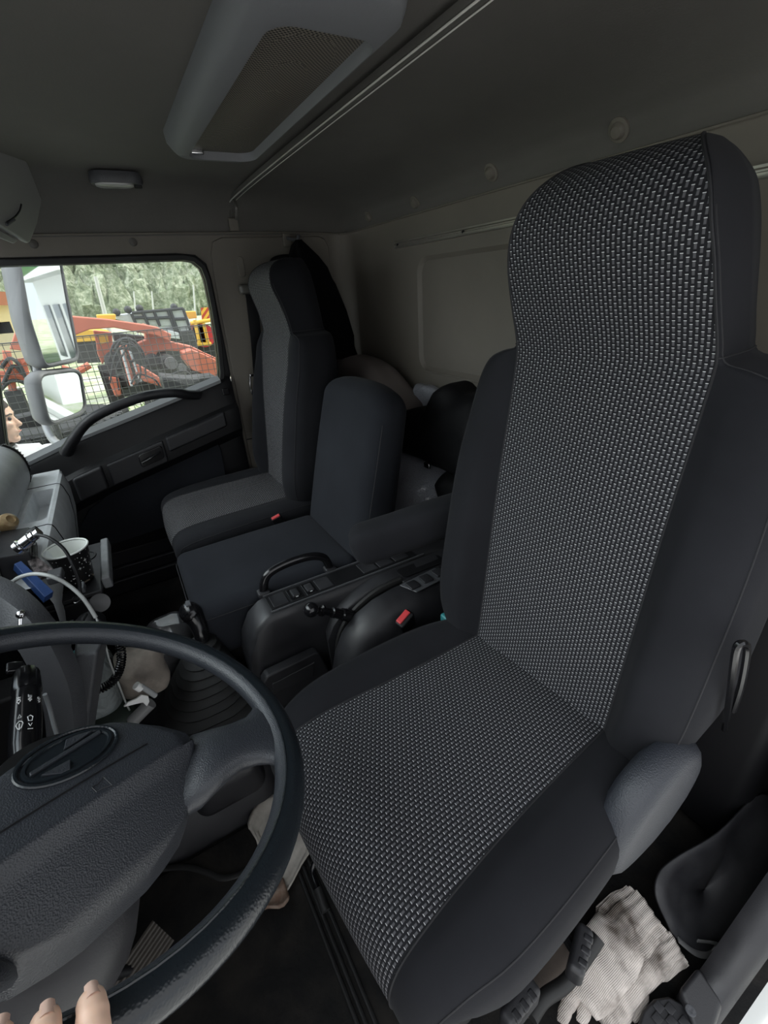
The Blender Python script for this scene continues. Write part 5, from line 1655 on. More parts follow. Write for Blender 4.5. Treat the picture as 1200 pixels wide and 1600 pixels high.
# ================================================================== hand on the rim
SKIN = bpy.data.materials.new('skin'); SKIN.use_nodes = True
b = SKIN.node_tree.nodes['Principled BSDF']; b.inputs['Base Color'].default_value = (0.66, 0.44, 0.33, 1); b.inputs['Roughness'].default_value = 0.45
b.inputs['Subsurface Weight'].default_value = 0.15; b.inputs['Subsurface Radius'].default_value = (0.01, 0.004, 0.002)
m = MB()
def rimw(th, r_, o):
    return wq((RM + r_) * cos(th), (RM + r_) * sin(th), o)
angs = [R(184.2), R(178.2), R(172.4), R(167.0)]
flen = [0.95, 1.0, 0.97, 0.85]
nails = []
knk = []
for th, s in zip(angs, flen):
    pts = [rimw(th, 0.075, -0.010), rimw(th, 0.050, 0.012), rimw(th, 0.020, 0.027), rimw(th, 0.008, 0.0280), rimw(th, -0.001, 0.0272), rimw(th, -0.0075, 0.0235)]
    P = spline(pts, 5); n = len(P)
    rad = [0.0105 - 0.0025 * (k / (n - 1)) for k in range(n)]
    rad = [r_ * (0.92 if th == angs[3] else 1.0) for r_ in rad]
    rad[-1] *= 0.6; rad[-2] *= 0.86
    m.tube(P, rad, 14); m.ball(P[-1], rad[-2] * 0.86, 12, 8); m.ball(P[0], 0.0115, 12, 8)
    for q in (10, 17): m.ball(P[q], rad[q] * 1.07, 12, 8)
    nails.append((P[-5], P[-3], rad[-4]))
    knk.append(P[0])
# palm: a flattened block from the knuckles outwards and under the rim
wr0 = rimw(R(180), 0.17, -0.075)
L = []
for t in (0.0, 0.15, 0.35, 0.6, 0.85, 1.0):
    row = []
    for j in range(20):
        a = 2 * pi * j / 20
        c0 = (knk[0] + knk[-1]) / 2
        c1 = c0.lerp(wr0, t)
        side_ = (knk[-1] - knk[0]).normalized(); fw = (wr0 - c0).normalized(); up = side_.cross(fw).normalized()
        hw = (knk[-1] - knk[0]).length / 2 + 0.008 - 0.012 * t
        row.append(c1 + side_ * cos(a) * hw + up * sin(a) * (0.0125 + 0.004 * sin(pi * t)) )
    L.append(row)
m.loft(L)
# forearm stub and thumb
fa = [wr0, wr0 + Vector((-0.05, 0.01, -0.06)), wr0 + Vector((-0.14, 0.03, -0.16)), wr0 + Vector((-0.24, 0.05, -0.28))]
m.tube(spline(fa, 5), [0.024 + 0.001 * k for k in range(16)], 16)
th_ = spline([rimw(R(189), 0.115, -0.055), rimw(R(194), 0.07, -0.055), rimw(R(194), 0.03, -0.045), rimw(R(191), 0.0, -0.032), rimw(R(189), -0.018, -0.022)], 5)
m.tube(th_, [0.014 - 0.0003 * k for k in range(len(th_))], 14); m.ball(th_[-1], 0.0085, 12, 8)
hd = m.build('person', SKIN, weld=0)
rm = hd.modifiers.new('skin', 'REMESH'); rm.mode = 'VOXEL'; rm.voxel_size = 0.0016; rm.use_smooth_shade = True
smd = hd.modifiers.new('sm', 'SMOOTH'); smd.iterations = 4; smd.factor = 0.5
tag(hd, 'bare hand gripping the lower left rim of the steering wheel', 'person')
NAIL = mat('nail', (0.62, 0.42, 0.34, 1), 0.25)
for a_, b_, r_ in nails:
    tg = (b_ - a_).normalized(); c0 = (a_ + b_) / 2
    # outward direction = away from the rim tube centre
    rc = c0 - WC; flat = rc - WN * rc.dot(WN); cen = WC + flat.normalized() * RM
    up = (c0 - cen); up = (up - tg * up.dot(tg)).normalized(); sdv = tg.cross(up)
    g = []
    for i in range(7):
        s = (i / 6 - 0.5) * 0.0115
        g.append([c0 + tg * s + sdv * (sin(q) * r_ * 0.72) + up * (cos(q) * r_ * 0.985 + 0.0004) for q in [(-0.75 + 1.5 * j / 8) * (1 - 0.25 * abs(i / 6 - 0.5) ** 2 * 4 * 0.5) for j in range(9)]])
    nm = MB(); nm.loft(g, cap=False, close=False); q = nm.build('fingernail', NAIL, hd, fixn=False)
# ================================================================== roof fittings
ht = thing('roof_hatch', 'long recessed roof hatch with dark mesh blind in a moulded frame', 'roof hatch', (1.0, -0.33, 1.53))
m = MB()
hx0, hx1, hy0, hy1 = 0.60, 1.385, -0.442, -0.232
def rr3(x0, x1, y0, y1, z, r, n=6):
    return [Vector((x, y, z)) for x, y in rrect((x0 + x1) / 2, (y0 + y1) / 2, (x1 - x0) / 2, (y1 - y0) / 2, r, n)]
ox0, ox1, oy0, oy1 = 0.715, 1.362, -0.436, -0.280
m.loft([rr3(hx0, hx1, hy0, hy1, 1.54, 0.07), rr3(hx0 + 0.002, hx1 - 0.002, hy0 + 0.002, hy1 - 0.002, 1.515, 0.07), rr3(hx0 + 0.012, hx1 - 0.008, hy0 + 0.003, hy1 - 0.012, 1.502, 0.065), rr3(hx0 + 0.03, hx1 - 0.014, hy0 + 0.004, hy1 - 0.022, 1.496, 0.05),
        rr3(ox0, ox1, oy0, oy1, 1.496, 0.035), rr3(ox0 + 0.004, ox1 - 0.004, oy0 + 0.004, oy1 - 0.004, 1.506, 0.035), rr3(ox0 + 0.004, ox1 - 0.004, oy0 + 0.004, oy1 - 0.004, 1.56, 0.035)], cap=False)
m.build('frame', MT['plast_hatch'] if 'plast_hatch' in MT else mat('hatch_frame_grey', (0.145, 0.148, 0.155, 1), 0.6, bump=0.1, bscale=300), ht, fixn=False)
MESH = bpy.data.materials.new('mesh_blind'); MESH.use_nodes = True
nt = MESH.node_tree; b = nt.nodes['Principled BSDF']; b.inputs['Roughness'].default_value = 0.6
tc = N(nt, 'ShaderNodeTexCoord'); ch = N(nt, 'ShaderNodeTexChecker', Scale=300.0)
ch.inputs['Color1'].default_value = (0.012, 0.011, 0.010, 1); ch.inputs['Color2'].default_value = (0.19, 0.17, 0.14, 1)
nt.links.new(tc.outputs['Object'], ch.inputs['Vector']); nt.links.new(ch.outputs['Color'], b.inputs['Base Color'])
# blind: slightly sagging sheet
m = MB(); g = []
for i in range(25):
    x = ox0 + 0.004 + (ox1 - ox0 - 0.008) * i / 24
    g.append([Vector((x, oy0 + 0.004 + (oy1 - oy0 - 0.008) * j / 12, 1.512 - 0.010 * sin(pi * i / 24) * sin(pi * j / 12))) for j in range(13)])
m.loft(g, cap=False, close=False); m.build('mesh_blind', MESH, ht, fixn=False)
m = MB(); m.tube([(ox0 + 0.01, -0.35, 1.528), (ox1 - 0.01, -0.35, 1.528)], 0.014, 12); m.build('blind_roller', MT['plast_gr'], ht)
m = MB(); m.rbox((ox1 - 0.012, oy1 - 0.02, 1.508), (0.006, 0.018, 0.006), 0.003, 3, 2); m.build('corner_clip', MT['chrome'], ht)

dl = thing('dome_light', 'small oval roof lamp above the side window', 'lamp', (1.72, -0.147, 1.535))
m = MB(); m.loft([[Vector((1.715 + x * s, -0.147 + y * s, z)) for x, y in rrect(0, 0, 0.032, 0.068, 0.030, 7)] for z, s in ((1.53, 0.95), (1.520, 1.0), (1.508, 1.0), (1.503, 0.95))]); m.build('base', MT['plast_gr'], dl)
m = MB(); m.loft([[Vector((1.715 + x * s, -0.140 + y * s, z)) for x, y in rrect(0, 0, 0.026, 0.050, 0.024, 7)] for z, s in ((1.504, 1.0), (1.499, 0.96), (1.497, 0.85))]); m.build('lens', mat('lamp_lens', (0.35, 0.35, 0.34, 1), 0.3), dl)
m = MB(); m.rbox((1.715, -0.200, 1.500), (0.007, 0.010, 0.005), 0.003, 3, 2); m.build('switch', MT['plast_dk'], dl)

# curtain rails
ALU = mat('aluminium_rail', (0.42, 0.40, 0.36, 1), 0.38, metal=0.8)
cr = thing('curtain_rail', 'long thin metal curtain rail crossing the roof lining', 'rail', (1.0, -0.52, 1.52))
m = MB()
path = spline([(1.955, -0.518, 1.465), (1.952, -0.518, 1.485), (1.93, -0.518, 1.500), (1.88, -0.518, 1.508), (1.6, -0.518, 1.513), (1.0, -0.518, 1.514), (0.4, -0.518, 1.512), (0.05, -0.518, 1.505)], 6)
L = []
for i, p in enumerate(path):
    t = (path[min(i + 1, len(path) - 1)] - path[max(i - 1, 0)]).normalized()
    u = Vector((0, 1, 0)); w = t.cross(u).normalized()
    if w.z > 0: w = -w
    L.append([p + u * a + w * c for a, c in ((-0.009, -0.008), (-0.009, 0.003), (-0.007, 0.003), (-0.006, 0.0), (0.006, 0.0), (0.007, 0.003), (0.009, 0.003), (0.009, -0.008))])
m.loft(L); m.build('track', MT['rail_grey'] if 'rail_grey' in MT else mat('rail_grey', (0.11, 0.105, 0.095, 1), 0.4), cr, ang=30)
for dy_ in (-0.0085, 0.0085):
    m = MB(); m.tube([p + Vector((0, dy_, -0.006)) for p in path[8:]], 0.0016 if dy_ > 0 else 0.0011, 6); m.build('bright_lip', mat('rail_bright', (0.62, 0.60, 0.56, 1), 0.3) if dy_ < 0 else bpy.data.materials['rail_bright'], cr)
    m = MB(); m.tube(spline([at(358 + (8 if dy_ < 0 else 0), 313, y=-0.516), at(361 + (9 if dy_ < 0 else 0), 325, y=-0.516), at(361 + (9 if dy_ < 0 else 0), 343, y=-0.516)], 4), 0.0065, 8, flat=0.6); m.build('strap_rib', bpy.data.materials['rail_grey'], cr)
m = MB(); m.box(1.945, 1.956, -0.534, -0.500, 1.415, 1.455); q = m.build('end_bracket', MT['wall'], cr, bevel=0.002)
m = MB(); m.lathe([(0.004, 0), (0.0035, 0.002), (0.001, 0.0025)], (1.950, -0.517, 1.434), (-1, 0, 0), 12); m.build('screw', MT['plast_dk'], q)

wr_ = thing('window_rail', 'short aluminium rail fixed above the rear wall panel', 'rail', (1.0, -0.97, 1.325))
m = MB(); m.loft([[Vector((x, YB + a, 1.326 + c)) for a, c in ((0.001, -0.010), (0.010, -0.010), (0.012, -0.006), (0.012, -0.002), (0.006, 0.0), (0.006, 0.003), (0.012, 0.005), (0.012, 0.009), (0.001, 0.010))] for x in (0.30, 1.565)])
m.build('track', ALU, wr_, ang=30)
for x in (1.548, 1.19, 0.93, 0.5):
    m = MB(); m.lathe([(0.0045, 0), (0.004, 0.003), (0.001, 0.0035)], (x, YB + 0.009, 1.3255), (0, 1, 0), 12); m.build('screw', MT['plast_dk'], wr_)

# round lining plugs
for i, (x, z) in enumerate(((0.712, 1.440), (1.066, 1.441), (1.423, 1.430), (1.73, 1.432))):
    yy = YB + 0.03 if z > 1.435 else YB + 0.022
    m = MB(); nn = Vector((0, 0.8, -0.45)).normalized()
    m.lathe([(0.022, 0.0), (0.021, 0.003), (0.015, 0.004), (0.013, 0.009), (0.010, 0.012), (0.001, 0.013)], (x, yy - 0.008, z), nn, 24)
    o = m.build('lining_plug', MT['wall'])
    tag(o, ('round trim plug on the upper lining, nearest the large headrest', 'round trim plug on the upper lining, second from the large headrest', 'round trim plug on the upper lining, third from the large headrest', 'round trim plug on the upper lining, closest to the far corner')[i], 'plug', 'trim plugs along the upper lining')
for i, (px, py) in enumerate(((208, 378), (52, 381))):
    p = at(px, py, x=XR - 0.001)
    m = MB(); m.lathe([(0.013, 0.0), (0.012, 0.003), (0.007, 0.006), (0.001, 0.007)], (XR, p.y, p.z), (-1, 0, 0), 20)
    o = m.build('lining_plug', MT['line'])
    tag(o, ('small round trim plug above the window below the roof lamp', 'small round trim plug above the window beside the sun visor')[i], 'plug')

# passenger sun visor
sv = thing('sun_visor', 'grey sun visor with curved slot at the upper left', 'sun visor', (1.5, 0.10, 1.48))
VM = mat('visor_grey', (0.20, 0.20, 0.195, 1), 0.55, bump=0.1, bscale=300)
vo = [at(25, 226, x=1.62), at(45, 258, x=1.66), at(71, 313, x=1.72), at(73, 322, x=1.72), at(62, 350, x=1.72), at(42, 377, x=1.71), at(36, 378, x=1.70), at(0, 354, x=1.60), at(-60, 315, x=1.46), at(-60, 235, x=1.46), at(0, 216, x=1.57)]
cpl = sum(vo, Vector()) / len(vo)
# best plane through the outline points, then give it thickness
nrm = Vector((0, 0, 0))
for i in range(len(vo)):
    nrm += (vo[i] - cpl).cross(vo[(i + 1) % len(vo)] - cpl)
nrm.normalize()
if nrm.dot(Vector((0, 0, HC)) - cpl) > 0:
    nrm = -nrm
vo = [p - nrm * (p - cpl).dot(nrm) for p in vo]
m = MB(); m.prism(vo, nrm * 0.022); q = m.build('panel', VM, sv, bevel=0.006, bseg=3)
def on_plane(px, py):
    r = ray(px, py); o = Vector((0, 0, HC)); t = (cpl - o).dot(nrm) / r.dot(nrm); return o + r * t
m = MB()
sl = [on_plane(33, 319), on_plane(30, 330), on_plane(22, 340), on_plane(10, 348)]
m.tube([p - nrm * 0.0005 for p in spline(sl, 5)], 0.005, 8, flat=0.4); m.build('slot', MT['plast_dk'], q)
m = MB(); m.tube([p - nrm * 0.003 for p in spline([on_plane(20, 342), on_plane(14, 346), on_plane(8, 350)], 4)], 0.004, 8); m.build('slider', MT['plast_gr'], q)
m = MB(); m.prism([on_plane(0, 358) + nrm * 0.012, on_plane(38, 379) + nrm * 0.012, on_plane(30, 384) + nrm * 0.012, on_plane(0, 372) + nrm * 0.012], nrm * 0.015); m.build('back_panel', VM, sv, bevel=0.003)

# ================================================================== things hung and piled behind the seats
CLB = mat('black_cloth', (0.0045, 0.0045, 0.005, 1), 0.95, bump=0.2, bscale=200, spec=0.1)
def hash3(i, j, s):
    return random.Random(i * 7919 + j * 104729 + s * 31).uniform(-1, 1)
def cloth_blob(c, h, seed, amp=0.02, n=5, sharp=1.0, rot=None, fr=9.0, r=None):
    """crumpled fabric body: rounded block pushed about by ridged waves"""
    rnd = random.Random(seed)
    waves = [(Vector((rnd.uniform(-1, 1), rnd.uniform(-1, 1), rnd.uniform(-1, 1))).normalized() * rnd.uniform(0.5, 1.6) * fr, rnd.uniform(0, 6.28), rnd.uniform(0.5, 1)) for _ in range(n)]
    def fn(p):
        q = Vector(p)
        d = 0
        for k, ph, a in waves:
            w = k.dot(q) * 2 + ph + 0.8 * sin(k.z * q.x * 3 + ph)
            d += a * (1 - abs(sin(w)) ** sharp * 2) / n
        L = q.length + 1e-6
        return q + q / L * d * amp * 2.2
    m = MB(); m.rbox(c, h, r or min(h) * 0.8, 6, 16, fn=fn, rot=rot)
    return m
# black jacket hanging in the rear corner
jk = thing('jacket', 'black jacket hanging from a hook in the far rear corner', 'jacket', (1.86, -0.80, 1.36))
L = []
for i, (x, y, z, a, b_) in enumerate(((1.855, -0.725, 1.375, 0.008, 0.010), (1.855, -0.725, 1.355, 0.018, 0.03), (1.855, -0.735, 1.32, 0.028, 0.055), (1.85, -0.745, 1.28, 0.036, 0.075), (1.845, -0.75, 1.22, 0.05, 0.095), (1.84, -0.755, 1.12, 0.06, 0.112), (1.84, -0.775, 1.02, 0.066, 0.125), (1.84, -0.785, 0.94, 0.062, 0.13))):
    l = []
    for k in range(40):
        th = 2 * pi * k / 40
        f = 1 + 0.12 * sin(th * 5 + z * 9) + 0.07 * sin(th * 9 - z * 13)
        l.append(Vector((x + cos(th) * a * f, y + sin(th) * b_ * f, z)))
    L.append(l)
LL = []
for a, c in zip(L, L[1:]):
    for k in range(3):
        LL.append([p.lerp(q, k / 3) for p, q in zip(a, c)])
LL.append(L[-1])
m = MB(); m.loft(LL); m.build('body', CLB, jk, ang=80)
m = MB(); m.tube(spline([(1.862, -0.73, 1.37), (1.872, -0.77, 1.32), (1.868, -0.79, 1.26), (1.86, -0.80, 1.23)], 5), [0.012] * 5 + [0.02] * 6 + [0.017] * 5, 10); m.build('sleeve', CLB, jk)
hk = thing('coat_hook', 'small grey coat hook on the pillar panel beside the far headrest', 'hook', (1.96, -0.80, 1.37))
m = MB(); m.rbox((1.965, -0.72, 1.385), (0.007, 0.016, 0.022), 0.005, 3, 2); m.build('plate', MT['wall'], hk)
m = MB(); m.tube(spline([(1.955, -0.72, 1.39), (1.90, -0.72, 1.38), (1.86, -0.725, 1.378), (1.85, -0.725, 1.39)], 5), 0.006, 10); m.build('peg', MT['plast_gr'], hk)
# grab handle behind the far headrest
gq = thing('pillar_handle', 'dark grab handle on the pillar behind the far headrest', 'handle', (1.95, -0.66, 1.3))
m = MB(); m.tube(spline([(1.972, -0.62, 1.22), (1.935, -0.62, 1.24), (1.925, -0.622, 1.28), (1.93, -0.64, 1.315), (1.93, -0.69, 1.325), (1.935, -0.74, 1.32), (1.972, -0.75, 1.32)], 5), 0.010, 10); m.build('bar', MT['plast_dk'], gq)

# passenger belt
bl = thing('seat_belt', 'black seat belt with plastic guide on the pillar beside the far seat', 'seat belt', (1.96, -0.54, 0.9))
m = MB(); m.rbox((1.950, -0.527, 1.222), (0.018, 0.034, 0.018), 0.012, 4, 3); q = m.build('guide', mat('guide_plastic', (0.10, 0.095, 0.085, 1), 0.4), bl)
m = MB()
L = []
for y, z, x, hw in ((-0.535, 1.215, 1.948, 0.022), (-0.535, 1.19, 1.944, 0.022), (-0.525, 1.05, 1.944, 0.022), (-0.505, 0.88, 1.944, 0.021), (-0.47, 0.65, 1.945, 0.021), (-0.43, 0.40, 1.95, 0.02)):
    L.append([Vector((x, y - hw, z)), Vector((x, y + hw, z)), Vector((x + 0.0025, y + hw, z)), Vector((x + 0.0025, y - hw, z))])
m.loft(L); m.build('webbing', MT['plast_dk'], bl)
m = MB(); m.rbox((1.935, -0.497, 0.905), (0.006, 0.030, 0.006), 0.004, 3, 2); m.tube(spline([(1.94, -0.472, 0.91), (1.936, -0.462, 0.86), (1.938, -0.468, 0.82), (1.94, -0.482, 0.812)], 4), 0.004, 8); q = m.build('latch_tongue', MT['chrome'], bl)

# grey blanket, plastic-wrapped bundle, black bag behind the middle seat
GB = mat('grey_blanket', (0.16, 0.135, 0.125, 1), 0.9, bump=0.2, bscale=120)
def drape(c, h, tab, seed, amp, fr):
    """bundle whose top follows a height table along x"""
    rnd = random.Random(seed)
    wv = [(rnd.uniform(0.5, 1.5) * fr, rnd.uniform(0.5, 1.5) * fr, rnd.uniform(0, 6.28)) for _ in range(5)]
    def fn(p):
        x = c[0] + p.x
        top = interp(tab, x)[0]
        t = (p.z + h[2]) / (2 * h[2])
        z = -h[2] + t * (top - (c[2] - h[2]))
        d = sum(1 - 2 * abs(sin(a * p.x + b_ * z * 1.3 + ph)) for a, b_, ph in wv) / 5
        return (p.x, p.y + (d * amp if p.y > 0 else 0), z + d * amp * 0.6 * t)
    m = MB(); m.rbox(c, h, min(h) * 0.75, 6, 26, fn=fn); return m
m = drape((1.66, -0.865, 0.80), (0.335, 0.085, 0.13), [(1.30, 0.80), (1.40, 0.855), (1.52, 0.925), (1.62, 0.955), (1.72, 0.955), (1.85, 0.93), (2.0, 0.90)], 5, 0.010, 14)
tag(m.build('blanket', GB, ang=80), 'brown grey blanket bundle behind the middle seat top', 'blanket')
PL = bpy.data.materials.new('clear_plastic_wrap'); PL.use_nodes = True
nt = PL.node_tree; b = nt.nodes['Principled BSDF']
b.inputs['Base Color'].default_value = (0.40, 0.41, 0.45, 1); b.inputs['Roughness'].default_value = 0.16; b.inputs['Coat Weight'].default_value = 0.6
vz = N(nt, 'ShaderNodeTexVoronoi', Scale=22.0); vz.feature = 'DISTANCE_TO_EDGE'; tcx = N(nt, 'ShaderNodeTexCoord'); nz = N(nt, 'ShaderNodeTexNoise', Scale=14.0, Detail=5)
nt.links.new(tcx.outputs['Object'], nz.inputs['Vector']); nt.links.new(nz.outputs['Color'], vz.inputs['Vector'])
bn = N(nt, 'ShaderNodeBump', Strength=0.9, Distance=0.01); nt.links.new(vz.outputs['Distance'], bn.inputs['Height']); nt.links.new(bn.outputs['Normal'], b.inputs['Normal'])
m = drape((1.27, -0.83, 0.37), (0.19, 0.10, 0.26), [(1.08, 0.62), (1.2, 0.66), (1.46, 0.66)], 11, 0.014, 16)
tag(m.build('wrapped_bundle', PL, ang=60), 'bundle in shiny clear plastic wrap between the seats on the floor', 'bundle')
m = drape((1.22, -0.945, 0.80), (0.20, 0.028, 0.07), [(1.02, 0.86), (1.12, 0.905), (1.25, 0.87), (1.42, 0.88)], 19, 0.010, 30)
tag(m.build('plastic_bag', PL, ang=60), 'crumpled clear plastic bag against the rear wall above the black bag', 'bag')
BB = mat('black_bag_cloth', (0.0035, 0.0035, 0.004, 1), 0.7, bump=0.3, bscale=60, spec=0.15)
bg = thing('black_bag', 'black cloth bag slumped behind the gap between the seats', 'bag', (1.02, -0.82, 0.5))
m = drape((1.10, -0.83, 0.76), (0.235, 0.085, 0.085), [(0.86, 0.93), (0.98, 0.925), (1.03, 0.945), (1.07, 0.93), (1.12, 0.865), (1.22, 0.84), (1.34, 0.80)], 23, 0.012, 18); m.build('body', BB, bg, ang=80)
m = drape((0.94, -0.83, 0.50), (0.125, 0.09, 0.19), [(0.8, 0.69), (1.07, 0.69)], 29, 0.012, 16); m.build('side_pocket', BB, bg, ang=80)
m = MB(); m.rbox((1.055, -0.735, 0.705), (0.014, 0.004, 0.008), 0.003, 2, 2); m.build('buckle', MT['chrome'], bg)
# ================================================================== outside: mirrors
MIR = mat('mirror_glass', (0.85, 0.88, 0.87, 1), 0.02, metal=1)
HOU = mat('mirror_housing', (0.13, 0.13, 0.135, 1), 0.55, bump=0.1, bscale=200)
GZ = -0.95
O3 = Vector((0, 0, HC))
def mirror(name, label, glass_px, cpx, xd, out_dir, parts_extra=None, depth=0.07, margin=0.018):
    c0 = at(*cpx, x=xd)
    inc = (c0 - O3).normalized(); out_ = Vector(out_dir).normalized()
    n = (out_ - inc).normalized()
    def onp(px, py, off=0.0):
        r = ray(px, py); t = (c0 + n * off - O3).dot(n) / r.dot(n); return O3 + r * t
    g = [onp(*p) for p in glass_px]
    g = [p for p in spline(g, 1, closed=True)]
    t = thing(name, label, 'mirror', tuple(c0 - n * depth))
    cc_ = sum(g, Vector()) / len(g)
    def grow(k, off):
        return [p + (p - cc_).normalized() * k - n * off for p in g]
    m = MB(); m.loft([grow(-0.001, -0.001), grow(-0.001, 0.002)]); m.build('glass', MIR, t, smooth=False)
    m = MB(); m.loft([grow(0.0, 0.004), grow(0.003, -0.006), grow(0.010, -0.008), grow(margin, 0.0), grow(margin + 0.004, 0.02), grow(margin + 0.002, depth * 0.6), grow(margin - 0.015, depth), grow(-0.05, depth * 1.15)], cap=False)
    gg = grow(-0.05, depth * 1.15); m.add(gg, [tuple(range(len(gg)))]); m.build('housing', HOU, t, ang=50)
    return t, n, c0
def rpx(pts, r=0.18, n=4):
    """round the corners of a pixel polygon"""
    out = []
    m_ = len(pts)
    for i in range(m_):
        a, b_, c_ = Vector(pts[i - 1]), Vector(pts[i]), Vector(pts[(i + 1) % m_])
        p0 = b_.lerp(a, r); p2 = b_.lerp(c_, r)
        for k in range(n + 1):
            t = k / n
            q = p0 * (1 - t) ** 2 + b_ * 2 * t * (1 - t) + p2 * t * t
            out.append((q.x, q.y))
    return out
mir1, n1_, c1_ = mirror('side_mirror', 'tall grey side mirror outside the passenger window, the upper one', rpx([(30, 405), (92, 403), (103, 470), (121, 558), (70, 569), (48, 500)], 0.16), (80, 490), 2.42, (0.17, -0.98, -0.01), depth=0.085)
mir2, n2_, c2_ = mirror('side_mirror', 'small rounded wide-angle mirror below the tall side mirror', rpx([(61, 588), (123, 580), (132, 640), (78, 661)], 0.22), (98, 618), 2.36, (0.24, -0.95, -0.20), depth=0.07, margin=0.020)
mir1['group'] = 'side mirrors'; mir2['group'] = 'side mirrors'
ma = thing('mirror_arm', 'grey bent tube arm carrying the two side mirrors', 'mirror arm', tuple(at(110, 700, x=2.2)))
m = MB(); m.tube(spline([at(54, 560, x=2.47), at(58, 575, x=2.46), at(60, 600, x=2.45), at(68, 650, x=2.44), at(76, 675, x=2.38), at(86, 690, x=2.28), at(100, 697, x=2.18), at(118, 706, x=2.07)], 8), 0.016, 12)
m.build('tube', mat('arm_grey', (0.22, 0.22, 0.23, 1), 0.4), ma)

# ================================================================== ground and yard
GR = bpy.data.materials.new('rough_grass_ground'); GR.use_nodes = True
nt = GR.node_tree; b = nt.nodes['Principled BSDF']; b.inputs['Roughness'].default_value = 0.95
tc = N(nt, 'ShaderNodeTexCoord'); n1 = N(nt, 'ShaderNodeTexNoise', Scale=0.9, Detail=9, Roughness=0.7); cr_ = N(nt, 'ShaderNodeValToRGB')
e = cr_.color_ramp.elements; e[0].position = 0.40; e[0].color = (0.24, 0.29, 0.15, 1); e[1].position = 0.62; e[1].color = (0.50, 0.48, 0.42, 1); k = e.new(0.5); k.color = (0.36, 0.40, 0.24, 1)
nt.links.new(tc.outputs['Object'], n1.inputs['Vector']); nt.links.new(n1.outputs['Fac'], cr_.inputs['Fac']); nt.links.new(cr_.outputs['Color'], b.inputs['Base Color'])
m = MB(); m.add([(4.1, -120, GZ), (260, -120, GZ), (260, 140, GZ), (4.1, 140, GZ)], [(0, 1, 2, 3)]); struct(m.build('ground_1', GR, smooth=False, fixn=False))
ASP = mat('pale_concrete_road', (0.42, 0.42, 0.41, 1), 0.9, var=0.25, vscale=3)
m = MB(); m.add([(-40, -120, GZ - 0.01), (4.2, -120, GZ - 0.01), (4.2, 60, GZ - 0.01), (-40, 60, GZ - 0.01)], [(0, 1, 2, 3)]); struct(m.build('ground_2', ASP, smooth=False, fixn=False))
KB = mat('white_kerb', (0.75, 0.75, 0.73, 1), 0.8)
m = MB(); m.box(3.95, 4.12, -60, -4.0, GZ - 0.01, GZ + 0.12); tag(m.build('kerb', KB, bevel=0.02), 'long pale kerb along the road behind the cab', 'kerb')
# hut and green canopy behind the truck (seen only in the mirrors)
hut = thing('gate_hut', 'small white hut with framed windows reflected in the tall mirror', 'hut', (5.6, -9.0, GZ))
HW_ = mat('hut_white', (0.8, 0.8, 0.78, 1), 0.7)
m = MB(); m.box(4.3, 7.0, -11.5, -7.6, GZ, GZ + 2.7); m.build('walls', HW_, hut)
m = MB(); m.hexa([(4.0, -11.9, GZ + 2.7), (7.3, -11.9, GZ + 2.7), (7.3, -7.2, GZ + 2.7), (4.0, -7.2, GZ + 2.7)], [(5.5, -10.5, GZ + 3.6), (5.8, -10.5, GZ + 3.6), (5.8, -8.6, GZ + 3.6), (5.5, -8.6, GZ + 3.6)]); m.build('roof', mat('hut_roof', (0.55, 0.56, 0.55, 1), 0.6), hut)
WD = mat('dark_window', (0.03, 0.04, 0.045, 1), 0.1)
for y0 in (-11.1, -10.1, -9.1, -8.3):
    m = MB(); m.box(4.27, 4.31, y0, y0 + 0.6, GZ + 1.1, GZ + 2.2); m.build('window', WD, hut)
m = MB(); m.box(4.6, 5.6, -7.62, -7.57, GZ + 1.0, GZ + 2.2); m.build('window', WD, hut)
cn = thing('green_canopy', 'green and white flat canopy roof reflected in the tall mirror', 'canopy', (6, -24, GZ))
m = MB(); m.box(-4, 16, -30, -18, GZ + 3.4, GZ + 4.5); m.build('fascia', mat('canopy_green', (0.05, 0.35, 0.12, 1), 0.4), cn, bevel=0.1)
m = MB(); m.box(-4.1, 16.1, -30.1, -17.9, GZ + 3.9, GZ + 4.15); m.build('white_band', KB, cn)
for (x, y) in ((0, -20), (12, -20), (0, -28), (12, -28)):
    m = MB(); m.tube([(x, y, GZ), (x, y, GZ + 3.4)], 0.18, 12); m.build('post', KB, cn)
# own load body behind the cab
tb_ = thing('load_body', 'white load body of the truck behind the cab seen in the small mirror', 'truck body', (1.0, -4, 0))
m = MB(); m.box(-0.05, 2.12, -7.0, -1.25, 0.15, 2.2); m.build('panel_box', mat('body_white', (0.85, 0.85, 0.84, 1), 0.35), tb_, bevel=0.04)
m = MB(); m.box(0.0, 2.0, -7.0, -1.2, -0.25, 0.14); m.build('chassis', MT['plast_dk'], tb_)
for y in (-5.2,):
    m = MB(); m.tube([(1.75, y, -0.45), (2.08, y, -0.45)], 0.48, 28); m.build('wheel', MT['rubber'], tb_)

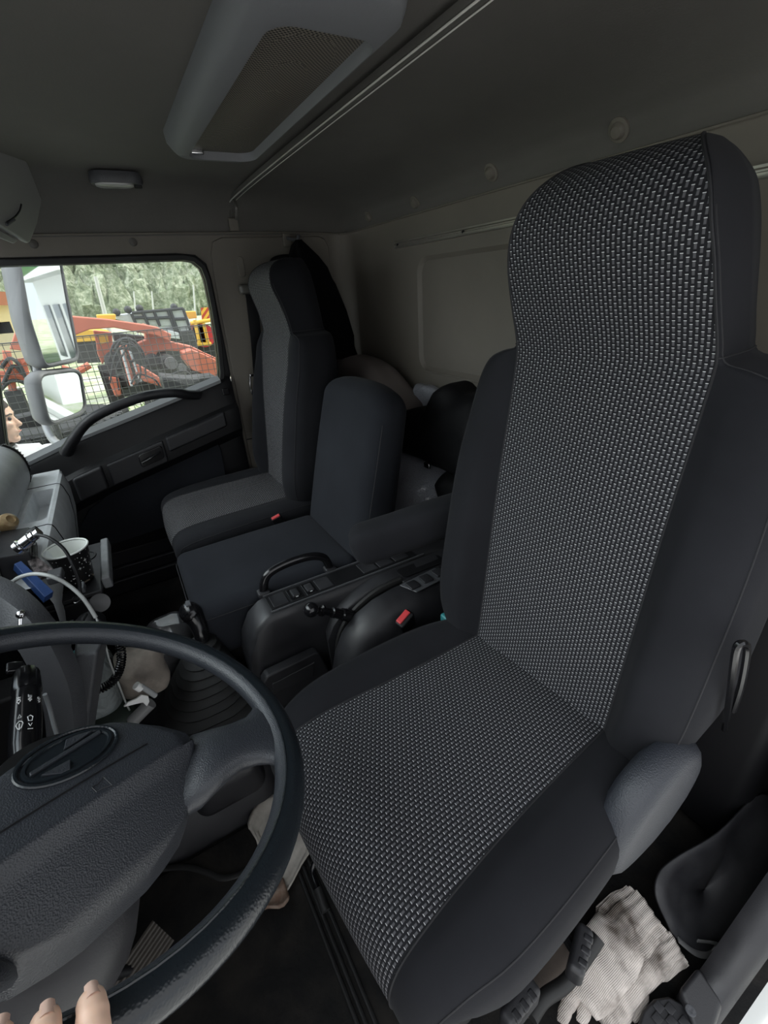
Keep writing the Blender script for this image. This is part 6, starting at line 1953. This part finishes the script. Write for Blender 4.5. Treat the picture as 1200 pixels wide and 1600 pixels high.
# ---------------------------------------------------------------- wire fence
fe = thing('wire_fence', 'welded wire mesh fence between the truck and the machine yard', 'fence', (5, 0, GZ))
WIR = mat('dark_wire', (0.05, 0.05, 0.048, 1), 0.5)
FX = 5.0
m = MB()
def wire(a, b_, r=0.0032):
    a, b_ = Vector(a), Vector(b_)
    t = (b_ - a).normalized(); u = t.orthogonal().normalized(); w = t.cross(u)
    L = [[p + (u * cos(q) + w * sin(q)) * r for q in (0, 2.094, 4.189)] for p in (a, b_)]
    m.loft(L, cap=False)
y = -2.2
while y < 2.6:
    wire((FX, y, GZ), (FX, y, 0.97)); y += 0.058
z = GZ + 0.05
while z < 0.98:
    wire((FX + 0.004, -2.2, z), (FX + 0.004, 2.6, z)); z += 0.058
wire((FX, -2.2, 0.97), (FX, 2.6, 0.97), 0.006)
tag(m.build('mesh_panel', WIR, fe, weld=0, fixn=False), kind='stuff')
for y in (-2.0, 0.62, 2.5):
    m = MB(); m.tube([(FX + 0.03, y, GZ), (FX + 0.03, y, 1.0)], 0.02, 8); m.build('post', WIR, fe)

# ---------------------------------------------------------------- machines: outlines at their own distance, with real depth
ORA = mat('orange_paint', (0.44, 0.13, 0.08, 1), 0.5, var=0.15, vscale=4)
YEL = mat('yellow_paint', (0.70, 0.40, 0.05, 1), 0.5)
GRY = mat('pale_machine_grey', (0.50, 0.52, 0.55, 1), 0.4)
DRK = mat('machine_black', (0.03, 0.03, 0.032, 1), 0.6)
REDM = mat('red_paint', (0.50, 0.03, 0.04, 1), 0.45)
def slab(pts, x, th, name, m_, parent, bevel=0.02, zmin=None):
    P = [at(a, b_, x=x) for a, b_ in pts]
    if zmin is not None:
        P = [Vector((p.x, p.y, max(p.z, zmin))) for p in P]
    b2 = MB(); b2.prism(P, (th, 0, 0)); return b2.build(name, m_, parent, bevel=bevel)
def bar(a, b_, x, r, name, m_, parent, seg=10):
    b2 = MB(); b2.tube([at(*a, x=x), at(*b_, x=x)], r, seg); return b2.build(name, m_, parent)
ld = thing('orange_loader', 'big orange folded crane arm machine standing behind the fence', 'machine', (9.2, -0.6, GZ))
slab([(14, 546), (27, 506), (60, 498), (113, 494), (170, 499), (225, 507), (246, 511), (268, 522), (266, 534), (244, 524), (224, 521), (178, 512), (140, 515), (60, 546), (36, 548)], 9.0, 0.35, 'boom', ORA, ld)
slab([(224, 505), (232, 508), (252, 520), (268, 534), (300, 541), (318, 550), (345, 562), (345, 572), (300, 552), (284, 549), (262, 548), (246, 550), (243, 558), (226, 558), (213, 545), (214, 537), (228, 531)], 9.36, 0.3, 'side_plate', ORA, ld)
slab([(285, 551), (300, 546), (318, 553), (345, 566), (345, 592), (326, 587), (300, 578), (286, 560)], 8.9, 0.4, 'bucket_plate', ORA, ld)
slab([(145, 516), (175, 519), (177, 552), (166, 558), (160, 571), (152, 552), (150, 536)], 9.4, 0.15, 'leg_plate', ORA, ld)
slab([(154, 522), (168, 523), (170, 535), (156, 538)], 9.37, 0.02, 'plate_window', YEL, ld, bevel=0)
slab([(186, 541), (193, 540), (212, 600), (203, 604)], 8.7, 0.12, 'cylinder_guard', ORA, ld)
slab([(196, 540), (199, 539), (220, 590), (216, 592)], 8.75, 0.10, 'cylinder_guard', ORA, ld)
slab([(170, 590), (186, 592), (190, 618), (180, 620), (172, 600)], 8.8, 0.2, 'foot_plate', ORA, ld)
slab([(214, 570), (225, 575), (262, 598), (262, 607), (225, 596), (212, 585)], 8.6, 0.2, 'lower_arm', ORA, ld)
slab([(176, 520), (226, 525), (226, 534), (200, 536), (178, 533)], 9.7, 0.3, 'engine_block', DRK, ld)
for k, pts in enumerate((((172, 560), (178, 538), (200, 528), (220, 545), (228, 565)), ((180, 545), (192, 530), (212, 535), (222, 560)), ((198, 545), (205, 535), (216, 550), (206, 565), (198, 556)))):
    b2 = MB(); b2.tube(spline([at(a, c_, x=8.65 - 0.03 * k) for a, c_ in pts], 6), 0.018, 8); b2.build('hose', DRK, ld)
for (px, py, r) in ((180, 566, 0.16), (240, 566, 0.13), (262, 569, 0.16), (195, 597, 0.13)):
    c0 = at(px, py, x=9.1); b2 = MB(); b2.lathe([(0.05, 0), (r * 0.6, 0.0), (r, 0.05), (r, 0.25), (0.05, 0.3)], c0, (1, 0, 0), 24); b2.build('wheel', DRK, ld)
for (px, py, r) in ((268, 568, 0.10), (285, 575, 0.07)):
    c0 = at(px, py, x=8.85); b2 = MB(); b2.lathe([(0.02, 0), (r, 0.0), (r, 0.1), (0.02, 0.12)], c0, (1, 0, 0), 20); b2.build('hub', HOU, ld)
for a, b_ in (((190, 545), (206, 603)), ((203, 548), (220, 596))):
    bar(a, b_, 8.62, 0.02, 'piston_rod', GRY, ld, 8)
for pts in (((172, 598), (178, 560), (190, 545), (210, 552), (220, 580), (214, 604)), ((186, 610), (182, 575), (196, 548)), ((228, 590), (224, 560), (205, 538), (186, 545), (176, 570)), ((205, 600), (216, 585), (240, 592), (250, 604)), ((262, 600), (270, 585), (290, 580), (302, 592))):
    b2 = MB(); b2.tube(spline([at(a, c_, x=8.45) for a, c_ in pts], 6), 0.014, 6); b2.build('hose', DRK, ld)
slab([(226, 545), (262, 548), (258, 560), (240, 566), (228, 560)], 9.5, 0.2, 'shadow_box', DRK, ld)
# supports so the machine stands on the ground
for (px, py) in ((165, 570), (300, 578), (226, 590)):
    p = at(px, py, x=9.1); b2 = MB(); b2.box(p.x - 0.1, p.x + 0.1, p.y - 0.12, p.y + 0.12, GZ, p.z); b2.build('stand', DRK, ld)

yt = thing('yellow_truck', 'yellow machine body with dark underside behind the orange arm', 'machine', (12, 0.4, GZ))
slab([(112, 512), (150, 516), (172, 520), (172, 531), (118, 535)], 11.5, 1.2, 'body', YEL, yt)
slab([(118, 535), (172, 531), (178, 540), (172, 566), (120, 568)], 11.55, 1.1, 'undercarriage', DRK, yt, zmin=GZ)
slab([(150, 492), (181, 491), (181, 500), (152, 499)], 12.5, 0.8, 'hood', YEL, yt)

tx = thing('excavator_cab', 'pale grey machine cabs with dark framed windows above the orange arm', 'machine', (13.6, -1.6, GZ))
slab([(180, 493), (205, 490), (222, 486), (262, 484), (286, 482), (296, 500), (302, 528), (282, 530), (262, 526), (240, 512), (205, 505), (182, 499)], 13.4, 1.2, 'body', GRY, tx)
slab([(206, 492), (222, 489), (228, 505), (212, 503)], 13.35, 0.06, 'window', mat('cab_glass', (0.45, 0.48, 0.47, 1), 0.15), tx, bevel=0)
CG = bpy.data.materials['cab_glass']
slab([(228, 489), (240, 487), (246, 508), (233, 506)], 13.35, 0.06, 'window', CG, tx, bevel=0)
slab([(244, 487), (262, 486), (272, 508), (250, 509)], 13.35, 0.06, 'window', CG, tx, bevel=0)
slab([(268, 486), (284, 485), (296, 518), (282, 520)], 13.35, 0.06, 'window', CG, tx, bevel=0)
for a, b_ in (((205, 490), (212, 505)), ((222, 486), (232, 508)), ((240, 485), (250, 510)), ((262, 484), (276, 524)), ((266, 484), (280, 526)), ((286, 482), (302, 528)), ((206, 489), (286, 482)), ((230, 498), (268, 496)), ((208, 497), (228, 496)), ((272, 499), (292, 498))):
    bar(a, b_, 13.3, 0.035, 'frame_bar', DRK, tx, 8)
slab([(280, 518), (300, 516), (303, 534), (284, 532)], 13.2, 0.2, 'battery_box', DRK, tx)
slab([(260, 515), (280, 520), (282, 530), (264, 528)], 13.25, 0.2, 'front_cowl', GRY, tx)
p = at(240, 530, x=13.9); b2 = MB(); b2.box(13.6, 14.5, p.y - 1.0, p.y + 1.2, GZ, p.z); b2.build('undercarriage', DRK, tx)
for q in (at(182, 488, x=13.4), at(200, 484, x=13.4), at(218, 482, x=13.4), at(272, 480, x=13.4)):
    b2 = MB(); b2.ball(q, 0.09, 10, 6); b2.build('work_lamp', DRK, tx)

rr_ = thing('red_reel', 'red hose reel machine with yellow frame at the window rear edge', 'machine', (15.8, -2.6, GZ))
for (px, py) in ((306, 523), (318, 524)):
    c0 = at(px, py, x=15.4); b2 = MB(); b2.lathe([(0.08, 0), (0.34, 0.0), (0.34, 0.08), (0.14, 0.10), (0.14, 0.4), (0.34, 0.42), (0.34, 0.5), (0.08, 0.5)], c0, (1, 0, 0), 24); b2.build('reel', REDM, rr_)
slab([(288, 487), (306, 486), (308, 497), (290, 499)], 16.0, 0.6, 'body', YEL, rr_)
for a, b_ in (((300, 538), (330, 537)), ((304, 500), (312, 538)), ((318, 505), (326, 540)), ((298, 505), (330, 500))):
    bar(a, b_, 15.3, 0.05, 'frame_bar', YEL, rr_, 8)
CHV = bpy.data.materials.new('warning_stripes'); CHV.use_nodes = True
nt = CHV.node_tree; b = nt.nodes['Principled BSDF']; tc = N(nt, 'ShaderNodeTexCoord'); mp = N(nt, 'ShaderNodeMapping'); mp.inputs['Rotation'].default_value = (0.785, 0, 0)
wv = N(nt, 'ShaderNodeTexWave', Scale=2.2); wv.bands_direction = 'Z'; g1 = N(nt, 'ShaderNodeMath', operation='GREATER_THAN'); g1.inputs[1].default_value = 0.5; mx = N(nt, 'ShaderNodeMix', data_type='RGBA')
mx.inputs[6].default_value = (0.75, 0.45, 0.05, 1); mx.inputs[7].default_value = (0.45, 0.06, 0.03, 1)
nt.links.new(tc.outputs['Object'], mp.inputs['Vector']); nt.links.new(mp.outputs[0], wv.inputs['Vector']); nt.links.new(wv.outputs['Fac'], g1.inputs[0]); nt.links.new(g1.outputs[0], mx.inputs[0]); nt.links.new(mx.outputs[2], b.inputs['Base Color'])
slab([(314, 481), (326, 480), (328, 499), (316, 500)], 15.8, 0.05, 'warning_board', CHV, rr_, bevel=0)
b2 = MB(); p = at(318, 535, x=15.7); b2.box(15.5, 16.2, p.y - 0.5, p.y + 0.6, GZ, p.z); b2.build('chassis', DRK, rr_)

bt = thing('black_trough', 'black metal trough on the ground behind the fence', 'trough', (7.6, -0.9, GZ))
slab([(252, 588), (300, 592), (338, 588), (345, 604), (300, 618), (258, 612)], 7.4, 0.5, 'body', DRK, bt)
p = at(290, 612, x=7.6); b2 = MB(); b2.box(7.45, 7.8, p.y - 0.5, p.y + 0.5, GZ, p.z); b2.build('stand', DRK, bt)
# left scrap: red frame with hoses
rf = thing('red_implement', 'red farm implement frame with curved hoses left of the mirrors', 'machine', (8.5, 1.2, GZ))
for a, b_ in (((0, 565), (48, 600)), ((0, 600), (45, 560)), ((10, 548), (20, 610)), ((32, 560), (60, 640)), ((0, 585), (60, 590)), ((96, 575), (125, 585)), ((90, 600), (140, 570))):
    bar(a, b_, 8.4, 0.05, 'frame_bar', ORA, rf, 8)
for pts in (((2, 575), (15, 560), (30, 570), (40, 590)), ((5, 600), (20, 572), (36, 585)), ((0, 610), (18, 595), (40, 600), (52, 620))):
    b2 = MB(); b2.tube(spline([at(a, c_, x=8.3) for a, c_ in pts], 6), 0.025, 8); b2.build('hose', DRK, rf)
for q in ((20, 610), (60, 640)):
    p = at(*q, x=8.4); b2 = MB(); b2.box(8.3, 8.5, p.y - 0.1, p.y + 0.1, GZ, p.z); b2.build('stand', DRK, rf)
# tyres stacked against the fence
TYR = mat('tyre_rubber', (0.022, 0.022, 0.023, 1), 0.8, bump=0.3, bscale=40)
def tyre(c, r, w, label, ax=(0, 0, 1)):
    t = thing('tyre', label, 'tyre', tuple(c), group='big tyres behind the fence')
    m = MB(); m.lathe([(r * 0.55, 0), (r * 0.62, -0.02 + 0), (r * 0.95, 0.0), (r, 0.04), (r, w - 0.04), (r * 0.95, w), (r * 0.62, w + 0.02), (r * 0.55, w), (r * 0.55, 0)], c, ax, 48, cap=False); m.build('carcass', TYR, t)
    axv = Vector(ax).normalized(); u = axv.orthogonal().normalized(); w_ = axv.cross(u)
    m = MB()
    for k in range(40):
        a = 2 * pi * k / 40
        for j in range(3):
            a2 = a + (j % 2) * pi / 40
            d = u * cos(a2) + w_ * sin(a2); s_ = axv.cross(d)
            p = Vector(c) + d * (r + 0.012) + axv * (w * (0.2 + 0.3 * j))
            hx, hy, hz = d * 0.02, s_ * (r * pi / 40 * 0.62), axv * w * 0.115
            vs = [p + hx * a_ + hy * b_ + hz * c_ for a_ in (-1, 1) for b_ in (-1, 1) for c_ in (-1, 1)]
            m.add(vs, [(0, 1, 3, 2), (4, 6, 7, 5), (0, 4, 5, 1), (2, 3, 7, 6), (0, 2, 6, 4), (1, 5, 7, 3)])
    tag(m.build('tread', TYR, t, smooth=False), kind='stuff')
    return t
RT = 0.75
py0 = at(95, 660, x=6.3)
labs = ['bottom tyre of the stack behind the lower mirror', 'middle tyre of the stack behind the lower mirror', 'top tyre of the stack behind the lower mirror']
k = 0
z = GZ
while z < 0.02 and k < 3:
    tyre((6.3, 0.85, z + 0.02), RT, 0.30, labs[k]); z += 0.36; k += 1
tyre((6.6, -0.50, GZ + 0.02), 0.50, 0.28, 'lower of two smaller tyres behind the door grab handle')
tyre((6.6, -0.50, GZ + 0.36), 0.50, 0.28, 'upper of two smaller tyres behind the door grab handle')
# rubble heap
m = MB()
rnd = random.Random(4)
for k in range(60):
    c0 = Vector((7.5 + rnd.uniform(-0.7, 0.7), -0.35 + rnd.uniform(-0.9, 1.3), GZ + rnd.uniform(0.0, 0.22))); s = rnd.uniform(0.06, 0.2)
    m.ball(c0, s, 7, 5, sc=(rnd.uniform(0.7, 1.4), rnd.uniform(0.7, 1.4), rnd.uniform(0.4, 0.9)))
tag(m.build('rubble', mat('pale_rubble', (0.55, 0.53, 0.47, 1), 0.9, var=0.4, vscale=3), smooth=False, weld=0), 'pale rubble heap on the ground beneath the orange arm', 'rubble', kind='stuff')
# weeds
WEED = mat('weeds', (0.22, 0.34, 0.08, 1), 0.8)
m = MB()
for k in range(1400):
    x = rnd.uniform(5.3, 12); y = rnd.uniform(-3, 3.5); h = rnd.uniform(0.08, 0.3)
    a = rnd.uniform(0, 6.28); w = 0.02; d = Vector((cos(a), sin(a), 0)) * w; l = Vector((rnd.uniform(-0.1, 0.1), rnd.uniform(-0.1, 0.1), h))
    p = Vector((x, y, GZ)); m.add([p - d, p + d, p + l], [(0, 1, 2)])
tag(m.build('weeds', WEED, smooth=False, weld=0, fixn=False), 'green weeds growing on the yard behind the fence', 'weeds', kind='stuff')
# poles
PO = mat('concrete_pole', (0.50, 0.50, 0.48, 1), 0.8)
for i, (a, b_, xd, r, lab) in enumerate((((149, 432), (166, 498), 30, 0.13, 'leaning concrete utility pole nearest the mirrors'), ((209, 455), (213, 498), 40, 0.07, 'thin pale pole left of the machine cabs'), ((237, 455), (241, 498), 40, 0.07, 'thin pale pole above the machine cabs'), ((302, 445), (306, 498), 40, 0.08, 'thin pale pole at the rear edge of the window'))):
    A, B = at(*a, x=xd), at(*b_, x=xd)
    B = B + (B - A) * ((GZ - B.z) / (B.z - A.z)) * 1.0
    m = MB(); m.tube([A, B], [r * 0.7, r], 10); tag(m.build('utility_pole', PO), lab, 'pole', 'poles in front of the hill')
# house at the left
hs = thing('far_house', 'pale yellow house with red brown roof at the left edge behind the yard', 'house', (26, 4.2, GZ))
slab([(-40, 474), (20, 474), (22, 520), (-40, 525)], 24, 6, 'walls', mat('house_yellow', (0.70, 0.55, 0.30, 1), 0.8), hs, bevel=0, zmin=None)
slab([(-45, 452), (8, 456), (22, 468), (22, 477), (-45, 477)], 23.6, 7, 'roof', mat('roof_red_brown', (0.42, 0.16, 0.09, 1), 0.8), hs, bevel=0)
p0, p1 = at(-40, 520, x=24), at(22, 520, x=24); b2 = MB(); b2.box(24, 30, min(p0.y, p1.y), max(p0.y, p1.y), GZ, p0.z + 0.3); b2.build('base', mat('house_base', (0.5, 0.42, 0.28, 1), 0.9), hs)

# ---------------------------------------------------------------- wooded hill
HILLM = mat('hill_ground', (0.10, 0.15, 0.05, 1), 0.95)
def hz(x, y):
    t = max(0, (x - 80) / 150)
    return GZ + 80 * t ** 0.9 + 4 * sin(y * 0.05) * min(1, t * 3)
m = MB(); g = []
for i in range(21):
    x = 80 + 150 * i / 20
    g.append([Vector((x, y, hz(x, y) - 0.2)) for y in range(-140, 161, 12)])
m.loft(g, cap=False, close=False); struct(m.build('ground_3', HILLM, fixn=False))
FOR = bpy.data.materials.new('forest_leaves'); FOR.use_nodes = True
nt = FOR.node_tree; b = nt.nodes['Principled BSDF']; b.inputs['Roughness'].default_value = 0.9; b.inputs['Specular IOR Level'].default_value = 0.1
tc = N(nt, 'ShaderNodeTexCoord'); n1 = N(nt, 'ShaderNodeTexNoise', Scale=1.6, Detail=8, Roughness=0.8); cr_ = N(nt, 'ShaderNodeValToRGB')
e = cr_.color_ramp.elements; e[0].position = 0.36; e[0].color = (0.17, 0.22, 0.13, 1); e[1].position = 0.60; e[1].color = (0.68, 0.70, 0.55, 1); k = e.new(0.5); k.color = (0.38, 0.43, 0.29, 1)
nt.links.new(tc.outputs['Object'], n1.inputs['Vector']); nt.links.new(n1.outputs['Fac'], cr_.inputs['Fac']); nt.links.new(cr_.outputs['Color'], b.inputs['Base Color'])
bn = N(nt, 'ShaderNodeBump', Strength=1.0, Distance=0.6); nt.links.new(n1.outputs['Fac'], bn.inputs['Height']); nt.links.new(bn.outputs['Normal'], b.inputs['Normal'])
m = MB()
bmi = bmesh.new(); bmesh.ops.create_icosphere(bmi, subdivisions=2, radius=1.0); iv = [v.co.copy() for v in bmi.verts]; ifc = [tuple(v.index for v in f.verts) for f in bmi.faces]; bmi.free()
rnd = random.Random(9)
for k in range(5200):
    x = 76 + 110 * rnd.random() ** 1.2
    y = rnd.uniform(-0.34, 0.26) * x + rnd.uniform(-3, 3)
    r = rnd.uniform(0.8, 1.7); hh = rnd.uniform(1.0, 2.1)
    ph = [rnd.uniform(0, 6.28) for _ in range(4)]
    z0 = hz(x, y)
    vs = []
    for v in iv:
        d = 1 + 0.22 * sin(v.x * 5 + ph[0]) * sin(v.y * 6 + ph[1]) + 0.18 * sin(v.z * 7 + ph[2] + v.x * 3) + rnd.uniform(-0.12, 0.12)
        taper = 1 - 0.25 * max(0, v.z)
        vs.append(Vector((x + v.x * r * d * taper, y + v.y * r * d * taper, z0 + r * hh * 0.8 + v.z * r * hh * d)))
    m.add(vs, ifc)
tag(m.build('forest', FOR, smooth=False, weld=0, fixn=False), 'dense pale green wood covering the hillside beyond the yard', 'forest', kind='stuff')

# ================================================================== the person outside
PSK = bpy.data.materials['skin']
HAIR = mat('dark_hair', (0.05, 0.04, 0.035, 1), 0.7, bump=0.6, bscale=120, bdist=0.004)
SHIRT = mat('white_shirt', (0.52, 0.52, 0.54, 1), 0.9, bump=0.2, bscale=30, bdist=0.01)
hc = at(9, 662, x=2.95)                       # centre of the face
PX0 = Vector((hc.x, hc.y + 0.045, hc.z + 0.02))  # head centre; looks towards -Y
FWD = Vector((-0.12, -0.99, 0)).normalized(); SDE = FWD.cross(Vector((0, 0, 1))).normalized(); UPV = Vector((0, 0, 1))
def hp3(f, s, u):
    return PX0 + Vector((-0.12, -0.99, 0)).normalized() * f + Vector((-0.99, 0.12, 0)).normalized() * s + UPV * u
m = MB()
def eb(f, s, u, rf, rs, ru, seg=18, rings=12):
    c = hp3(f, s, u); loops = []
    for i in range(rings + 1):
        th = pi * i / rings
        loops.append([c + FWD * (sin(th) * cos(2 * pi * k / seg) * rf) + SDE * (sin(th) * sin(2 * pi * k / seg) * rs) + UPV * cos(th) * ru for k in range(seg)])
    m.loft(loops, cap=False)
eb(0, 0, 0.035, 0.095, 0.075, 0.085)           # skull
eb(0.035, 0, -0.030, 0.055, 0.058, 0.085)      # face
eb(0.055, 0, -0.098, 0.028, 0.030, 0.022)      # chin
eb(0.080, 0, 0.030, 0.016, 0.045, 0.012)       # brow
eb(0.098, 0, -0.028, 0.018, 0.012, 0.014)      # nose tip
m.tube([hp3(0.082, 0, 0.018), hp3(0.092, 0, -0.005), hp3(0.105, 0, -0.028)], [0.008, 0.010, 0.010], 10)
eb(0.084, 0, -0.058, 0.010, 0.024, 0.006)      # upper lip
eb(0.081, 0, -0.069, 0.010, 0.021, 0.007)      # lower lip
for s in (-1, 1):
    eb(0.070, s * 0.034, -0.018, 0.020, 0.020, 0.016)   # cheek
    eb(-0.005, s * 0.076, -0.005, 0.016, 0.008, 0.030)  # ear
m.tube([hp3(-0.015, 0, -0.06), hp3(-0.03, 0, -0.13), hp3(-0.035, 0, -0.20)], [0.052, 0.055, 0.068], 18)  # neck
# torso, arms, legs as one continuous body
hip = Vector((PX0.x, PX0.y + 0.06, GZ + 0.90))
TF = Vector((-0.80, -0.60, 0)).normalized(); TS = TF.cross(Vector((0, 0, 1))).normalized()
NK = Vector((PX0.x, PX0.y + 0.03, 0))
FWD_H, SDE_H = FWD, SDE
FWD, SDE = TF, TS
def tor(zf, hw, hd_, fo=0.0):
    z = zf; c = Vector((NK.x, NK.y, z)); return [c + SDE * cos(2 * pi * k / 24) * hw + FWD * sin(2 * pi * k / 24) * hd_ for k in range(24)]
zsh = PX0.z - 0.178
m.loft([tor(zsh + 0.03, 0.06, 0.05), tor(zsh, 0.17, 0.075), tor(zsh - 0.05, 0.20, 0.10), tor(zsh - 0.25, 0.165, 0.11), tor(zsh - 0.42, 0.14, 0.10), tor(GZ + 0.90, 0.165, 0.11), tor(GZ + 0.80, 0.15, 0.10)])
for s in (-1, 1):
    sh = Vector((NK.x, NK.y, zsh - 0.04)) + SDE * s * 0.19
    m.tube(spline([sh, sh + SDE * s * 0.03 + Vector((0, 0, -0.27)), sh + FWD * 0.10 + SDE * s * 0.02 + Vector((0, 0, -0.52))], 5), [0.052, 0.05, 0.047, 0.044, 0.042, 0.040, 0.037, 0.034, 0.030, 0.027, 0.025], 14)
    hl = hip + SDE * s * 0.085
    m.tube([hl + Vector((0, 0, -0.02)), Vector((hl.x, hl.y, GZ + 0.47)), Vector((hl.x, hl.y + 0.01, GZ + 0.10))], [0.085, 0.055, 0.038], 14)
    m.tube([Vector((hl.x, hl.y + 0.05, GZ + 0.05)), Vector((hl.x, hl.y - 0.16, GZ + 0.035))], [0.045, 0.035], 12)
body = m.build('person', PSK, weld=0)
rm = body.modifiers.new('skin', 'REMESH'); rm.mode = 'VOXEL'; rm.voxel_size = 0.006; rm.use_smooth_shade = True
smd = body.modifiers.new('sm', 'SMOOTH'); smd.iterations = 3; smd.factor = 0.5
tag(body, 'person with tied back dark hair in a white shirt standing outside the passenger window', 'person')
# hair drawn back over the skull, meeting the forehead in a soft line
m = MB()
loops = []
for i in range(15):
    th = pi * i / 14
    l = []
    for k in range(28):
        a = 2 * pi * k / 28
        q = Vector((sin(th) * cos(a) * 0.099, sin(th) * sin(a) * 0.083, cos(th) * 0.090))
        ca, sa = cos(R(-8)), sin(R(-8))
        l.append(hp3(-0.010 + q.x * ca - q.z * sa, q.y, 0.055 + q.x * sa + q.z * ca))
    loops.append(l)
m.loft(loops, cap=False)
h_ = m.build('hair', HAIR, body)
m = MB(); m.ball(hp3(-0.115, 0, 0.02), 0.04, 16, 10); m.build('hair_bun', HAIR, body)
# shirt
m = MB()
def tor2(z, hw, hd_):
    c = Vector((NK.x, NK.y, z)); return [c + SDE * cos(2 * pi * k / 32) * hw * (1 + 0.015 * sin(k * 3 + z * 30)) + FWD * sin(2 * pi * k / 32) * hd_ * (1 + 0.02 * sin(k * 2.3 + z * 24)) for k in range(32)]
m.loft([tor2(zsh + 0.050, 0.070, 0.062), tor2(zsh + 0.030, 0.10, 0.075), tor2(zsh + 0.008, 0.195, 0.10), tor2(zsh - 0.05, 0.235, 0.125), tor2(zsh - 0.25, 0.19, 0.135), tor2(zsh - 0.42, 0.175, 0.13), tor2(GZ + 0.80, 0.19, 0.135)], cap=False)
for s in (-1, 1):
    sh = Vector((NK.x, NK.y, zsh - 0.035)) + SDE * s * 0.185
    m.tube(spline([sh, sh + SDE * s * 0.035 + Vector((0, 0, -0.14)), sh + SDE * s * 0.03 + Vector((0, 0, -0.27))], 5), [0.075] * 4 + [0.068] * 7, 16)
m.build('shirt', SHIRT, body)
m = MB(); m.tube([Vector((NK.x, NK.y, zsh + 0.05)) + (SDE * cos(a) * 0.068 + FWD * sin(a) * 0.058) for a in [2 * pi * k / 24 for k in range(24)]], 0.012, 8, closed=True)
m.build('collar', DRK, body)
for s in (-1, 1):
    hl = hip + SDE * s * 0.085
    m = MB(); m.tube([hl + Vector((0, 0, -0.0)), Vector((hl.x, hl.y, GZ + 0.47)), Vector((hl.x, hl.y + 0.01, GZ + 0.08))], [0.105, 0.075, 0.062], 16); m.build('trouser_leg', mat('dark_trousers', (0.03, 0.035, 0.05, 1), 0.9) if s < 0 else bpy.data.materials['dark_trousers'], body)
for s in (-1, 1):
    m = MB(); m.ball(hp3(0.079, s * 0.030, 0.008), 0.010, 12, 8); m.build('eye', mat('eye_dark', (0.05, 0.04, 0.04, 1), 0.2) if s < 0 else bpy.data.materials['eye_dark'], body)
    m = MB(); m.tube([hp3(0.092, s * 0.014, 0.026), hp3(0.090, s * 0.032, 0.031), hp3(0.076, s * 0.048, 0.026)], 0.0035, 6); m.build('eyebrow', HAIR, body)
m = MB(); m.tube([hp3(0.0925, -0.018, -0.0635), hp3(0.095, 0, -0.064), hp3(0.0925, 0.018, -0.0635)], 0.003, 6, flat=0.6); m.build('lips', mat('lip_tone', (0.45, 0.20, 0.18, 1), 0.5), body)
